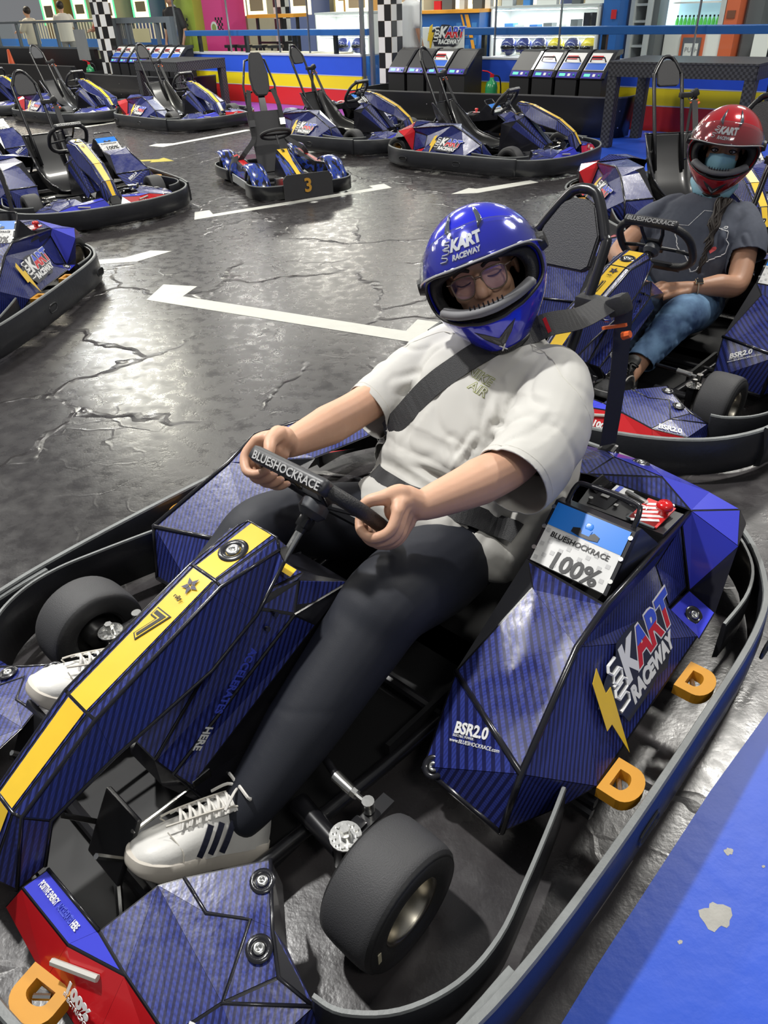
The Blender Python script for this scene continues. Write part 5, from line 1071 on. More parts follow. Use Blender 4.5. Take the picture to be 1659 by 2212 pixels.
# ================================================================ small children's kart, number 3
def small_kart():
    root = empty('small_kart', (-.71, 7.50, 0), -1.165); tag(root, "small children's kart with the number 3 plate and a tall padded seat", 'kart')
    part = lambda n, bm, m, **k: link_mesh(n, bm, m, root, **k)
    blue_s = bpy.data.materials.new('striped_blue_print'); nt, N, L, B = nodes_of(blue_s)
    tc = N.new('ShaderNodeTexCoord'); w = N.new('ShaderNodeTexNoise'); w.inputs['Scale'].default_value = 1.; mp = N.new('ShaderNodeMapping'); mp.inputs['Scale'].default_value = (3, 30, 14); L.new(tc.outputs['Object'], mp.inputs[0]); L.new(mp.outputs[0], w.inputs['Vector'])
    r = N.new('ShaderNodeValToRGB'); r.color_ramp.interpolation = 'CONSTANT'
    for p, c in ((0, (.012, .012, .02, 1)), (.44, (.02, .05, .36, 1)), (.52, (.06, .09, .14, 1)), (.56, (.02, .05, .40, 1)), (.63, (.012, .012, .02, 1))):
        if p == 0: r.color_ramp.elements[0].color = c
        else: el = r.color_ramp.elements.new(p); el.color = c
    L.new(w.outputs['Fac'], r.inputs[0]); L.new(r.outputs[0], B.inputs['Base Color']); B.inputs['Roughness'].default_value = .2; B.inputs['Coat Weight'].default_value = .5
    hf = [(-1.0, .44), (-.75, .46), (-.3, .46), (.0, .50), (.18, .49), (.30, .40), (.34, .24)]
    rail_strip('front_bumper', hf[3:] + [(.345, 0)] + [(x, -y) for x, y in hf[3:][::-1]], .04, .155, .014, root); rail_strip('rear_bumper', [(-.72, .46), (-1.0, .50), (-1.2, .46), (-1.3, .3)] + [(-1.32, 0)] + [(-1.3, -.3), (-1.2, -.46), (-1.0, -.50), (-.72, -.46)], .05, .155, .014, root)
    for sy in (1, -1):
        bm = bmesh.new(); box(bm, (-.35, sy * .455, .10), (.5, .012, .07)); part('side_plate', bm, mat('aluminium_plate', (.32, .34, .36), .35, metal=.6))
    bm = bmesh.new(); prism(bm, [(-.235, .03), (.235, .03), (.235, .20), (.20, .235), (-.20, .235), (-.235, .20)], .012, plane_M((.352, 0, 0), (0, 1, 0), (-.04, 0, 1))); pl = part('number_plate', bm, pad_m)
    text('3', .16, plane_M((.366, -.045, .085), (0, 1, 0), (-.04, 0, 1)), mat('amber_digit', (.62, .32, .04), .5), pl, 'number_print', bold=.004, lift=.0015)
    for y in (.38, -.38): wheel_part(root, y, -.05, .115, .10, 'front_wheel', 0, dark_rim); wheel_part(root, y, -1.08, .12, .12, 'rear_wheel', 0, dark_rim)
    for sy in (1, -1):     # wheel arches: lofted half shells
        for (xc, ln, rr, nm) in ((-.03, .30, .19, 'front_mudguard'), (-1.05, .22, .18, 'rear_mudguard')):
            bm = bmesh.new(); rows = []
            for i in range(9):
                a = -.25 + i / 8 * (PI * .78); row = []
                for j in range(5):
                    u = -1 + j / 2; rad = rr * (1 - .10 * u * u)
                    x = xc - math.cos(a + .35) * rad * -1.15; z = .09 + math.sin(a) * rad * .95 + .02; row.append(bm.verts.new((x, sy * .38 + u * .085, z)))
                rows.append(row)
            for i in range(8):
                for j in range(4): bm.faces.new((rows[i][j], rows[i][j + 1], rows[i + 1][j + 1], rows[i + 1][j]))
            o = part(nm, bm, blue_s, smooth=True); mod_solid(o, .006, 0)
        bm = bmesh.new(); P = dict(a=(-.25, .28, .08), b=(-.25, .44, .09), c=(-.28, .40, .20), d=(-.28, .30, .22), e=(-.92, .42, .12), f=(-.92, .30, .12), g=(-.88, .38, .25), h=(-.88, .30, .27)); P = {k: (v[0], sy * v[1], v[2]) for k, v in P.items()}
        facets(bm, P, [(('a', 'b', 'c', 'd'), 1), (('b', 'e', 'g', 'c'), 1), (('d', 'c', 'g', 'h'), 2), (('a', 'd', 'h', 'f'), 1), (('e', 'f', 'h', 'g'), 1)], (-.6, sy * .35, .12), inset=.02); part('side_pod', bm, [hull, blue_s, red_p])
    bm = bmesh.new(); SP = dict(A=(-.36, .055, .34), A_=(-.36, -.055, .34), B=(-.30, .085, .30), B_=(-.30, -.085, .30), N=(.20, .05, .15), N_=(.20, -.05, .15), M=(.18, .10, .10), M_=(.18, -.10, .10), Q=(-.38, .10, .08), Q_=(-.38, -.10, .08))
    facets(bm, SP, [(('A', 'A_', 'N_', 'N'), 1), (('A', 'N', 'M', 'B'), 1), (('A_', 'N_', 'M_', 'B_'), 1), (('B', 'M', 'Q'), 0), (('B_', 'M_', 'Q_'), 0), (('A', 'B', 'Q', 'Q_', 'B_', 'A_'), 0)], (-.1, 0, .15), inset=.004)
    sp = part('spine_cover', bm, [hull, blue_s]); bm = bmesh.new(); bm.faces.new([bm.verts.new(v) for v in ((-.355, .05, .345), (-.355, -.05, .345), (-.10, -.022, .262), (.19, -.02, .158), (.19, .02, .158), (-.10, .022, .262))]); link_mesh('yellow_stripe', bm, yellow_p, sp)
    text('3', .07, plane_M((-.29, -.02, .328), (0, 1, 0), (-.95, 0, .3)), blk_print, sp, 'number_print', bold=.002, lift=.003)
    c0 = Vector((-.50, 0, .46)); R = frame_from((-.45, 0, .89), (0, 1, 0)).to_4x4(); M = Matrix.Translation(c0) @ R
    bm = bmesh.new(); tube(bm, [M @ Vector((.145 * math.cos(2 * PI * i / 28), .115 * math.sin(2 * PI * i / 28), 0)) for i in range(28)], .016, 8, closed=True); box(bm, c0, (.26, .05, .014), R.to_3x3().copy() , bev=.003); cyl(bm, c0, (-.28, 0, .22), .013, n=8)
    part('steering_wheel', bm, pad_m, smooth=False, angle=40)
    # tall seat board with head cushion, belts
    t = Vector((-.30, 0, .95)).normalized(); b0 = Vector((-.66, 0, .10))
    def sp_(y, k): return b0 + t * k + Vector((0, y, 0))
    n = Vector((t.z, 0, -t.x))
    bm = bmesh.new(); prism(bm, [(-.16, 0), (.16, 0), (.185, .55), (-.185, .55)], .03, plane_M(b0, (0, 1, 0), t)); part('seat_back', bm, pad_m)
    bm = bmesh.new(); box(bm, (-.52, 0, .085), (.34, .34, .03), bev=.01); part('seat_base', bm, pad_m)
    bm = bmesh.new(); prism(bm, [(-.035, .53), (.035, .53), (.03, .72), (-.03, .72)], .02, plane_M(b0, (0, 1, 0), t)); part('neck_bracket', bm, hull)
    bm = bmesh.new(); prism(bm, [(-.05, .68), (.05, .68), (.085, .73), (.095, .85), (.065, 1.02), (.05, 1.05), (-.05, 1.05), (-.065, 1.02), (-.095, .85), (-.085, .73)], .045, plane_M(b0 + n * .02, (0, 1, 0), t)); bmesh.ops.bevel(bm, geom=bm.edges[:], offset=.008, segments=2, affect='EDGES'); part('head_cushion', bm, pad_m)
    bm = bmesh.new()
    for sy in (1, -1): tube(bm, [sp_(sy * .15, .02), sp_(sy * .155, .5), sp_(sy * .16, .78), sp_(sy * .10, 1.0), sp_(0, 1.02)], .011, 8); tube(bm, [sp_(sy * .155, .72), sp_(sy * .08, .73)], .010, 6)
    part('seat_frame', bm, black_m, smooth=True)
    for sy in (1, -1):
        bm = bmesh.new(); ribbon(bm, smooth_path([sp_(sy * .12, .74) + n * .02, sp_(sy * .15, .6) + n * .05, sp_(sy * .16, .42) + n * .05, sp_(sy * .17, .3) + n * .04, (-.62, sy * .30, .30), (-.66, sy * .36, .22)], 4), n, .045, .003); b = part('shoulder_belt', bm, belt_m)
        bm = bmesh.new(); box(bm, sp_(sy * .155, .44) + n * .056, (.06, .055, .012), plane_rot(t, (0, 1, 0))); link_mesh('buckle', bm, steel if sy > 0 else hull, b)
    bm = bmesh.new(); ribbon(bm, smooth_path([(-.66, -.36, .26), (-.72, -.42, .22), (-.70, -.46, .12), (-.66, -.45, .04)], 4), V(0, -1, .2), .05, .003); part('loose_strap', bm, belt_m)
    bm = bmesh.new(); box(bm, (-.5, 0, .05), (1.4, .5, .02)); box(bm, (-1.1, 0, .13), (.3, .5, .12), bev=.02); tube(bm, [(-.05, -.36, .11), (-.05, .36, .11)], .015, 8); part('chassis', bm, hull)
    for py in (.20, -.20): bm = bmesh.new(); box(bm, (.12, py, .13), (.05, .08, .10), bev=.004); part('pedal', bm, steel)
    bm = bmesh.new(); box(bm, (.25, -.12, .12), (.06, .09, .05)); part('red_block', bm, red_p)
small_kart()
# ================================================================ people
from mathutils.bvhtree import BVHTree
def skin_mat(name, col):
    m = mat(name, col, .5, bump=.12, bscale=300, vary=.07, vscale=25, bdist=.001); B = m.node_tree.nodes['Principled BSDF']
    B.inputs['Subsurface Weight'].default_value = .12; B.inputs['Subsurface Radius'].default_value = (.02, .008, .004); B.inputs['Subsurface Scale'].default_value = .4
    return m
skin_a = skin_mat('light_tan_skin', (.62, .36, .24)); skin_b = skin_mat('warm_brown_skin', (.47, .25, .155))
def shell_from(bm, name, m, parent, voxel, smooth=4, fac=.5):
    me = bpy.data.meshes.new(name); bm.to_mesh(me); bm.free(); o = bpy.data.objects.new(name, me); C.objects.link(o)
    r = o.modifiers.new('r', 'REMESH'); r.mode = 'VOXEL'; r.voxel_size = voxel; r.use_smooth_shade = True
    s = o.modifiers.new('s', 'SMOOTH'); s.factor = fac; s.iterations = smooth
    join_eval(o); o.data.materials.clear(); o.data.materials.append(m); o.data.shade_smooth(); o.name = name
    if parent: o.parent = parent
    return o
def loft(bm, cs, lat, a, b, n=28, q=2.3):
    """closed body of superelliptic rings; lat = lateral direction"""
    cs = [Vector(c) for c in cs]; lat = Vector(lat).normalized(); rings = []; k = len(cs)
    for i, c in enumerate(cs):
        t = (cs[min(i + 1, k - 1)] - cs[max(i - 1, 0)]).normalized(); u = (lat - lat.dot(t) * t).normalized(); w = t.cross(u)
        rings.append([bm.verts.new(c + u * (a[i] * math.copysign(abs(math.cos(x)) ** (2 / q), math.cos(x))) + w * (b[i] * math.copysign(abs(math.sin(x)) ** (2 / q), math.sin(x)))) for x in [2 * PI * j / n for j in range(n)]])
    for i in range(k - 1):
        for j in range(n): bm.faces.new((rings[i][j], rings[i][(j + 1) % n], rings[i + 1][(j + 1) % n], rings[i + 1][j]))
    bm.faces.new(rings[0][::-1]); bm.faces.new(rings[-1])
def limb(bm, pts, r, n=16, seg=6, flat=1.):
    P = smooth_path(pts, seg); k = len(P); R = []
    for i in range(k):
        t = i / (k - 1) * (len(r) - 1); j = min(int(t), len(r) - 2); R.append(r[j] * (1 - (t - j)) + r[j + 1] * (t - j))
    # rounded ends
    d0 = (P[0] - P[1]).normalized(); d1 = (P[-1] - P[-2]).normalized()
    P = [P[0] + d0 * R[0] * .9, P[0] + d0 * R[0] * .6] + P + [P[-1] + d1 * R[-1] * .6, P[-1] + d1 * R[-1] * .9]; R = [R[0] * .35, R[0] * .8] + R + [R[-1] * .8, R[-1] * .35]
    tube(bm, P, R, n, flat=flat)
def hand_grip(bm, G, A, O, Bk, wrist, nails=None, s=1.0):
    """fist closed round a bar at G. A: along the bar towards the index finger, O: outwards, Bk: back towards the driver"""
    G, A, O, Bk, W = Vector(G), Vector(A).normalized(), Vector(O).normalized(), Vector(Bk).normalized(), Vector(wrist)
    offs = (.040, .0145, -.0115, -.036); rad = (.0112, .0115, .011, .0098); ln = (1.0, 1.06, 1.0, .86)
    heel = G + Bk * .072 * s + O * .020
    knk = []
    for i in range(4):
        a = A * offs[i] * s; l = ln[i]
        p0 = G + a * 1.02 + Bk * .036 * s + O * .040 * s; p1 = G + a + O * .046 * s * l - Bk * .006 * s; p2 = G + a * .98 + O * .018 * s - Bk * .035 * s * l; p3 = G + a * .95 - O * .013 * s - Bk * .031 * s * l; p4 = G + a * .92 - O * .030 * s - Bk * .012 * s
        tube_r = [rad[i] * s * k for k in (1.12, 1.08, 1.0, .93, .84)]
        limb(bm, [p0, p1, p2, p3, p4], tube_r, 12, 4); knk.append(p0)
        limb(bm, [W * .55 + heel * .45 + a * .35, heel * .5 + p0 * .5 + a * .2, p0], [.016 * s, .0165 * s, .0135 * s], 12, 3)
        if nails is not None: nails.append((p4, (p4 - p3).normalized(), -(G + a * .92 - p4).normalized(), rad[i] * .8 * s))
    for i in range(3): limb(bm, [heel * .6 + W * .4, (heel + knk[i]) / 2 + (knk[i + 1] - knk[i]) * .5, (knk[i] + knk[i + 1]) / 2 - (knk[i] - G) * .12], [.021 * s, .019 * s, .013 * s], 12, 3)
    t0 = heel + A * .022 * s - O * .006 * s; t1 = G + Bk * .046 * s + A * .044 * s - O * .004 * s; t2 = G + Bk * .026 * s + A * .052 * s - O * .024 * s; t3 = G - Bk * .000 * s + A * .047 * s - O * .034 * s
    limb(bm, [W * .4 + t0 * .6, t0, t1, t2, t3], [.020 * s, .021 * s, .0155 * s, .013 * s, .011 * s], 12, 4)
    if nails is not None: nails.append((t3, (t3 - t2).normalized(), (-O + A * .6).normalized(), .010 * s))
    limb(bm, [W, heel], [.030 * s, .029 * s], 14, 3); ball(bm, G + Bk * .040 * s + O * .018 * s, .026 * s, (1, 1, 1.5), frame_from(A))
def nail_mesh(nails, parent, m):
    for p, d, n, r in nails:
        bm = bmesh.new(); R = frame_from(n, d); ball(bm, p + n * r * .62, r * .72, (1.15, .85, .35), R, n=2); link_mesh('fingernail', bm, m, parent, smooth=True)
def head_blob(bm, M, s=1.1, squint=False):
    """skull, brow, nose, cheeks, jaw in head axes: x forward, y left, z up"""
    def B(c, r, sc=(1, 1, 1)): ball(bm, M @ (Vector(c) * s), r * s, sc, M.to_3x3(), n=3)
    B((-.015, 0, .035), .088, (1.08, .88, .98)); B((.020, 0, -.035), .070, (1.0, .92, 1.2)); B((.050, 0, -.085), .034, (1, 1.15, .9))
    B((.062, 0, .035), .034, (.65, 1.9, .85)); B((.058, .030, .022), .020, (.9, 1.3, .7)); B((.058, -.030, .022), .020, (.9, 1.3, .7))
    for y in (.037, -.037): B((.060, y, -.022), .026, (.8, 1.05, .9)); B((.066, y * .92, .006), .0155, (.75, 1.2, .85))
    limb(bm, [M @ (Vector(q) * s) for q in ((.078, 0, .018), (.090, 0, .0), (.101, 0, -.016), (.103, 0, -.024))], [q * s for q in (.010, .0105, .0135, .0135)], 12, 3)
    for y in (.011, -.011): B((.092, y, -.026), .0105)
    for y in (.011, 0, -.011): B((.083, y, -.056), .011, (.9, 1.1, .6)); B((.082, y * .8, -.067), .011, (.9, 1, .6))
    for y in (1, -1): B((-.012, y * .078, -.004), .020, (.8, .35, 1.4))
def hmat(c, fwd, up):
    F = Vector(fwd).normalized(); U = Vector(up); U = (U - U.dot(F) * F).normalized(); Lf = U.cross(F)
    return Matrix(((F.x, Lf.x, U.x, c[0]), (F.y, Lf.y, U.y, c[1]), (F.z, Lf.z, U.z, c[2]), (0, 0, 0, 1)))
def face_parts(M, parent, s, closed, brow_m, eye=(.20, .09, .04)):
    P = lambda x, y, z: M @ (Vector((x, y, z)) * s)
    for y in (1, -1):
        bm = bmesh.new(); tube(bm, smooth_path([P(.0825, y * .014, .027), P(.0835, y * .030, .034), P(.0775, y * .046, .030), P(.071, y * .054, .023)], 4), [.0035 * s, .0042 * s] + [.0040 * s] * 8 + [.003 * s, .0015 * s, .001 * s], 8, flat=.6, up=M.to_3x3() @ Vector((1, 0, 0)))
        link_mesh('eyebrow', bm, brow_m, parent, smooth=True)
    if closed:
        for y in (1, -1):
            bm = bmesh.new(); tube(bm, smooth_path([P(.0765, y * .018, .003), P(.0800, y * .030, .0005), P(.0785, y * .042, .001), P(.0715, y * .051, .005)], 4), .0016 * s, 6)
            link_mesh('closed_lashes', bm, brow_m, parent)
    else:
        for y in (1, -1):
            bm = bmesh.new(); ball(bm, P(.0665, y * .034, .005), .0135 * s, n=3)
            ball(bm, P(.0735, y * .0335, .0045), .0072 * s, n=2, mi=1); ball(bm, P(.0775, y * .0333, .0045), .0036 * s, n=2, mi=2)
            link_mesh('eye', bm, [mat('eye_white', (.68, .66, .63), .2), mat('brown_iris', (.10, .045, .02), .15), blk_print], parent, smooth=True)
        for y in (1, -1):
            bm = bmesh.new(); tube(bm, smooth_path([P(.0745, y * .020, .004), P(.0812, y * .030, .0108), P(.0795, y * .040, .0105), P(.0715, y * .0495, .004)], 4), .0026 * s, 8); tube(bm, smooth_path([P(.0745, y * .020, .003), P(.0795, y * .032, -.0022), P(.0775, y * .042, -.0015), P(.0715, y * .0495, .003)], 4), .0020 * s, 8)
            link_mesh('eyelids', bm, brow_m, parent, smooth=True)
# ---------------------------------------------------------------- full-face helmet
def helm_r(az, el, k=1.0):
    """surface point of the shell; az from the front towards the left, el up"""
    ca, sa, ce, se = math.cos(az), math.sin(az), math.cos(el), math.sin(el)
    x = ce * ca * (.178 if ca > 0 else .172); y = ce * sa * .152; z = se * (.166 if se > 0 else .205)
    if se < 0:
        t = min(1, -se / .75); x *= 1 - .10 * t * t; y *= 1 - .20 * t * t
        if ca > 0: x += .020 * t * ca * ca
    return Vector((x * k, y * k, z * k))
def helmet(M, person, shell_m, s=1.0, visor_lift=.0, texts=True, chin_m=None):
    hp = bpy.data.objects.new('helmet', None); C.objects.link(hp); hp.parent = person; hp.matrix_local = M @ Matrix.Scale(s, 4); hp.empty_display_size = .1
    NA, NE = 96, 60
    def build(k, el_lo, el_hi, port, m, name, th=.010, mi_in=None):
        bm = bmesh.new(); grid = []
        for j in range(NE + 1):
            el = el_lo + (el_hi - el_lo) * j / NE; grid.append([bm.verts.new(helm_r(2 * PI * i / NA, el, k)) for i in range(NA)])
        for j in range(NE):
            el = el_lo + (el_hi - el_lo) * (j + .5) / NE
            for i in range(NA):
                az = 2 * PI * (i + .5) / NA; az = az - 2 * PI if az > PI else az
                if port and port(az, el): continue
                bm.faces.new((grid[j][i], grid[j][(i + 1) % NA], grid[j + 1][(i + 1) % NA], grid[j + 1][i]))
        bmesh.ops.remove_doubles(bm, verts=bm.verts, dist=.0004)
        bmesh.ops.delete(bm, geom=[v for v in bm.verts if not v.link_faces], context='VERTS')
        # smooth the stair-stepped opening
        for _ in range(6):
            mv = {}
            for v in bm.verts:
                be = [e for e in v.link_edges if e.is_boundary]
                if len(be) == 2: mv[v] = (v.co * 2 + be[0].other_vert(v).co + be[1].other_vert(v).co) / 4
            for v, c in mv.items(): v.co = c
        edges = [[v.co.copy() for v in e.verts] for e in bm.edges if e.is_boundary]
        o = link_mesh(name, bm, m, hp, smooth=True); mod_solid(o, th, -1); return o, edges
    def port(az, el):
        z = math.degrees(el); a = abs(math.degrees(az)); top = 20 - 6 * (a / 70) ** 2; bot = -23 + 11 * (a / 70) ** 2
        return a < 71 and bot < z < top - max(0, a - 60) * .8
    sh, ed = build(1.0, math.radians(-58), PI / 2, port, [shell_m], 'shell')
    def port2(az, el):
        z = math.degrees(el); a = abs(math.degrees(az)); return (a / 55) ** 2.6 + (abs(z + 2) / 21) ** 2.6 < 1
    ln, ed2 = build(.925, math.radians(-60), PI / 2, port2, [mat('black_helmet_lining', (.010, .010, .011), .8, bump=.8, bscale=400)], 'lining', .016)
    # gasket round the port
    bm = bmesh.new()
    for a, b in ed:
        if (a.z > -.165): cyl(bm, a * .995, b * .995, .0042, n=6, caps=False)
    link_mesh('port_gasket', bm, rubber_side, hp, smooth=True); bm = bmesh.new()
    for a, b in ed:
        if not (a.z > -.165): cyl(bm, a, b, .0075, n=6, caps=False)
    link_mesh('neck_edging', bm, rubber_side, hp, smooth=True)
    # clear visor pushed up over the forehead
    bm = bmesh.new(); rows = []; lo, hi = 20 + visor_lift, 52 + visor_lift
    for j in range(13):
        row = []
        for i in range(49):
            az = math.radians(-88 + 176 * i / 48); a = abs(math.degrees(az)) / 88; l = lo * (1 - a ** 3 * .75); h = hi * (1 - a ** 2.5 * .62); el = math.radians(l + (h - l) * j / 12)
            row.append(bm.verts.new(helm_r(az, el, 1.035 + .015 * (1 - j / 12) + .01 * (1 - a))))
        rows.append(row)
    for j in range(12):
        for i in range(48): bm.faces.new((rows[j][i], rows[j][i + 1], rows[j + 1][i + 1], rows[j + 1][i]))
    v = link_mesh('clear_visor', bm, visor_m, hp, smooth=True); mod_solid(v, .002, 0)
    bm = bmesh.new(); tube(bm, [helm_r(math.radians(-88 + 176 * i / 48), math.radians((lo) * (1 - (abs(-88 + 176 * i / 48) / 88) ** 3 * .75)), 1.052 + .01 * (1 - abs(-88 + 176 * i / 48) / 88)) for i in range(49)], .0022, 6); link_mesh('visor_edge', bm, mat('visor_edge_plastic', (.5, .5, .5), .2), hp)
    for sy in (1, -1):
        bm = bmesh.new(); c = helm_r(sy * math.radians(84), math.radians(9), 1.03); n = Vector((0.1, sy, .1)); cyl(bm, c - n * .006, c + n * .010, .024, .019, 20); link_mesh('visor_pivot', bm, rubber_side, hp)
    def onshell(x, y, az0, el0, lift=1.008): return helm_r(az0 + x / .165, el0 + y / .17, lift)
    def wrap(pts2, az0, el0, m, name, h=.002, lift=1.004, sub=False):
        bm = bmesh.new(); f = bm.faces.new([bm.verts.new((x, y, 0)) for x, y in pts2]); bmesh.ops.triangulate(bm, faces=[f]); bmesh.ops.subdivide_edges(bm, edges=bm.edges, cuts=3, use_grid_fill=True)
        for v in bm.verts: v.co = onshell(v.co.x, v.co.y, az0, el0, lift)
        o = link_mesh(name, bm, m, hp, smooth=True); mod_solid(o, h, 1); return o
    dk = mat('dark_vent_plastic', (.045, .045, .05), .35)
    el_c = math.radians(-38)
    wrap([(-.070, .028), (-.040, .016), (0, -.006), (.040, .016), (.070, .028), (.052, .000), (.012, -.034), (0, -.048), (-.012, -.034), (-.052, .000)], 0, el_c, dk, 'chin_vent', .006)
    wrap([(-.034, .004), (-.004, -.018), (0, -.032), (-.020, -.022)], 0, el_c, chin_m or mat('grey_vent_insert', (.12, .12, .12), .3), 'vent_insert', .009); wrap([(.034, .004), (.004, -.018), (0, -.032), (.020, -.022)], 0, el_c, chin_m or mat('grey_vent_insert', (.12, .12, .12), .3), 'vent_insert', .009)
    bm = bmesh.new()   # breath guard with fins inside the chin bar
    tube(bm, smooth_path([helm_r(math.radians(a), math.radians(-16 + 5 * (a / 50) ** 2), .95) for a in (-50, -30, -12, 0, 12, 30, 50)], 4), .018, 8, flat=.7, up=(0, 0, 1)); link_mesh('breath_guard', bm, mat('grey_rubber_guard', (.16, .16, .17), .6), hp, smooth=True)
    bm = bmesh.new()
    for k in range(8): a = math.radians(-16 + k * 4.6); p = helm_r(a, math.radians(-11.5), .965); box(bm, p, (.008, .003, .012))
    link_mesh('guard_fins', bm, blk_print, hp)
    for sy in (1, -1): wrap([(sy * .048, -.020), (sy * .078, -.004), (sy * .100, .062), (sy * .074, .040)][::sy], 0, math.radians(52), mat('smoked_vent', (.05, .06, .08), .15, coat=.5), 'crown_vent', .005, 1.01)
    def wtext(s_, size, x0, y0, az0, el0, m, lift=1.012, bold=0., shear=.2, ws=1.):
        o = text(s_, size, Matrix.Translation((x0, y0, 0)), m, hp, 'lettering', bold=bold, shear=shear, ext=.0002, lift=0, wscale=ws)
        for v in o.data.vertices: v.co = onshell(v.co.x, v.co.y, az0, el0, lift + v.co.z * 4)
        return o
    if texts:
        e0 = math.radians(33); wtext('KART', .040, -.040, .004, -.10, e0, white_m, bold=.0024); wtext('RACEWAY', .0175, -.036, -.018, -.10, e0, white_m, bold=.0009)
        bm = bmesh.new()
        for dx, dy in ((-.064, .022), (-.064, .008), (-.072, -.008)):
            tube(bm, [onshell(dx + x, dy + y, -.10, e0, 1.012) for x, y in ((.022, .008), (.004, .008), (.001, .003), (.020, 0), (.021, -.004), (.016, -.008), (-.004, -.008))], .0016, 5)
        link_mesh('striped_letter_print', bm, white_m, hp)
    return hp, onshell, wtext, wrap
visor_m = bpy.data.materials.new('clear_visor_plastic'); nt, N, L, B = nodes_of(visor_m)
t = N.new('ShaderNodeBsdfTransparent'); t.inputs[0].default_value = (.90, .91, .92, 1); g = N.new('ShaderNodeBsdfGlossy'); g.inputs['Roughness'].default_value = .07; g.inputs[0].default_value = (.9, .9, .9, 1)
lw = N.new('ShaderNodeLayerWeight'); p_ = mathn(N, L, 'MULTIPLY_ADD', mathn(N, L, 'POWER', lw.outputs['Facing'], 2.5), .55, .06); mx = N.new('ShaderNodeMixShader'); L.new(p_, mx.inputs[0]); L.new(t.outputs[0], mx.inputs[1]); L.new(g.outputs[0], mx.inputs[2]); L.new(mx.outputs[0], N['Material Output'].inputs[0])
# ---------------------------------------------------------------- clothes
def garment(bm, name, m, parent, voxel, cuts, folds, seed=0, amp=.006, smooth=5, thick=.003):
    """remeshed cloth body; cuts=(centre, normal, radius) open the cuffs, neck and hem; folds are creases (a, b, width, height)"""
    o = shell_from(bm, name, m, parent, voxel, smooth)
    me = o.data; b = bmesh.new(); b.from_mesh(me); b.normal_update()
    for v in b.verts:
        p = v.co; d = 0.
        q = Vector((p.x * 7 + seed, p.y * 7, p.z * 7)); w = noise.noise_vector(q * .6) * .9
        n1 = noise.noise(Vector((p.x * 4 + p.z * 3, p.y * 8, p.z * 4.5 - p.x * 5)) + w + Vector((seed, 0, 0))); n2 = noise.noise(Vector((p.x * 22, p.y * 12, p.z * 20)) + w * 2)
        d += amp * (.4 - 1.1 * math.exp(-(n1 / .13) ** 2)) + amp * .25 * n2
        for a, c, wd, h in folds:
            ab = c - a; tt = max(0, min(1, (p - a).dot(ab) / ab.length_squared)); dist = (p - (a + ab * tt)).length
            if dist < wd * 2.5: x = dist / wd; d += h * 1.55 * (math.exp(-x * x) - .45 * math.exp(-(x - 1.6) ** 2 * 1.5)) * (1 - .3 * tt) * (math.sin(tt * PI) * .6 + .4)
        v.co += v.normal * d
    for c, n, r, *lim in cuts:
        lim = lim[0] if lim else 0; side = (lambda q: True) if not lim else (lambda q, L=lim: q.y > L if L > 0 else q.y < L)
        c, n = Vector(c), Vector(n).normalized(); geo = [f for f in b.faces if (f.calc_center_median() - c).length < r and side(f.calc_center_median())]
        es = {e for f in geo for e in f.edges}; vs = {v for f in geo for v in f.verts}
        bmesh.ops.bisect_plane(b, geom=list(vs) + list(es) + geo, plane_co=c, plane_no=n)
        bmesh.ops.delete(b, geom=[f for f in b.faces if (f.calc_center_median() - c).length < r and side(f.calc_center_median()) and (f.calc_center_median() - c).dot(n) > .0004], context='FACES')
    bmesh.ops.delete(b, geom=[v for v in b.verts if not v.link_faces], context='VERTS')
    b.to_mesh(me); b.free(); me.shade_smooth(); mod_solid(o, thick, 0); return o
def bvh_of(*obs):
    bm = bmesh.new()
    for o in obs:
        t_ = bmesh.new(); t_.from_mesh(o.data); me = bpy.data.meshes.new('x'); t_.to_mesh(me); t_.free(); bm.from_mesh(me); bpy.data.meshes.remove(me)
    tr = BVHTree.FromBMesh(bm); bm.free(); return tr
def drape(tr, pts, direction, lift=.004, seg=8, width=.05, name='seat_belt', m=None, parent=None, lat=None, relax=2):
    """strap laid on a body: each sample is dropped along `direction` onto the surface"""
    P = smooth_path(pts, seg); d = Vector(direction).normalized(); Q = []; U = []
    for p in P:
        hit = tr.ray_cast(p - d * .25, d, .5)
        if hit[0] is not None and (hit[0] - p).length < .12: Q.append(hit[0] - d * lift)
        else: Q.append(p)
    for _ in range(relax):
        Q = [Q[0]] + [(Q[i - 1] + Q[i] * 2 + Q[i + 1]) / 4 for i in range(1, len(Q) - 1)] + [Q[-1]]
    Q2 = []
    for i, p in enumerate(Q):
        hit = tr.find_nearest(p); n = hit[1] if hit[0] is not None and hit[3] < .03 else -d
        U.append((n * .12 - d).normalized())
        Q2.append(p)
    bm = bmesh.new(); ribbon(bm, Q2, U, width, .0028); return link_mesh(name, bm, m or belt_m, parent)
def project_print(o, tr, M, direction, lift=.0025):
    d = Vector(direction).normalized()
    for v in o.data.vertices:
        h = tr.ray_cast(v.co - d * .3, d, .6)
        if h[0] is not None: v.co = h[0] - d * lift
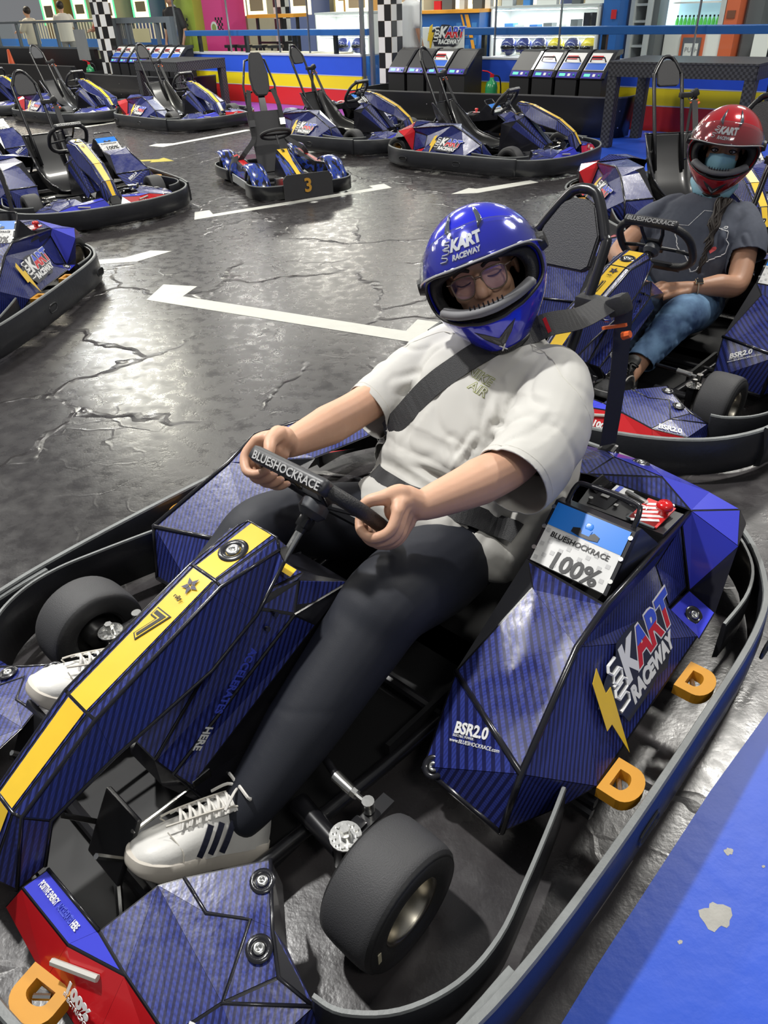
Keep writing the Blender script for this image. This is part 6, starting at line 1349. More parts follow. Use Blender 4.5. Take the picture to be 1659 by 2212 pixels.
# ---------------------------------------------------------------- trainers
def shoe(parent, heel, toe_dir, up, name, upper, sole, lace, stripes=None, tongue_txt=None, s=1.0, lateral=1, dark=False, wk=1.0):
    F = Vector(toe_dir).normalized(); U = Vector(up); U = (U - U.dot(F) * F).normalized(); Lf = U.cross(F); h = Vector(heel)
    M = Matrix(((F.x, Lf.x, U.x, h.x), (F.y, Lf.y, U.y, h.y), (F.z, Lf.z, U.z, h.z), (0, 0, 0, 1))) @ Matrix.Diagonal((s, s * wk, s * wk, 1))
    e = bpy.data.objects.new(name, None); C.objects.link(e); e.parent = parent; e.matrix_local = M; e.empty_display_size = .05
    out = [(-.005, .030), (.05, .036), (.12, .036), (.19, .050), (.245, .050), (.285, .034), (.300, .0)]
    pl = smooth_path([(x, y, 0) for x, y in out] + [(x, -y * .86, 0) for x, y in out[:-1][::-1]] + [(-.012, 0, 0)], 4, True)
    bm = bmesh.new(); lv = []
    for z, k in ((0, .93), (.006, 1.0), (.022, 1.02), (.034, 1.01), (.036, .96)):
        lv.append([bm.verts.new((.14 + (p.x - .14) * (1 + (k - 1) * .6), p.y * k, z + .012 * max(0, (p.x - .24) / .06) * (1 if z < .01 else .3))) for p in pl])
    for a, b in zip(lv, lv[1:]):
        for i in range(len(pl)): bm.faces.new((a[i], a[(i + 1) % len(pl)], b[(i + 1) % len(pl)], b[i]))
    bm.faces.new(lv[0][::-1]); bm.faces.new(lv[-1]); link_mesh('sole', bm, sole, e, smooth=False, angle=50)
    bm = bmesh.new()     # upper: rings across the foot
    secs = [(-.004, .031, .085), (.03, .036, .098), (.07, .038, .100), (.11, .038, .092), (.15, .042, .082), (.19, .048, .070), (.23, .050, .056), (.262, .044, .047), (.285, .030, .036), (.297, .010, .020)]
    rings = []
    for x, w, hh in secs:
        row = []
        for j in range(17):
            a = PI * j / 16; y = math.cos(a); zz = math.sin(a); row.append(bm.verts.new((x, w * math.copysign(abs(y) ** .75, y) * (1 if y > 0 else .88) * (1 - .25 * zz * (x < .15)), .030 + (hh - .018) * zz ** .62)))
        rings.append(row)
    for a, b in zip(rings, rings[1:]):
        for j in range(16): bm.faces.new((a[j], a[j + 1], b[j + 1], b[j]))
    bm.faces.new(rings[0]); up_ = link_mesh('upper', bm, upper, e, smooth=True)
    if not dark:
        bm = bmesh.new()
        for y in (1, -1): tube(bm, smooth_path([(.235, y * .016, .085), (.20, y * .020, .094), (.12, y * .023, .110), (.065, y * .030, .112), (.02, y * .040, .095)], 4), .0022, 6)
        tube(bm, smooth_path([(.232, .022, .078), (.205, .046, .055), (.200, .050, .036)], 3), .0014, 6); tube(bm, smooth_path([(.232, -.022, .078), (.205, -.042, .055), (.200, -.045, .036)], 3), .0014, 6); link_mesh('stitching', bm, mat('cream_thread', (.55, .52, .46), .6), e)
    bm = bmesh.new(); tg = [(.175, .088, .020), (.12, .108, .024), (.075, .125, .030), (.048, .155, .034), (.036, .172, .030)]; rows = [[bm.verts.new((x - abs(u) * .004, u * w, z - u * u * .012)) for u in (-1, -.5, 0, .5, 1)] for x, z, w in tg]
    for a, b in zip(rows, rows[1:]):
        for j in range(4): bm.faces.new((a[j], a[j + 1], b[j + 1], b[j]))
    tg_ = link_mesh('tongue', bm, upper if not dark else lace, e, smooth=True); mod_solid(tg_, .008, 0)
    if tongue_txt: text(tongue_txt, .026, plane_M((.050, -.028 * 1, .147), (0, 1, 0), (-.42, 0, .9)) @ Matrix.Translation((0, 0, .003)), blk_print, e, 'lettering', bold=.0003, lift=.003, wscale=.8)
    bm = bmesh.new(); xs = [.205, .185, .165, .145, .125, .105, .085]
    for i, x in enumerate(xs):
        z = .091 + (.205 - x) * .20; y = .026 + i * .0006
        tube(bm, smooth_path([(x + .003, -y, z - .008), (x - .004, -y * .4, z + .006), (x - .010, y * .4, z + .0075), (x - .013, y, z - .006)], 3), .0036, 6, flat=.5, up=(0, 0, 1))
        tube(bm, smooth_path([(x - .012, -y, z - .006), (x - .006, -y * .4, z + .009), (x + .0, y * .4, z + .009), (x + .003, y, z - .008)], 3), .0034, 6, flat=.5, up=(0, 0, 1))
    k = Vector((.075, 0, .134)); ball(bm, k, .009, (1, 1.3, .8))
    for sy in (1, -1):
        tube(bm, smooth_path([k, k + V(.012, sy * .022, .012), k + V(.004, sy * .042, .004), k + V(-.008, sy * .036, -.004), k + V(-.004, sy * .014, .0)], 4), .0034, 6); tube(bm, smooth_path([k, k + V(.02, sy * .016, .0), k + V(.045, sy * .034, -.022)], 4), .0030, 6)
    link_mesh('laces', bm, lace, e)
    if stripes:
        bm = bmesh.new()
        for i in range(3):
            x = .165 - i * .026
            for sg in (lateral,):
                pts = []
                for t_ in range(6):
                    u = t_ / 5; zz = .038 + u * .050; a = .0; xx = x - u * .020; w = .0435 if xx > .14 else .0395; yy = sg * (w * (1 - .28 * u * u) + .0018 - (.0 if sg > 0 else .004)); pts.append(Vector((xx, yy, zz)))
                ribbon(bm, pts, V(0, sg, .25), .013, .0022)
        link_mesh('dark_stripe', bm, stripes, e)
    return e, M
# ================================================================ driver in blue
def driver():
    K = KART['main']; root = empty('person', K.location, K.rotation_euler.z); tag(root, 'person in a blue helmet, glasses and off-white t-shirt gripping the steering wheel', 'person')
    c0 = Vector((-.40, 0, .588)); e2 = Vector((.63, 0, .78)).normalized(); nn = Vector((-.78, 0, .63)).normalized(); Y = Vector((0, 1, 0))
    HM = hmat((-1.035, -.038, .920), (1.50, .96, .20), (-.10, -.56, 1))
    Lw, Rw = Vector((-.505, .205, .590)), Vector((-.485, -.215, .600)); nails = []
    bm = bmesh.new()
    loft(bm, [(-.84, 0, .20), (-.90, 0, .32), (-.98, 0, .46), (-1.05, 0, .58), (-1.09, -.01, .68), (-1.10, -.015, .72)], Y, [.16, .17, .17, .18, .14, .07], [.11, .12, .12, .11, .08, .06])
    limb(bm, [(-1.10, -.015, .70), (-1.075, -.025, .80)], [.058, .055], 16)
    head_blob(bm, HM, 1.12)
    limb(bm, [(-1.08, .18, .665), (-.93, .235, .625), (-.79, .262, .597), (-.66, .245, .592), Lw], [.060, .058, .053, .055, .0335], 18)
    limb(bm, [(-1.10, -.20, .665), (-.96, -.24, .60), (-.80, -.27, .560), (-.66, -.25, .570), Rw], [.060, .058, .053, .055, .0335], 18)
    GL = c0 + Y * .164 - e2 * .022; GR = c0 - Y * .164 + e2 * .012
    hand_grip(bm, GL, e2 + Y * .15, Y * 1 - e2 * .1, nn, Lw, nails, 1.06); hand_grip(bm, GR, e2 - Y * .15, -Y, nn, Rw, nails, 1.06)
    for sy, ank in ((1, Vector((.090, .222, .14))), (-1, Vector((.06, -.25, .17)))):
        limb(bm, [ank + V(-.05, 0, .05), ank, ank + V(.06, -.03 * sy, -.03)], [.034, .030, .026], 14)
    body = shell_from(bm, 'body', skin_a, root, .0042, 4, .45)
    nail_mesh(nails, body, mat('pink_nail', (.70, .42, .34), .3))
    hair = mat('dark_brown_hair', (.022, .014, .010), .5)
    face_parts(HM, body, 1.12, True, hair)
    # glasses
    gl = bpy.data.objects.new('glasses', None); C.objects.link(gl); gl.parent = root; gl.matrix_local = HM @ Matrix.Scale(1.12, 4)
    bm = bmesh.new(); lens = bmesh.new()
    for sy in (1, -1):
        pts = [Vector((.0965 - .012 * ((y - .008) / .055) ** 2, sy * y, z)) for y, z in ((.010, .016), (.030, .022), (.056, .018), (.061, .006), (.056, -.018), (.040, -.026), (.020, -.022), (.010, -.006))]
        pp = smooth_path(pts, 4, True); tube(bm, pp, .0019, 8, closed=True); lens.faces.new([lens.verts.new(q) for q in pp])
        tube(bm, [(.0905, sy * .061, .014), (.078, sy * .071, .014), (.0, sy * .083, .010)], .0018, 6)
    tube(bm, smooth_path([(.0965, .010, .010), (.100, 0, .012), (.0965, -.010, .010)], 3), .0019, 6); link_mesh('frame', bm, mat('brown_clear_frame', (.16, .11, .08), .15, coat=.4), gl, smooth=True)
    lm = bpy.data.materials.new('coated_lens'); nt, N, L, B = nodes_of(lm); t = N.new('ShaderNodeBsdfTransparent'); t.inputs[0].default_value = (.95, .93, .97, 1); g = N.new('ShaderNodeBsdfGlossy'); g.inputs['Roughness'].default_value = .02; g.inputs[0].default_value = (.62, .45, 1, 1); mx = N.new('ShaderNodeMixShader'); mx.inputs[0].default_value = .16; L.new(t.outputs[0], mx.inputs[1]); L.new(g.outputs[0], mx.inputs[2]); L.new(mx.outputs[0], N['Material Output'].inputs[0])
    link_mesh('lenses', lens, lm, gl)
    # helmet
    hm = mat('metallic_blue_shell', (.012, .018, .56), .16, coat=.9, metal=.15)
    hp, onsh, wt, wrap = helmet(HM @ Matrix.Translation((-.026, .004, -.006)), root, hm, 1.035)
    bm = bmesh.new(); ec = math.radians(-52)
    for sg in (1, -1): tube(bm, [onsh(-.013, -.012 * sg, 0, ec, 1.01), onsh(.013, .012 * sg, 0, ec, 1.01)], .0028, 6, flat=.5)
    link_mesh('white_cross_sticker', bm, white_m, hp)
    bm = bmesh.new(); ribbon(bm, [HM @ Vector(q) for q in ((.03, .115, -.155), (.02, .118, -.20))], V(.5, 1, 0), .010, .002); link_mesh('red_strap_tab', bm, red_p, root)
    # leggings
    lg = mat('black_leggings', (.014, .016, .024), .62, bump=.35, bscale=700, bdist=.0006, spec=.4)
    bm = bmesh.new()
    loft(bm, [(-.93, 0, .16), (-.86, 0, .22), (-.84, 0, .32), (-.88, 0, .40)], Y, [.15, .185, .19, .17], [.10, .13, .125, .10])
    limb(bm, [(-.82, .10, .235), (-.60, .155, .315), (-.40, .200, .385), (-.30, .200, .335), (-.09, .208, .228), (.085, .222, .150)], [.118, .122, .104, .096, .080, .050], 22)
    limb(bm, [(-.82, -.10, .235), (-.60, -.165, .325), (-.40, -.225, .395), (-.29, -.235, .350), (-.10, -.24, .245), (.03, -.238, .180)], [.112, .108, .084, .078, .066, .044], 22)
    fl_ = []
    for k in range(6): a = Vector((-.015 - k * .018, .186, .165 + k * .012)); fl_.append((a + V(0, -.05, .03), a + V(0, .05, -.01), .006, .004))
    leg = garment(bm, 'leggings', lg, root, .0075, [], fl_, 3, .0007, 8)
    # t-shirt
    tm = mat('off_white_cotton', (.52, .51, .48), .85, bump=.25, bscale=600, bdist=.0005, vary=.03, vscale=5)
    bm = bmesh.new()
    loft(bm, [(-.655, .02, .345), (-.71, .01, .345), (-.80, 0, .355), (-.88, 0, .41), (-.965, 0, .50), (-1.03, 0, .60), (-1.08, -.01, .685), (-1.10, -.015, .735), (-1.10, -.02, .765)], Y, [.15, .19, .215, .222, .226, .225, .200, .135, .085], [.050, .085, .115, .150, .155, .14, .115, .085, .070], q=2.4)
    Lc, Rc_ = Vector((-.725, .268, .590)), Vector((-.830, -.268, .535))
    limb(bm, [(-1.09, .165, .660), (-1.00, .225, .638), (-.90, .262, .605), (-.79, .283, .578), (-.70, .282, .572)], [.095, .100, .104, .098, .090], 24)
    limb(bm, [(-1.10, -.165, .650), (-1.03, -.215, .612), (-.94, -.250, .570), (-.84, -.268, .535), (-.79, -.270, .53)], [.092, .092, .090, .084, .080], 24)
    # hanging side of the loose shirt and the bunched hem over the lap
    limb(bm, [(-1.05, .20, .56), (-.98, .235, .45), (-.90, .25, .36), (-.84, .245, .30)], [.085, .085, .075, .055], 18)
    limb(bm, [(-1.0, -.17, .5), (-.9, -.20, .40), (-.80, -.20, .35)], [.08, .075, .06], 16)
    limb(bm, [(-.70, -.13, .385), (-.655, -.05, .405), (-.655, .05, .40), (-.68, .13, .375)], [.05, .052, .052, .05], 16)
    limb(bm, [(-.70, .10, .36), (-.74, .19, .31), (-.80, .245, .255)], [.06, .065, .045], 14)
    A = Vector
    folds = [(A((-.98, .12, .62)), A((-.86, .27, .69)), .016, .012), (A((-.93, .11, .56)), A((-.80, .20, .64)), .014, .013), (A((-.90, .16, .50)), A((-.74, .22, .56)), .014, .012), (A((-.86, .30, .67)), A((-.76, .30, .64)), .012, .010), (A((-.84, .33, .58)), A((-.95, .30, .50)), .015, .012), (A((-.80, .34, .56)), A((-.93, .32, .44)), .012, .012),
             (A((-1.0, -.12, .63)), A((-.88, -.20, .62)), .014, .011), (A((-.95, -.13, .56)), A((-.86, -.22, .58)), .012, .011), (A((-.80, -.15, .47)), A((-.74, .17, .475)), .012, -.016), (A((-.83, -.17, .505)), A((-.78, .14, .51)), .020, .011), (A((-.74, -.16, .43)), A((-.68, .14, .435)), .016, .012), (A((-.82, .05, .55)), A((-.74, .16, .47)), .013, .010), (A((-.93, -.02, .62)), A((-.83, .0, .53)), .013, .008),
             (A((-.96, .08, .68)), A((-.86, .13, .60)), .013, .010), (A((-.93, -.05, .66)), A((-.80, -.12, .50)), .013, .007), (A((-.84, .10, .58)), A((-.78, .08, .50)), .010, .009), (A((-.60, -.08, .47)), A((-.62, .08, .46)), .012, .009)]
    sh = garment(bm, 't_shirt', tm, root, .0072, [(Lc, (.97, .10, -.20), .22, .175), (Rc_, (.95, -.12, -.15), .20, -.185), ((-1.10, -.02, .742), (-.1, 0, 1), .11)], folds, 1, .0040, 4)
    # cuff and hem stitching
    tr = bvh_of(sh)
    bm = bmesh.new()
    for c, n, off in ((Lc, Vector((.97, .10, -.20)), -.018), (Rc_, Vector((.95, -.12, -.15)), -.018)):
        n.normalize(); u = frame_from(n); ring = []
        for k in range(48):
            a = 2 * PI * k / 48; d = u.col[0] * math.cos(a) + u.col[1] * math.sin(a); h = tr.ray_cast(c + n * off + d * .16, -d, .16)
            if h[0] is not None: ring.append(h[0] + d * .0016)
        if len(ring) > 20: tube(bm, ring, .0012, 4, closed=True)
    for path in ([(-1.06, .10, .80), (-1.02, .20, .78), (-.98, .27, .72), (-.97, .33, .62), (-.99, .34, .53)], [(-1.06, -.10, .80), (-1.02, -.20, .75), (-.99, -.26, .66)]):
        P = []
        for q in smooth_path(path, 6):
            h = tr.find_nearest(q)
            if h[0] is not None: P.append(h[0] + h[1] * .0016)
        tube(bm, P, .0016, 4)
    link_mesh('seam', bm, mat('seam_thread', (.60, .58, .53), .9), sh)
    # embroidered outline lettering on the chest
    d = Vector((-.74, -.50, -.28)); em = mat('olive_embroidery', (.30, .33, .10), .8)
    MT = plane_M((-.862, .045, .722), (-.62, .55, -.45), (-.45, -.05, .80))
    for s_, yy, xx in (('NIKE', .0, .0), ('AIR', -.030, .020)):
        o = text(s_, .034, MT @ Matrix.Translation((xx, yy, 0)), em, sh, 'lettering', bold=.0012, shear=.3); project_print(o, tr, None, d, .0032)
        o = text(s_, .034, MT @ Matrix.Translation((xx, yy, 0)), tm, sh, 'lettering_fill', bold=-.0004, shear=.3); project_print(o, tr, None, d, .0040)
    # belts
    drape(tr, [(-1.30, .185, .815), (-1.20, .165, .800), (-1.11, .12, .800), (-1.02, .06, .775), (-.93, -.02, .72), (-.87, -.09, .645), (-.83, -.14, .56), (-.84, -.20, .47), (-.92, -.235, .37), (-.98, -.25, .28)], (-.78, -.12, -.60), .011, 8, .066, 'shoulder_belt', belt_m, K, relax=5)
    tr2 = bvh_of(sh, leg)
    drape(tr2, [(-.90, -.25, .27), (-.80, -.20, .36), (-.70, -.12, .44), (-.655, -.03, .475), (-.66, .06, .475), (-.71, .15, .45), (-.80, .235, .38), (-.88, .27, .28)], (-.62, 0, -.78), .014, 8, .058, 'lap_belt', belt_m, K, relax=6)
    bm = bmesh.new(); ribbon(bm, smooth_path([(-1.345, .215, .795), (-1.352, .222, .68), (-1.350, .23, .52), (-1.345, .232, .38)], 4), V(.45, .9, 0), .056, .003); link_mesh('hanging_belt', bm, belt_m, K)
    # shoes
    wl = mat('white_leather', (.66, .65, .62), .45, bump=.2, bscale=160, vary=.06, vscale=30); ws_ = mat('off_white_rubber_sole', (.56, .52, .46), .6, vary=.12, vscale=25); lc = mat('white_lace', (.68, .66, .62), .8)
    shoe(root, (.090, .250, .046), (.220, -.085, .118), (-.40, -.20, .9), 'trainer', wl, ws_, lc, mat('navy_stripe', (.012, .014, .03), .5), 'adidas', .92, 1, wk=1.22)
    shoe(root, (.035, -.262, .085), (.20, -.045, .14), (-.45, .05, .9), 'trainer', wl, ws_, lc, mat('navy_stripe', (.012, .014, .03), .5), 'adidas', .95, -1, wk=1.2)
    return root
# ================================================================ woman in red helmet
def woman():
    K = KART['W']; root = empty('person', K.location, K.rotation_euler.z); tag(root, 'person in a red helmet, pale blue face mask, dark t-shirt and jeans', 'person')
    Y = Vector((0, 1, 0)); HM = hmat((-.985, .0, .895), (1.45, .50, -.22), (-.06, .06, 1))
    bm = bmesh.new()
    loft(bm, [(-.84, 0, .18), (-.86, 0, .30), (-.89, 0, .42), (-.92, 0, .52), (-.95, 0, .61), (-.97, 0, .66)], Y, [.15, .15, .15, .16, .13, .06], [.11, .12, .11, .10, .08, .055])
    limb(bm, [(-.97, 0, .64), (-.99, 0, .76)], [.052, .05], 16); head_blob(bm, HM, 1.10)
    Le, Lw, Lh = Vector((-.70, .285, .385)), Vector((-.515, .165, .392)), Vector((-.455, .070, .385)); Re, Rw, Rh = Vector((-.66, -.285, .44)), Vector((-.50, -.13, .385)), Vector((-.46, -.05, .37))
    limb(bm, [(-.95, .19, .60), (-.83, .245, .49), Le, (-.61, .235, .392), Lw], [.058, .056, .050, .050, .030], 18)
    limb(bm, [(-.95, -.19, .60), (-.80, -.25, .52), Re, (-.58, -.21, .42), Rw], [.058, .056, .050, .050, .030], 18)
    nails = []
    for (w, h, sg, up) in ((Lw, Lh, -1, .0), (Rw, Rh, 1, -.012)):      # flat relaxed hands, fingers spread a little
        f = (h - w).normalized(); z = Vector((.35, 0, .93)); z = (z - z.dot(f) * f).normalized(); sd = f.cross(z) * (1)
        limb(bm, [w, w + f * .03, h], [.029, .031, .030], 14, 4); 
        for i, o_ in enumerate((.033, .011, -.011, -.032)):
            b0 = h + sd * o_ * .9 - f * .008; l = (.064, .072, .066, .052)[i]; sp = sd * o_ * .35
            limb(bm, [w + f * .02 + sd * o_ * .4, b0, b0 + f * l * .5 + sp * .6 + z * .006, b0 + f * l * .85 + sp * .9 - z * .008, b0 + f * l * 1.05 + sp - z * .022], [.014, .0128, .0108, .0100, .0085], 12, 4)
            nails.append((b0 + f * l * 1.05 + sp - z * .022, (f - z * .5).normalized(), (z + f * .4).normalized(), .0075))
        th = 1 if (sd.x * 1 > 0) else -1
        limb(bm, [w + f * .015, w + f * .035 + sd * th * .030, h + sd * th * .050 - f * .010, h + sd * th * .058 + f * .025 - z * .010], [.020, .019, .0135, .0105], 12, 4)
    for sy in (1, -1): limb(bm, [(-.13, .15 * sy, .20), (-.06, .15 * sy, .155), (0.02, .15 * sy, .12)], [.046, .038, .034], 14)
    body = shell_from(bm, 'body', skin_b, root, .0048, 4, .45); nail_mesh(nails, body, mat('pink_nail', (.70, .42, .34), .3))
    hair = mat('dark_brown_hair', (.022, .014, .010), .5); face_parts(HM, body, 1.10, False, hair)
    # ring and watch
    bm = bmesh.new(); f = (Lh - Lw).normalized(); R = frame_from(f); c = Lw - f * .012
    tube(bm, [c + (R.col[0] * math.cos(a) + R.col[1] * math.sin(a)) * .033 for a in [2 * PI * k / 24 for k in range(24)]], .010, 8, closed=True, flat=.25, up=f)
    wb_ = link_mesh('watch_strap', bm, mat('sand_watch_strap', (.62, .50, .36), .5), root, smooth=True); z = Vector((.30, .25, .92)).normalized(); bm = bmesh.new(); box(bm, c + z * .036, (.036, .030, .011), plane_rot(f, z.cross(f)), bev=.004); link_mesh('watch_case', bm, mat('gold_case', (.75, .55, .35), .25, metal=1.), wb_); bm = bmesh.new(); box(bm, c + z * .0425, (.030, .024, .002), plane_rot(f, z.cross(f)), bev=.0008); link_mesh('watch_face', bm, hv, wb_)
    # mask
    mk = mat('pale_blue_mask', (.26, .50, .62), .7, bump=.4, bscale=40); bm = bmesh.new()
    rows = []
    for j in range(9):
        z = -.006 - j * .0085; row = []
        for i in range(15):
            u = -1 + i / 7; y = u * .060; x = .108 - .056 * abs(u) ** 1.6 - .006 * max(0, abs(z + .045) / .03) ** 2 + (.006 * math.sin(z * 700)) * .35; row.append(bm.verts.new(HM @ (Vector((x + .014, y, z + (.012 * (1 - abs(u) * 1.6) if j == 0 else 0))) * 1.10)))
        rows.append(row)
    for a, b in zip(rows, rows[1:]):
        for i in range(14): bm.faces.new((a[i], a[i + 1], b[i + 1], b[i]))
    m_ = link_mesh('face_mask', bm, mk, root, smooth=True); mod_solid(m_, .002, 0)
    bm = bmesh.new(); tube(bm, [HM @ Vector(q) for q in ((-.02, -.085, -.17), (.06, -.06, -.19), (.09, 0, -.195), (.06, .06, -.19), (-.02, .085, -.175), (-.09, .05, -.17), (-.09, -.05, -.17))], .026, 10, closed=True, flat=1.); link_mesh('blue_neck_cover', bm, mk, root, smooth=True)
    rm = mat('metallic_red_shell', (.50, .010, .020), .14, coat=.9, metal=.25); hp, onsh, wt, wrap = helmet(HM @ Matrix.Translation((0, 0, -.005)), root, rm, 1.04, chin_m=mat('bright_vent_insert', (.45, .45, .45), .25))
    # braid
    bm = bmesh.new(); rnd = random.Random(3); P = [q + Vector((.016, 0, .004)) for q in smooth_path([(-.86, .105, .70), (-.795, .10, .62), (-.755, .105, .55), (-.725, .11, .49), (-.70, .11, .435), (-.69, .10, .385)], 8)]
    tb = bvh_of(root.children[-1]) if False else None
    for st in range(26):
        ph = rnd.random() * 6.28; rr = rnd.uniform(.006, .030); q = []
        for i, p in enumerate(P):
            t_ = i / len(P); env = (1 - .65 * t_) * (1 + .25 * math.sin(t_ * 30)); a = ph + t_ * 9 * (1 if st % 2 else -1); q.append(p + Vector((.5, 0, .3)) * rr * env * math.sin(a) * .6 + Vector((0, 1, 0)) * rr * env * math.cos(a))
        tube(bm, q, [.0065 * (1 - .6 * i / len(q)) for i in range(len(q))], 6)
    link_mesh('braid', bm, mat('dark_brown_hair', (.022, .014, .010), .5), root, smooth=True)
    # jeans
    jm = bpy.data.materials.new('blue_denim'); nt, N, L, B = nodes_of(jm); tc = N.new('ShaderNodeTexCoord'); n = N.new('ShaderNodeTexNoise'); n.inputs['Scale'].default_value = 7; n.inputs['Detail'].default_value = 6; L.new(tc.outputs['Object'], n.inputs['Vector']); r = N.new('ShaderNodeValToRGB'); r.color_ramp.elements[0].position = .38; r.color_ramp.elements[0].color = (.018, .05, .13, 1); r.color_ramp.elements[1].position = .68; r.color_ramp.elements[1].color = (.16, .29, .46, 1); L.new(n.outputs['Fac'], r.inputs[0]); L.new(r.outputs[0], B.inputs['Base Color']); B.inputs['Roughness'].default_value = .85
    n2 = N.new('ShaderNodeTexNoise'); n2.inputs['Scale'].default_value = 500; L.new(tc.outputs['Object'], n2.inputs['Vector']); b = N.new('ShaderNodeBump'); b.inputs['Strength'].default_value = .3; b.inputs['Distance'].default_value = .001; L.new(n2.outputs['Fac'], b.inputs['Height']); L.new(b.outputs[0], B.inputs['Normal'])
    bm = bmesh.new(); loft(bm, [(-.93, 0, .15), (-.86, 0, .20), (-.82, 0, .30)], Y, [.14, .18, .17], [.10, .125, .11])
    for sy in (1, -1): limb(bm, [(-.82, .10 * sy, .225), (-.60, .15 * sy, .265), (-.40, .175 * sy, .295), (-.31, .17 * sy, .270), (-.19, .158 * sy, .215), (-.085, .15 * sy, .170)], [.112, .106, .086, .080, .066, .058], 20)
    A = Vector; fo = []
    for k in range(7): c = A((-.36 + k * .04, .17, .29 - k * .022)); fo.append((c + V(.02, -.08, .05), c + V(-.01, .09, .0), .012, .007 if k % 2 else -.006))
    for k in range(3): c = A((-.72 + k * .05, .13, .28)); fo.append((c + V(0, -.06, .10), c + V(.02, .12, .02), .013, .008))
    je = garment(bm, 'jeans', jm, root, .0085, [((-.10, .152, .172), (.85, 0, -.5), .08), ((-.10, -.152, .172), (.85, 0, -.5), .08)], fo, 9, .003, 5)
    # shirt
    tm = mat('charcoal_heather_cotton', (.075, .085, .115), .85, bump=.3, bscale=500, bdist=.0006, vary=.15, vscale=60)
    bm = bmesh.new(); loft(bm, [(-.73, 0, .20), (-.77, 0, .30), (-.82, 0, .42), (-.87, 0, .52), (-.93, 0, .60), (-.965, 0, .655), (-.975, 0, .69)], Y, [.185, .19, .20, .215, .205, .14, .08], [.12, .15, .155, .15, .12, .09, .065], q=2.3)
    Lc, Rc_ = Vector((-.825, .258, .475)), Vector((-.80, -.262, .495))
    limb(bm, [(-.95, .16, .60), (-.88, .23, .535), (-.81, .265, .465), (-.76, .29, .42)], [.080, .083, .082, .078], 20); limb(bm, [(-.95, -.16, .60), (-.87, -.235, .55), (-.79, -.268, .49), (-.73, -.285, .45)], [.080, .083, .082, .078], 20)
    fo = [(A((-.80, .12, .60)), A((-.72, .20, .50)), .012, .008), (A((-.80, -.12, .60)), A((-.70, -.20, .48)), .012, .008), (A((-.70, -.13, .42)), A((-.68, .13, .40)), .012, .008), (A((-.68, -.12, .36)), A((-.66, .14, .34)), .012, .008), (A((-.80, .24, .57)), A((-.76, .30, .50)), .010, .007)]
    sh = garment(bm, 't_shirt', tm, root, .0080, [(Lc, (.55, .30, -.62), .20, .212), (Rc_, (.60, -.25, -.5), .20, -.212), ((-.975, 0, .672), (-.1, 0, 1), .10)], fo, 5, .003, 5)
    tr = bvh_of(sh); d = Vector((-.94, -.12, -.32)); MT = plane_M((-.70, .065, .548), (-.10, 1, -.05), (-.30, 0, .95)) @ Matrix.Scale(1.25, 4)
    tex = [(-.105, .040), (-.050, .043), (-.020, .105), (.022, .108), (.026, .060), (.060, .052), (.088, .048), (.092, .020), (.104, .0), (.100, -.030), (.075, -.050), (.045, -.075), (.030, -.105), (.012, -.112), (-.004, -.085), (-.030, -.045), (-.052, -.048), (-.070, -.020), (-.105, .040)]
    pts = []
    for (x0, y0), (x1, y1) in zip(tex, tex[1:]):
        for k in range(5):
            t_ = k / 5; w = .003 * math.sin((x0 + t_ * (x1 - x0)) * 400 + y0 * 300) if y0 < .03 else 0; p = MT @ Vector((x0 + (x1 - x0) * t_ + w, y0 + (y1 - y0) * t_, 0)); h = tr.ray_cast(p - d * .3, d, .6)
            if h[0] is not None: pts.append(h[0] - d * .002)
    bm = bmesh.new(); tube(bm, pts, .0022, 5, flat=.6); link_mesh('white_outline_print', bm, white_m, sh)
    bm = bmesh.new(); hpnts = [(0, -.014), (.012, 0), (.013, .007), (.007, .011), (0, .006), (-.007, .011), (-.013, .007), (-.012, 0)]
    f = bm.faces.new([bm.verts.new(MT @ Vector((.058 + x * 1.1, -.022 + y * 1.1, 0))) for x, y in hpnts]); o = link_mesh('heart_print', bm, mat('coral_print', (.75, .10, .10), .7), sh); project_print(o, tr, None, d, .003); mod_solid(o, .001, 0)
    o = text('er', .040, MT @ Matrix.Translation((.058, .048, 0)), white_m, sh, 'lettering', shear=.5); project_print(o, tr, None, d, .002)
    bm = bmesh.new(); ribbon(bm, smooth_path([(-1.345, .215, .795), (-1.352, .222, .68), (-1.345, .232, .38)], 4), V(.45, .9, 0), .05, .003); link_mesh('hanging_belt', bm, belt_m, K)
    dk = mat('black_sneaker_mesh', (.03, .03, .033), .7, bump=.5, bscale=200); gs = mat('grey_sole', (.22, .22, .22), .6)
    for sy in (1, -1):
        e, M = shoe(root, (-.03, .152 * sy, .055), (.24, -.01 * sy, .065), (-.25, 0, .96), 'sneaker', dk, gs, mat('black_lace', (.012, .012, .012), .6), None, None, .98, sy, dark=True)
        bm = bmesh.new()
        for sd in (1, -1):
            pts = [(.20, sd * .046, .05), (.14, sd * .042, .09), (.08, sd * .038, .09), (.05, sd * .038, .05)]; tube(bm, smooth_path(pts, 3), .0035, 6)
        link_mesh('pale_trim', bm, mat('pale_grey_trim', (.42, .40, .36), .6), e)
    return root
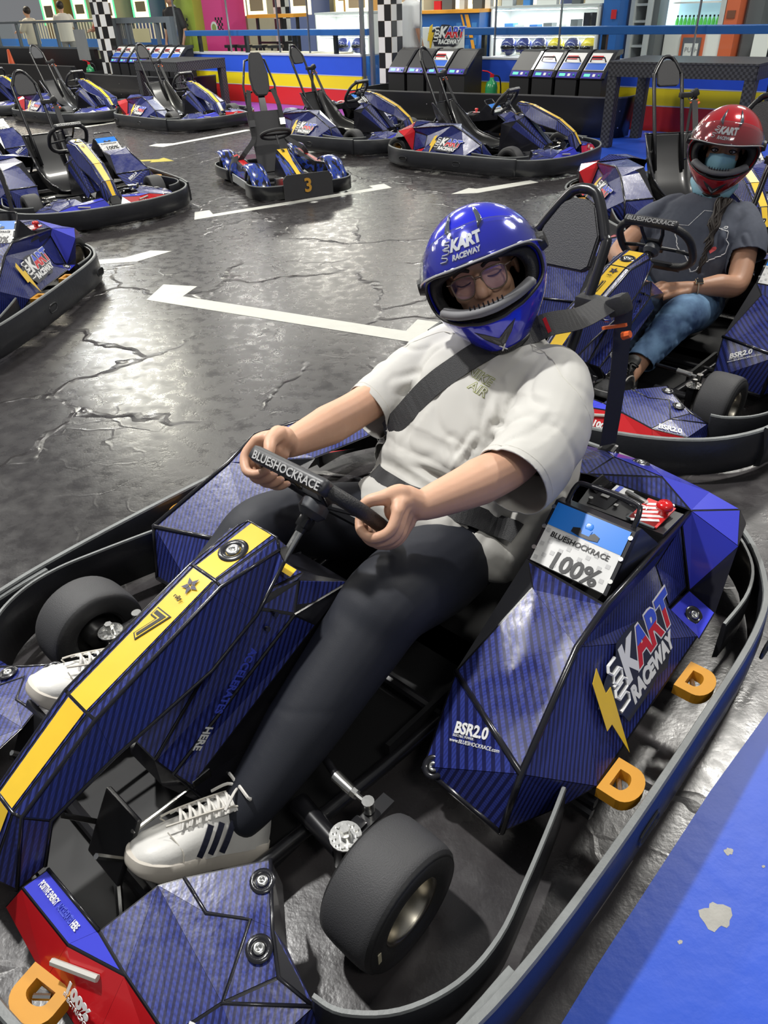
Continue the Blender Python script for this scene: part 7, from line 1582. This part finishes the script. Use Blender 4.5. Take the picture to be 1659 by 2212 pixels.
# ---------------------------------------------------------------- bystanders far behind, standing
def bystander(p, face, cols, label, height=1.72, arms='rail', hatless=True):
    root = empty('person', p, face); tag(root, label, 'person'); k = height / 1.72
    sk, top, leg_, hr = cols; S = lambda *q: Vector(q) * k
    bm = bmesh.new()
    ball(bm, S(.02, 0, 1.58), .095 * k, (1, .85, 1.15)); limb(bm, [S(0, 0, 1.38), S(.01, 0, 1.52)], [.055, .05]); ball(bm, S(.115, 0, 1.57), .016 * k); loft(bm, [S(0, 0, .95), S(0, 0, 1.15), S(0, 0, 1.36), S(0, 0, 1.42)], (0, 1, 0), [.14, .14, .17, .08], [.09, .10, .10, .06], 16)
    for sy in (1, -1):
        sh_, el, wr, hd = (S(0, .19 * sy, 1.36), S(.14, .25 * sy, 1.14), S(.34, .18 * sy, 1.14), S(.42, .15 * sy, 1.13)) if arms == 'rail' else (S(0, .19 * sy, 1.36), S(-.03, .25 * sy, 1.08), S(.05, .24 * sy, .86), S(.08, .235 * sy, .78))
        limb(bm, [sh_, el, wr], [.048, .040, .028]); d = (hd - wr).normalized(); limb(bm, [wr, hd], [.028, .026])
        for i in range(4): limb(bm, [hd + V(0, (i - 1.5) * .017, 0), hd + d * .05 + V(0, (i - 1.5) * .02, -.01), hd + d * .075 + V(0, (i - 1.5) * .02, -.035)], [.010, .009, .008], 8, 2)
        limb(bm, [wr + d * .02, wr + d * .05 + V(0, -sy * .04, .0), wr + d * .08 + V(0, -sy * .045, -.01)], [.012, .011, .009], 8, 2)
        limb(bm, [S(0, .09 * sy, .9), S(.02, .10 * sy, .48), S(-.01, .10 * sy, .09)], [.075, .055, .036]); limb(bm, [S(-.02, .10 * sy, .05), S(.14, .11 * sy, .035)], [.04, .035])
    body = shell_from(bm, 'body', sk, root, .012, 3)
    bm = bmesh.new(); loft(bm, [S(0, 0, .82), S(0, 0, 1.0), S(0, 0, 1.2), S(0, 0, 1.38), S(0, 0, 1.45)], (0, 1, 0), [.20, .19, .19, .20, .09], [.14, .14, .135, .12, .08], 18)
    for sy in (1, -1): limb(bm, [S(0, .17 * sy, 1.36), S(.10, .24 * sy, 1.17) if arms == 'rail' else S(-.02, .24 * sy, 1.12)], [.075, .07])
    shell_from(bm, 'shirt', top, root, .014, 4)
    bm = bmesh.new(); loft(bm, [S(0, 0, .80), S(0, 0, .90), S(0, 0, 1.0)], (0, 1, 0), [.16, .17, .16], [.12, .12, .11], 16)
    for sy in (1, -1): limb(bm, [S(0, .09 * sy, .88), S(.02, .10 * sy, .5), S(-.01, .10 * sy, .14)], [.095, .075, .06])
    shell_from(bm, 'trousers', leg_, root, .014, 4)
    bm = bmesh.new(); ball(bm, S(-.01, 0, 1.62), .104 * k, (1, .9, 1.0), n=3); shell_from(bm, 'hair', hr, root, .014, 2)
driver_o = None
driver(); woman()
hairm = mat('dark_brown_hair', (.022, .014, .010), .5)
fw = math.atan2(-WN.y, -WN.x)
floral = bpy.data.materials.new('coral_floral_shirt'); nt, N, L, B = nodes_of(floral); vo = N.new('ShaderNodeTexVoronoi'); vo.inputs['Scale'].default_value = 22; tc = N.new('ShaderNodeTexCoord'); L.new(tc.outputs['Object'], vo.inputs['Vector']); r = N.new('ShaderNodeValToRGB'); r.color_ramp.interpolation = 'CONSTANT'; r.color_ramp.elements[0].color = (.62, .10, .09, 1); r.color_ramp.elements[1].position = .5; r.color_ramp.elements[1].color = (.70, .30, .12, 1); L.new(vo.outputs['Color'], r.inputs[0]); L.new(r.outputs[0], B.inputs['Base Color'])
bystander(BP(-7.2, -1.2, 0), fw + .3, (skin_b, floral, mat('khaki_trousers', (.42, .34, .18), .8), hairm), 'person in a coral floral shirt leaning on the grey fence', 1.70)
bystander(BP(-11.4, -1.5, 0), fw - 1.2, (skin_a, mat('cream_blouse', (.70, .64, .52), .8), mat('grey_trousers', (.25, .25, .25), .8), hairm), 'person in a cream top with back turned, far left behind the fence', 1.66)
bystander(BP(-10.5, -2.0, 0), fw - 2.2, (skin_a, mat('white_shirt_cloth', (.78, .74, .66), .8), mat('grey_trousers', (.25, .25, .25), .8), hairm), 'person in a white long shirt reaching over a rail, left', 1.75)
bystander(BP(-4.45, -1.2, 0), fw + .2, (skin_b, mat('black_jacket', (.012, .012, .014), .7), mat('black_trousers', (.015, .015, .018), .7), hairm), 'person dressed all in black behind the grey gate', 1.80, 'down')
bystander(BP(2.55, -.75, 0), fw + 2.8, (skin_b, mat('pale_grey_tee', (.46, .47, .48), .8), mat('camouflage_shorts', (.16, .15, .11), .9, vary=.5, vscale=14), hairm), 'person in a pale grey t-shirt standing behind the middle pillar', 1.76, 'down')
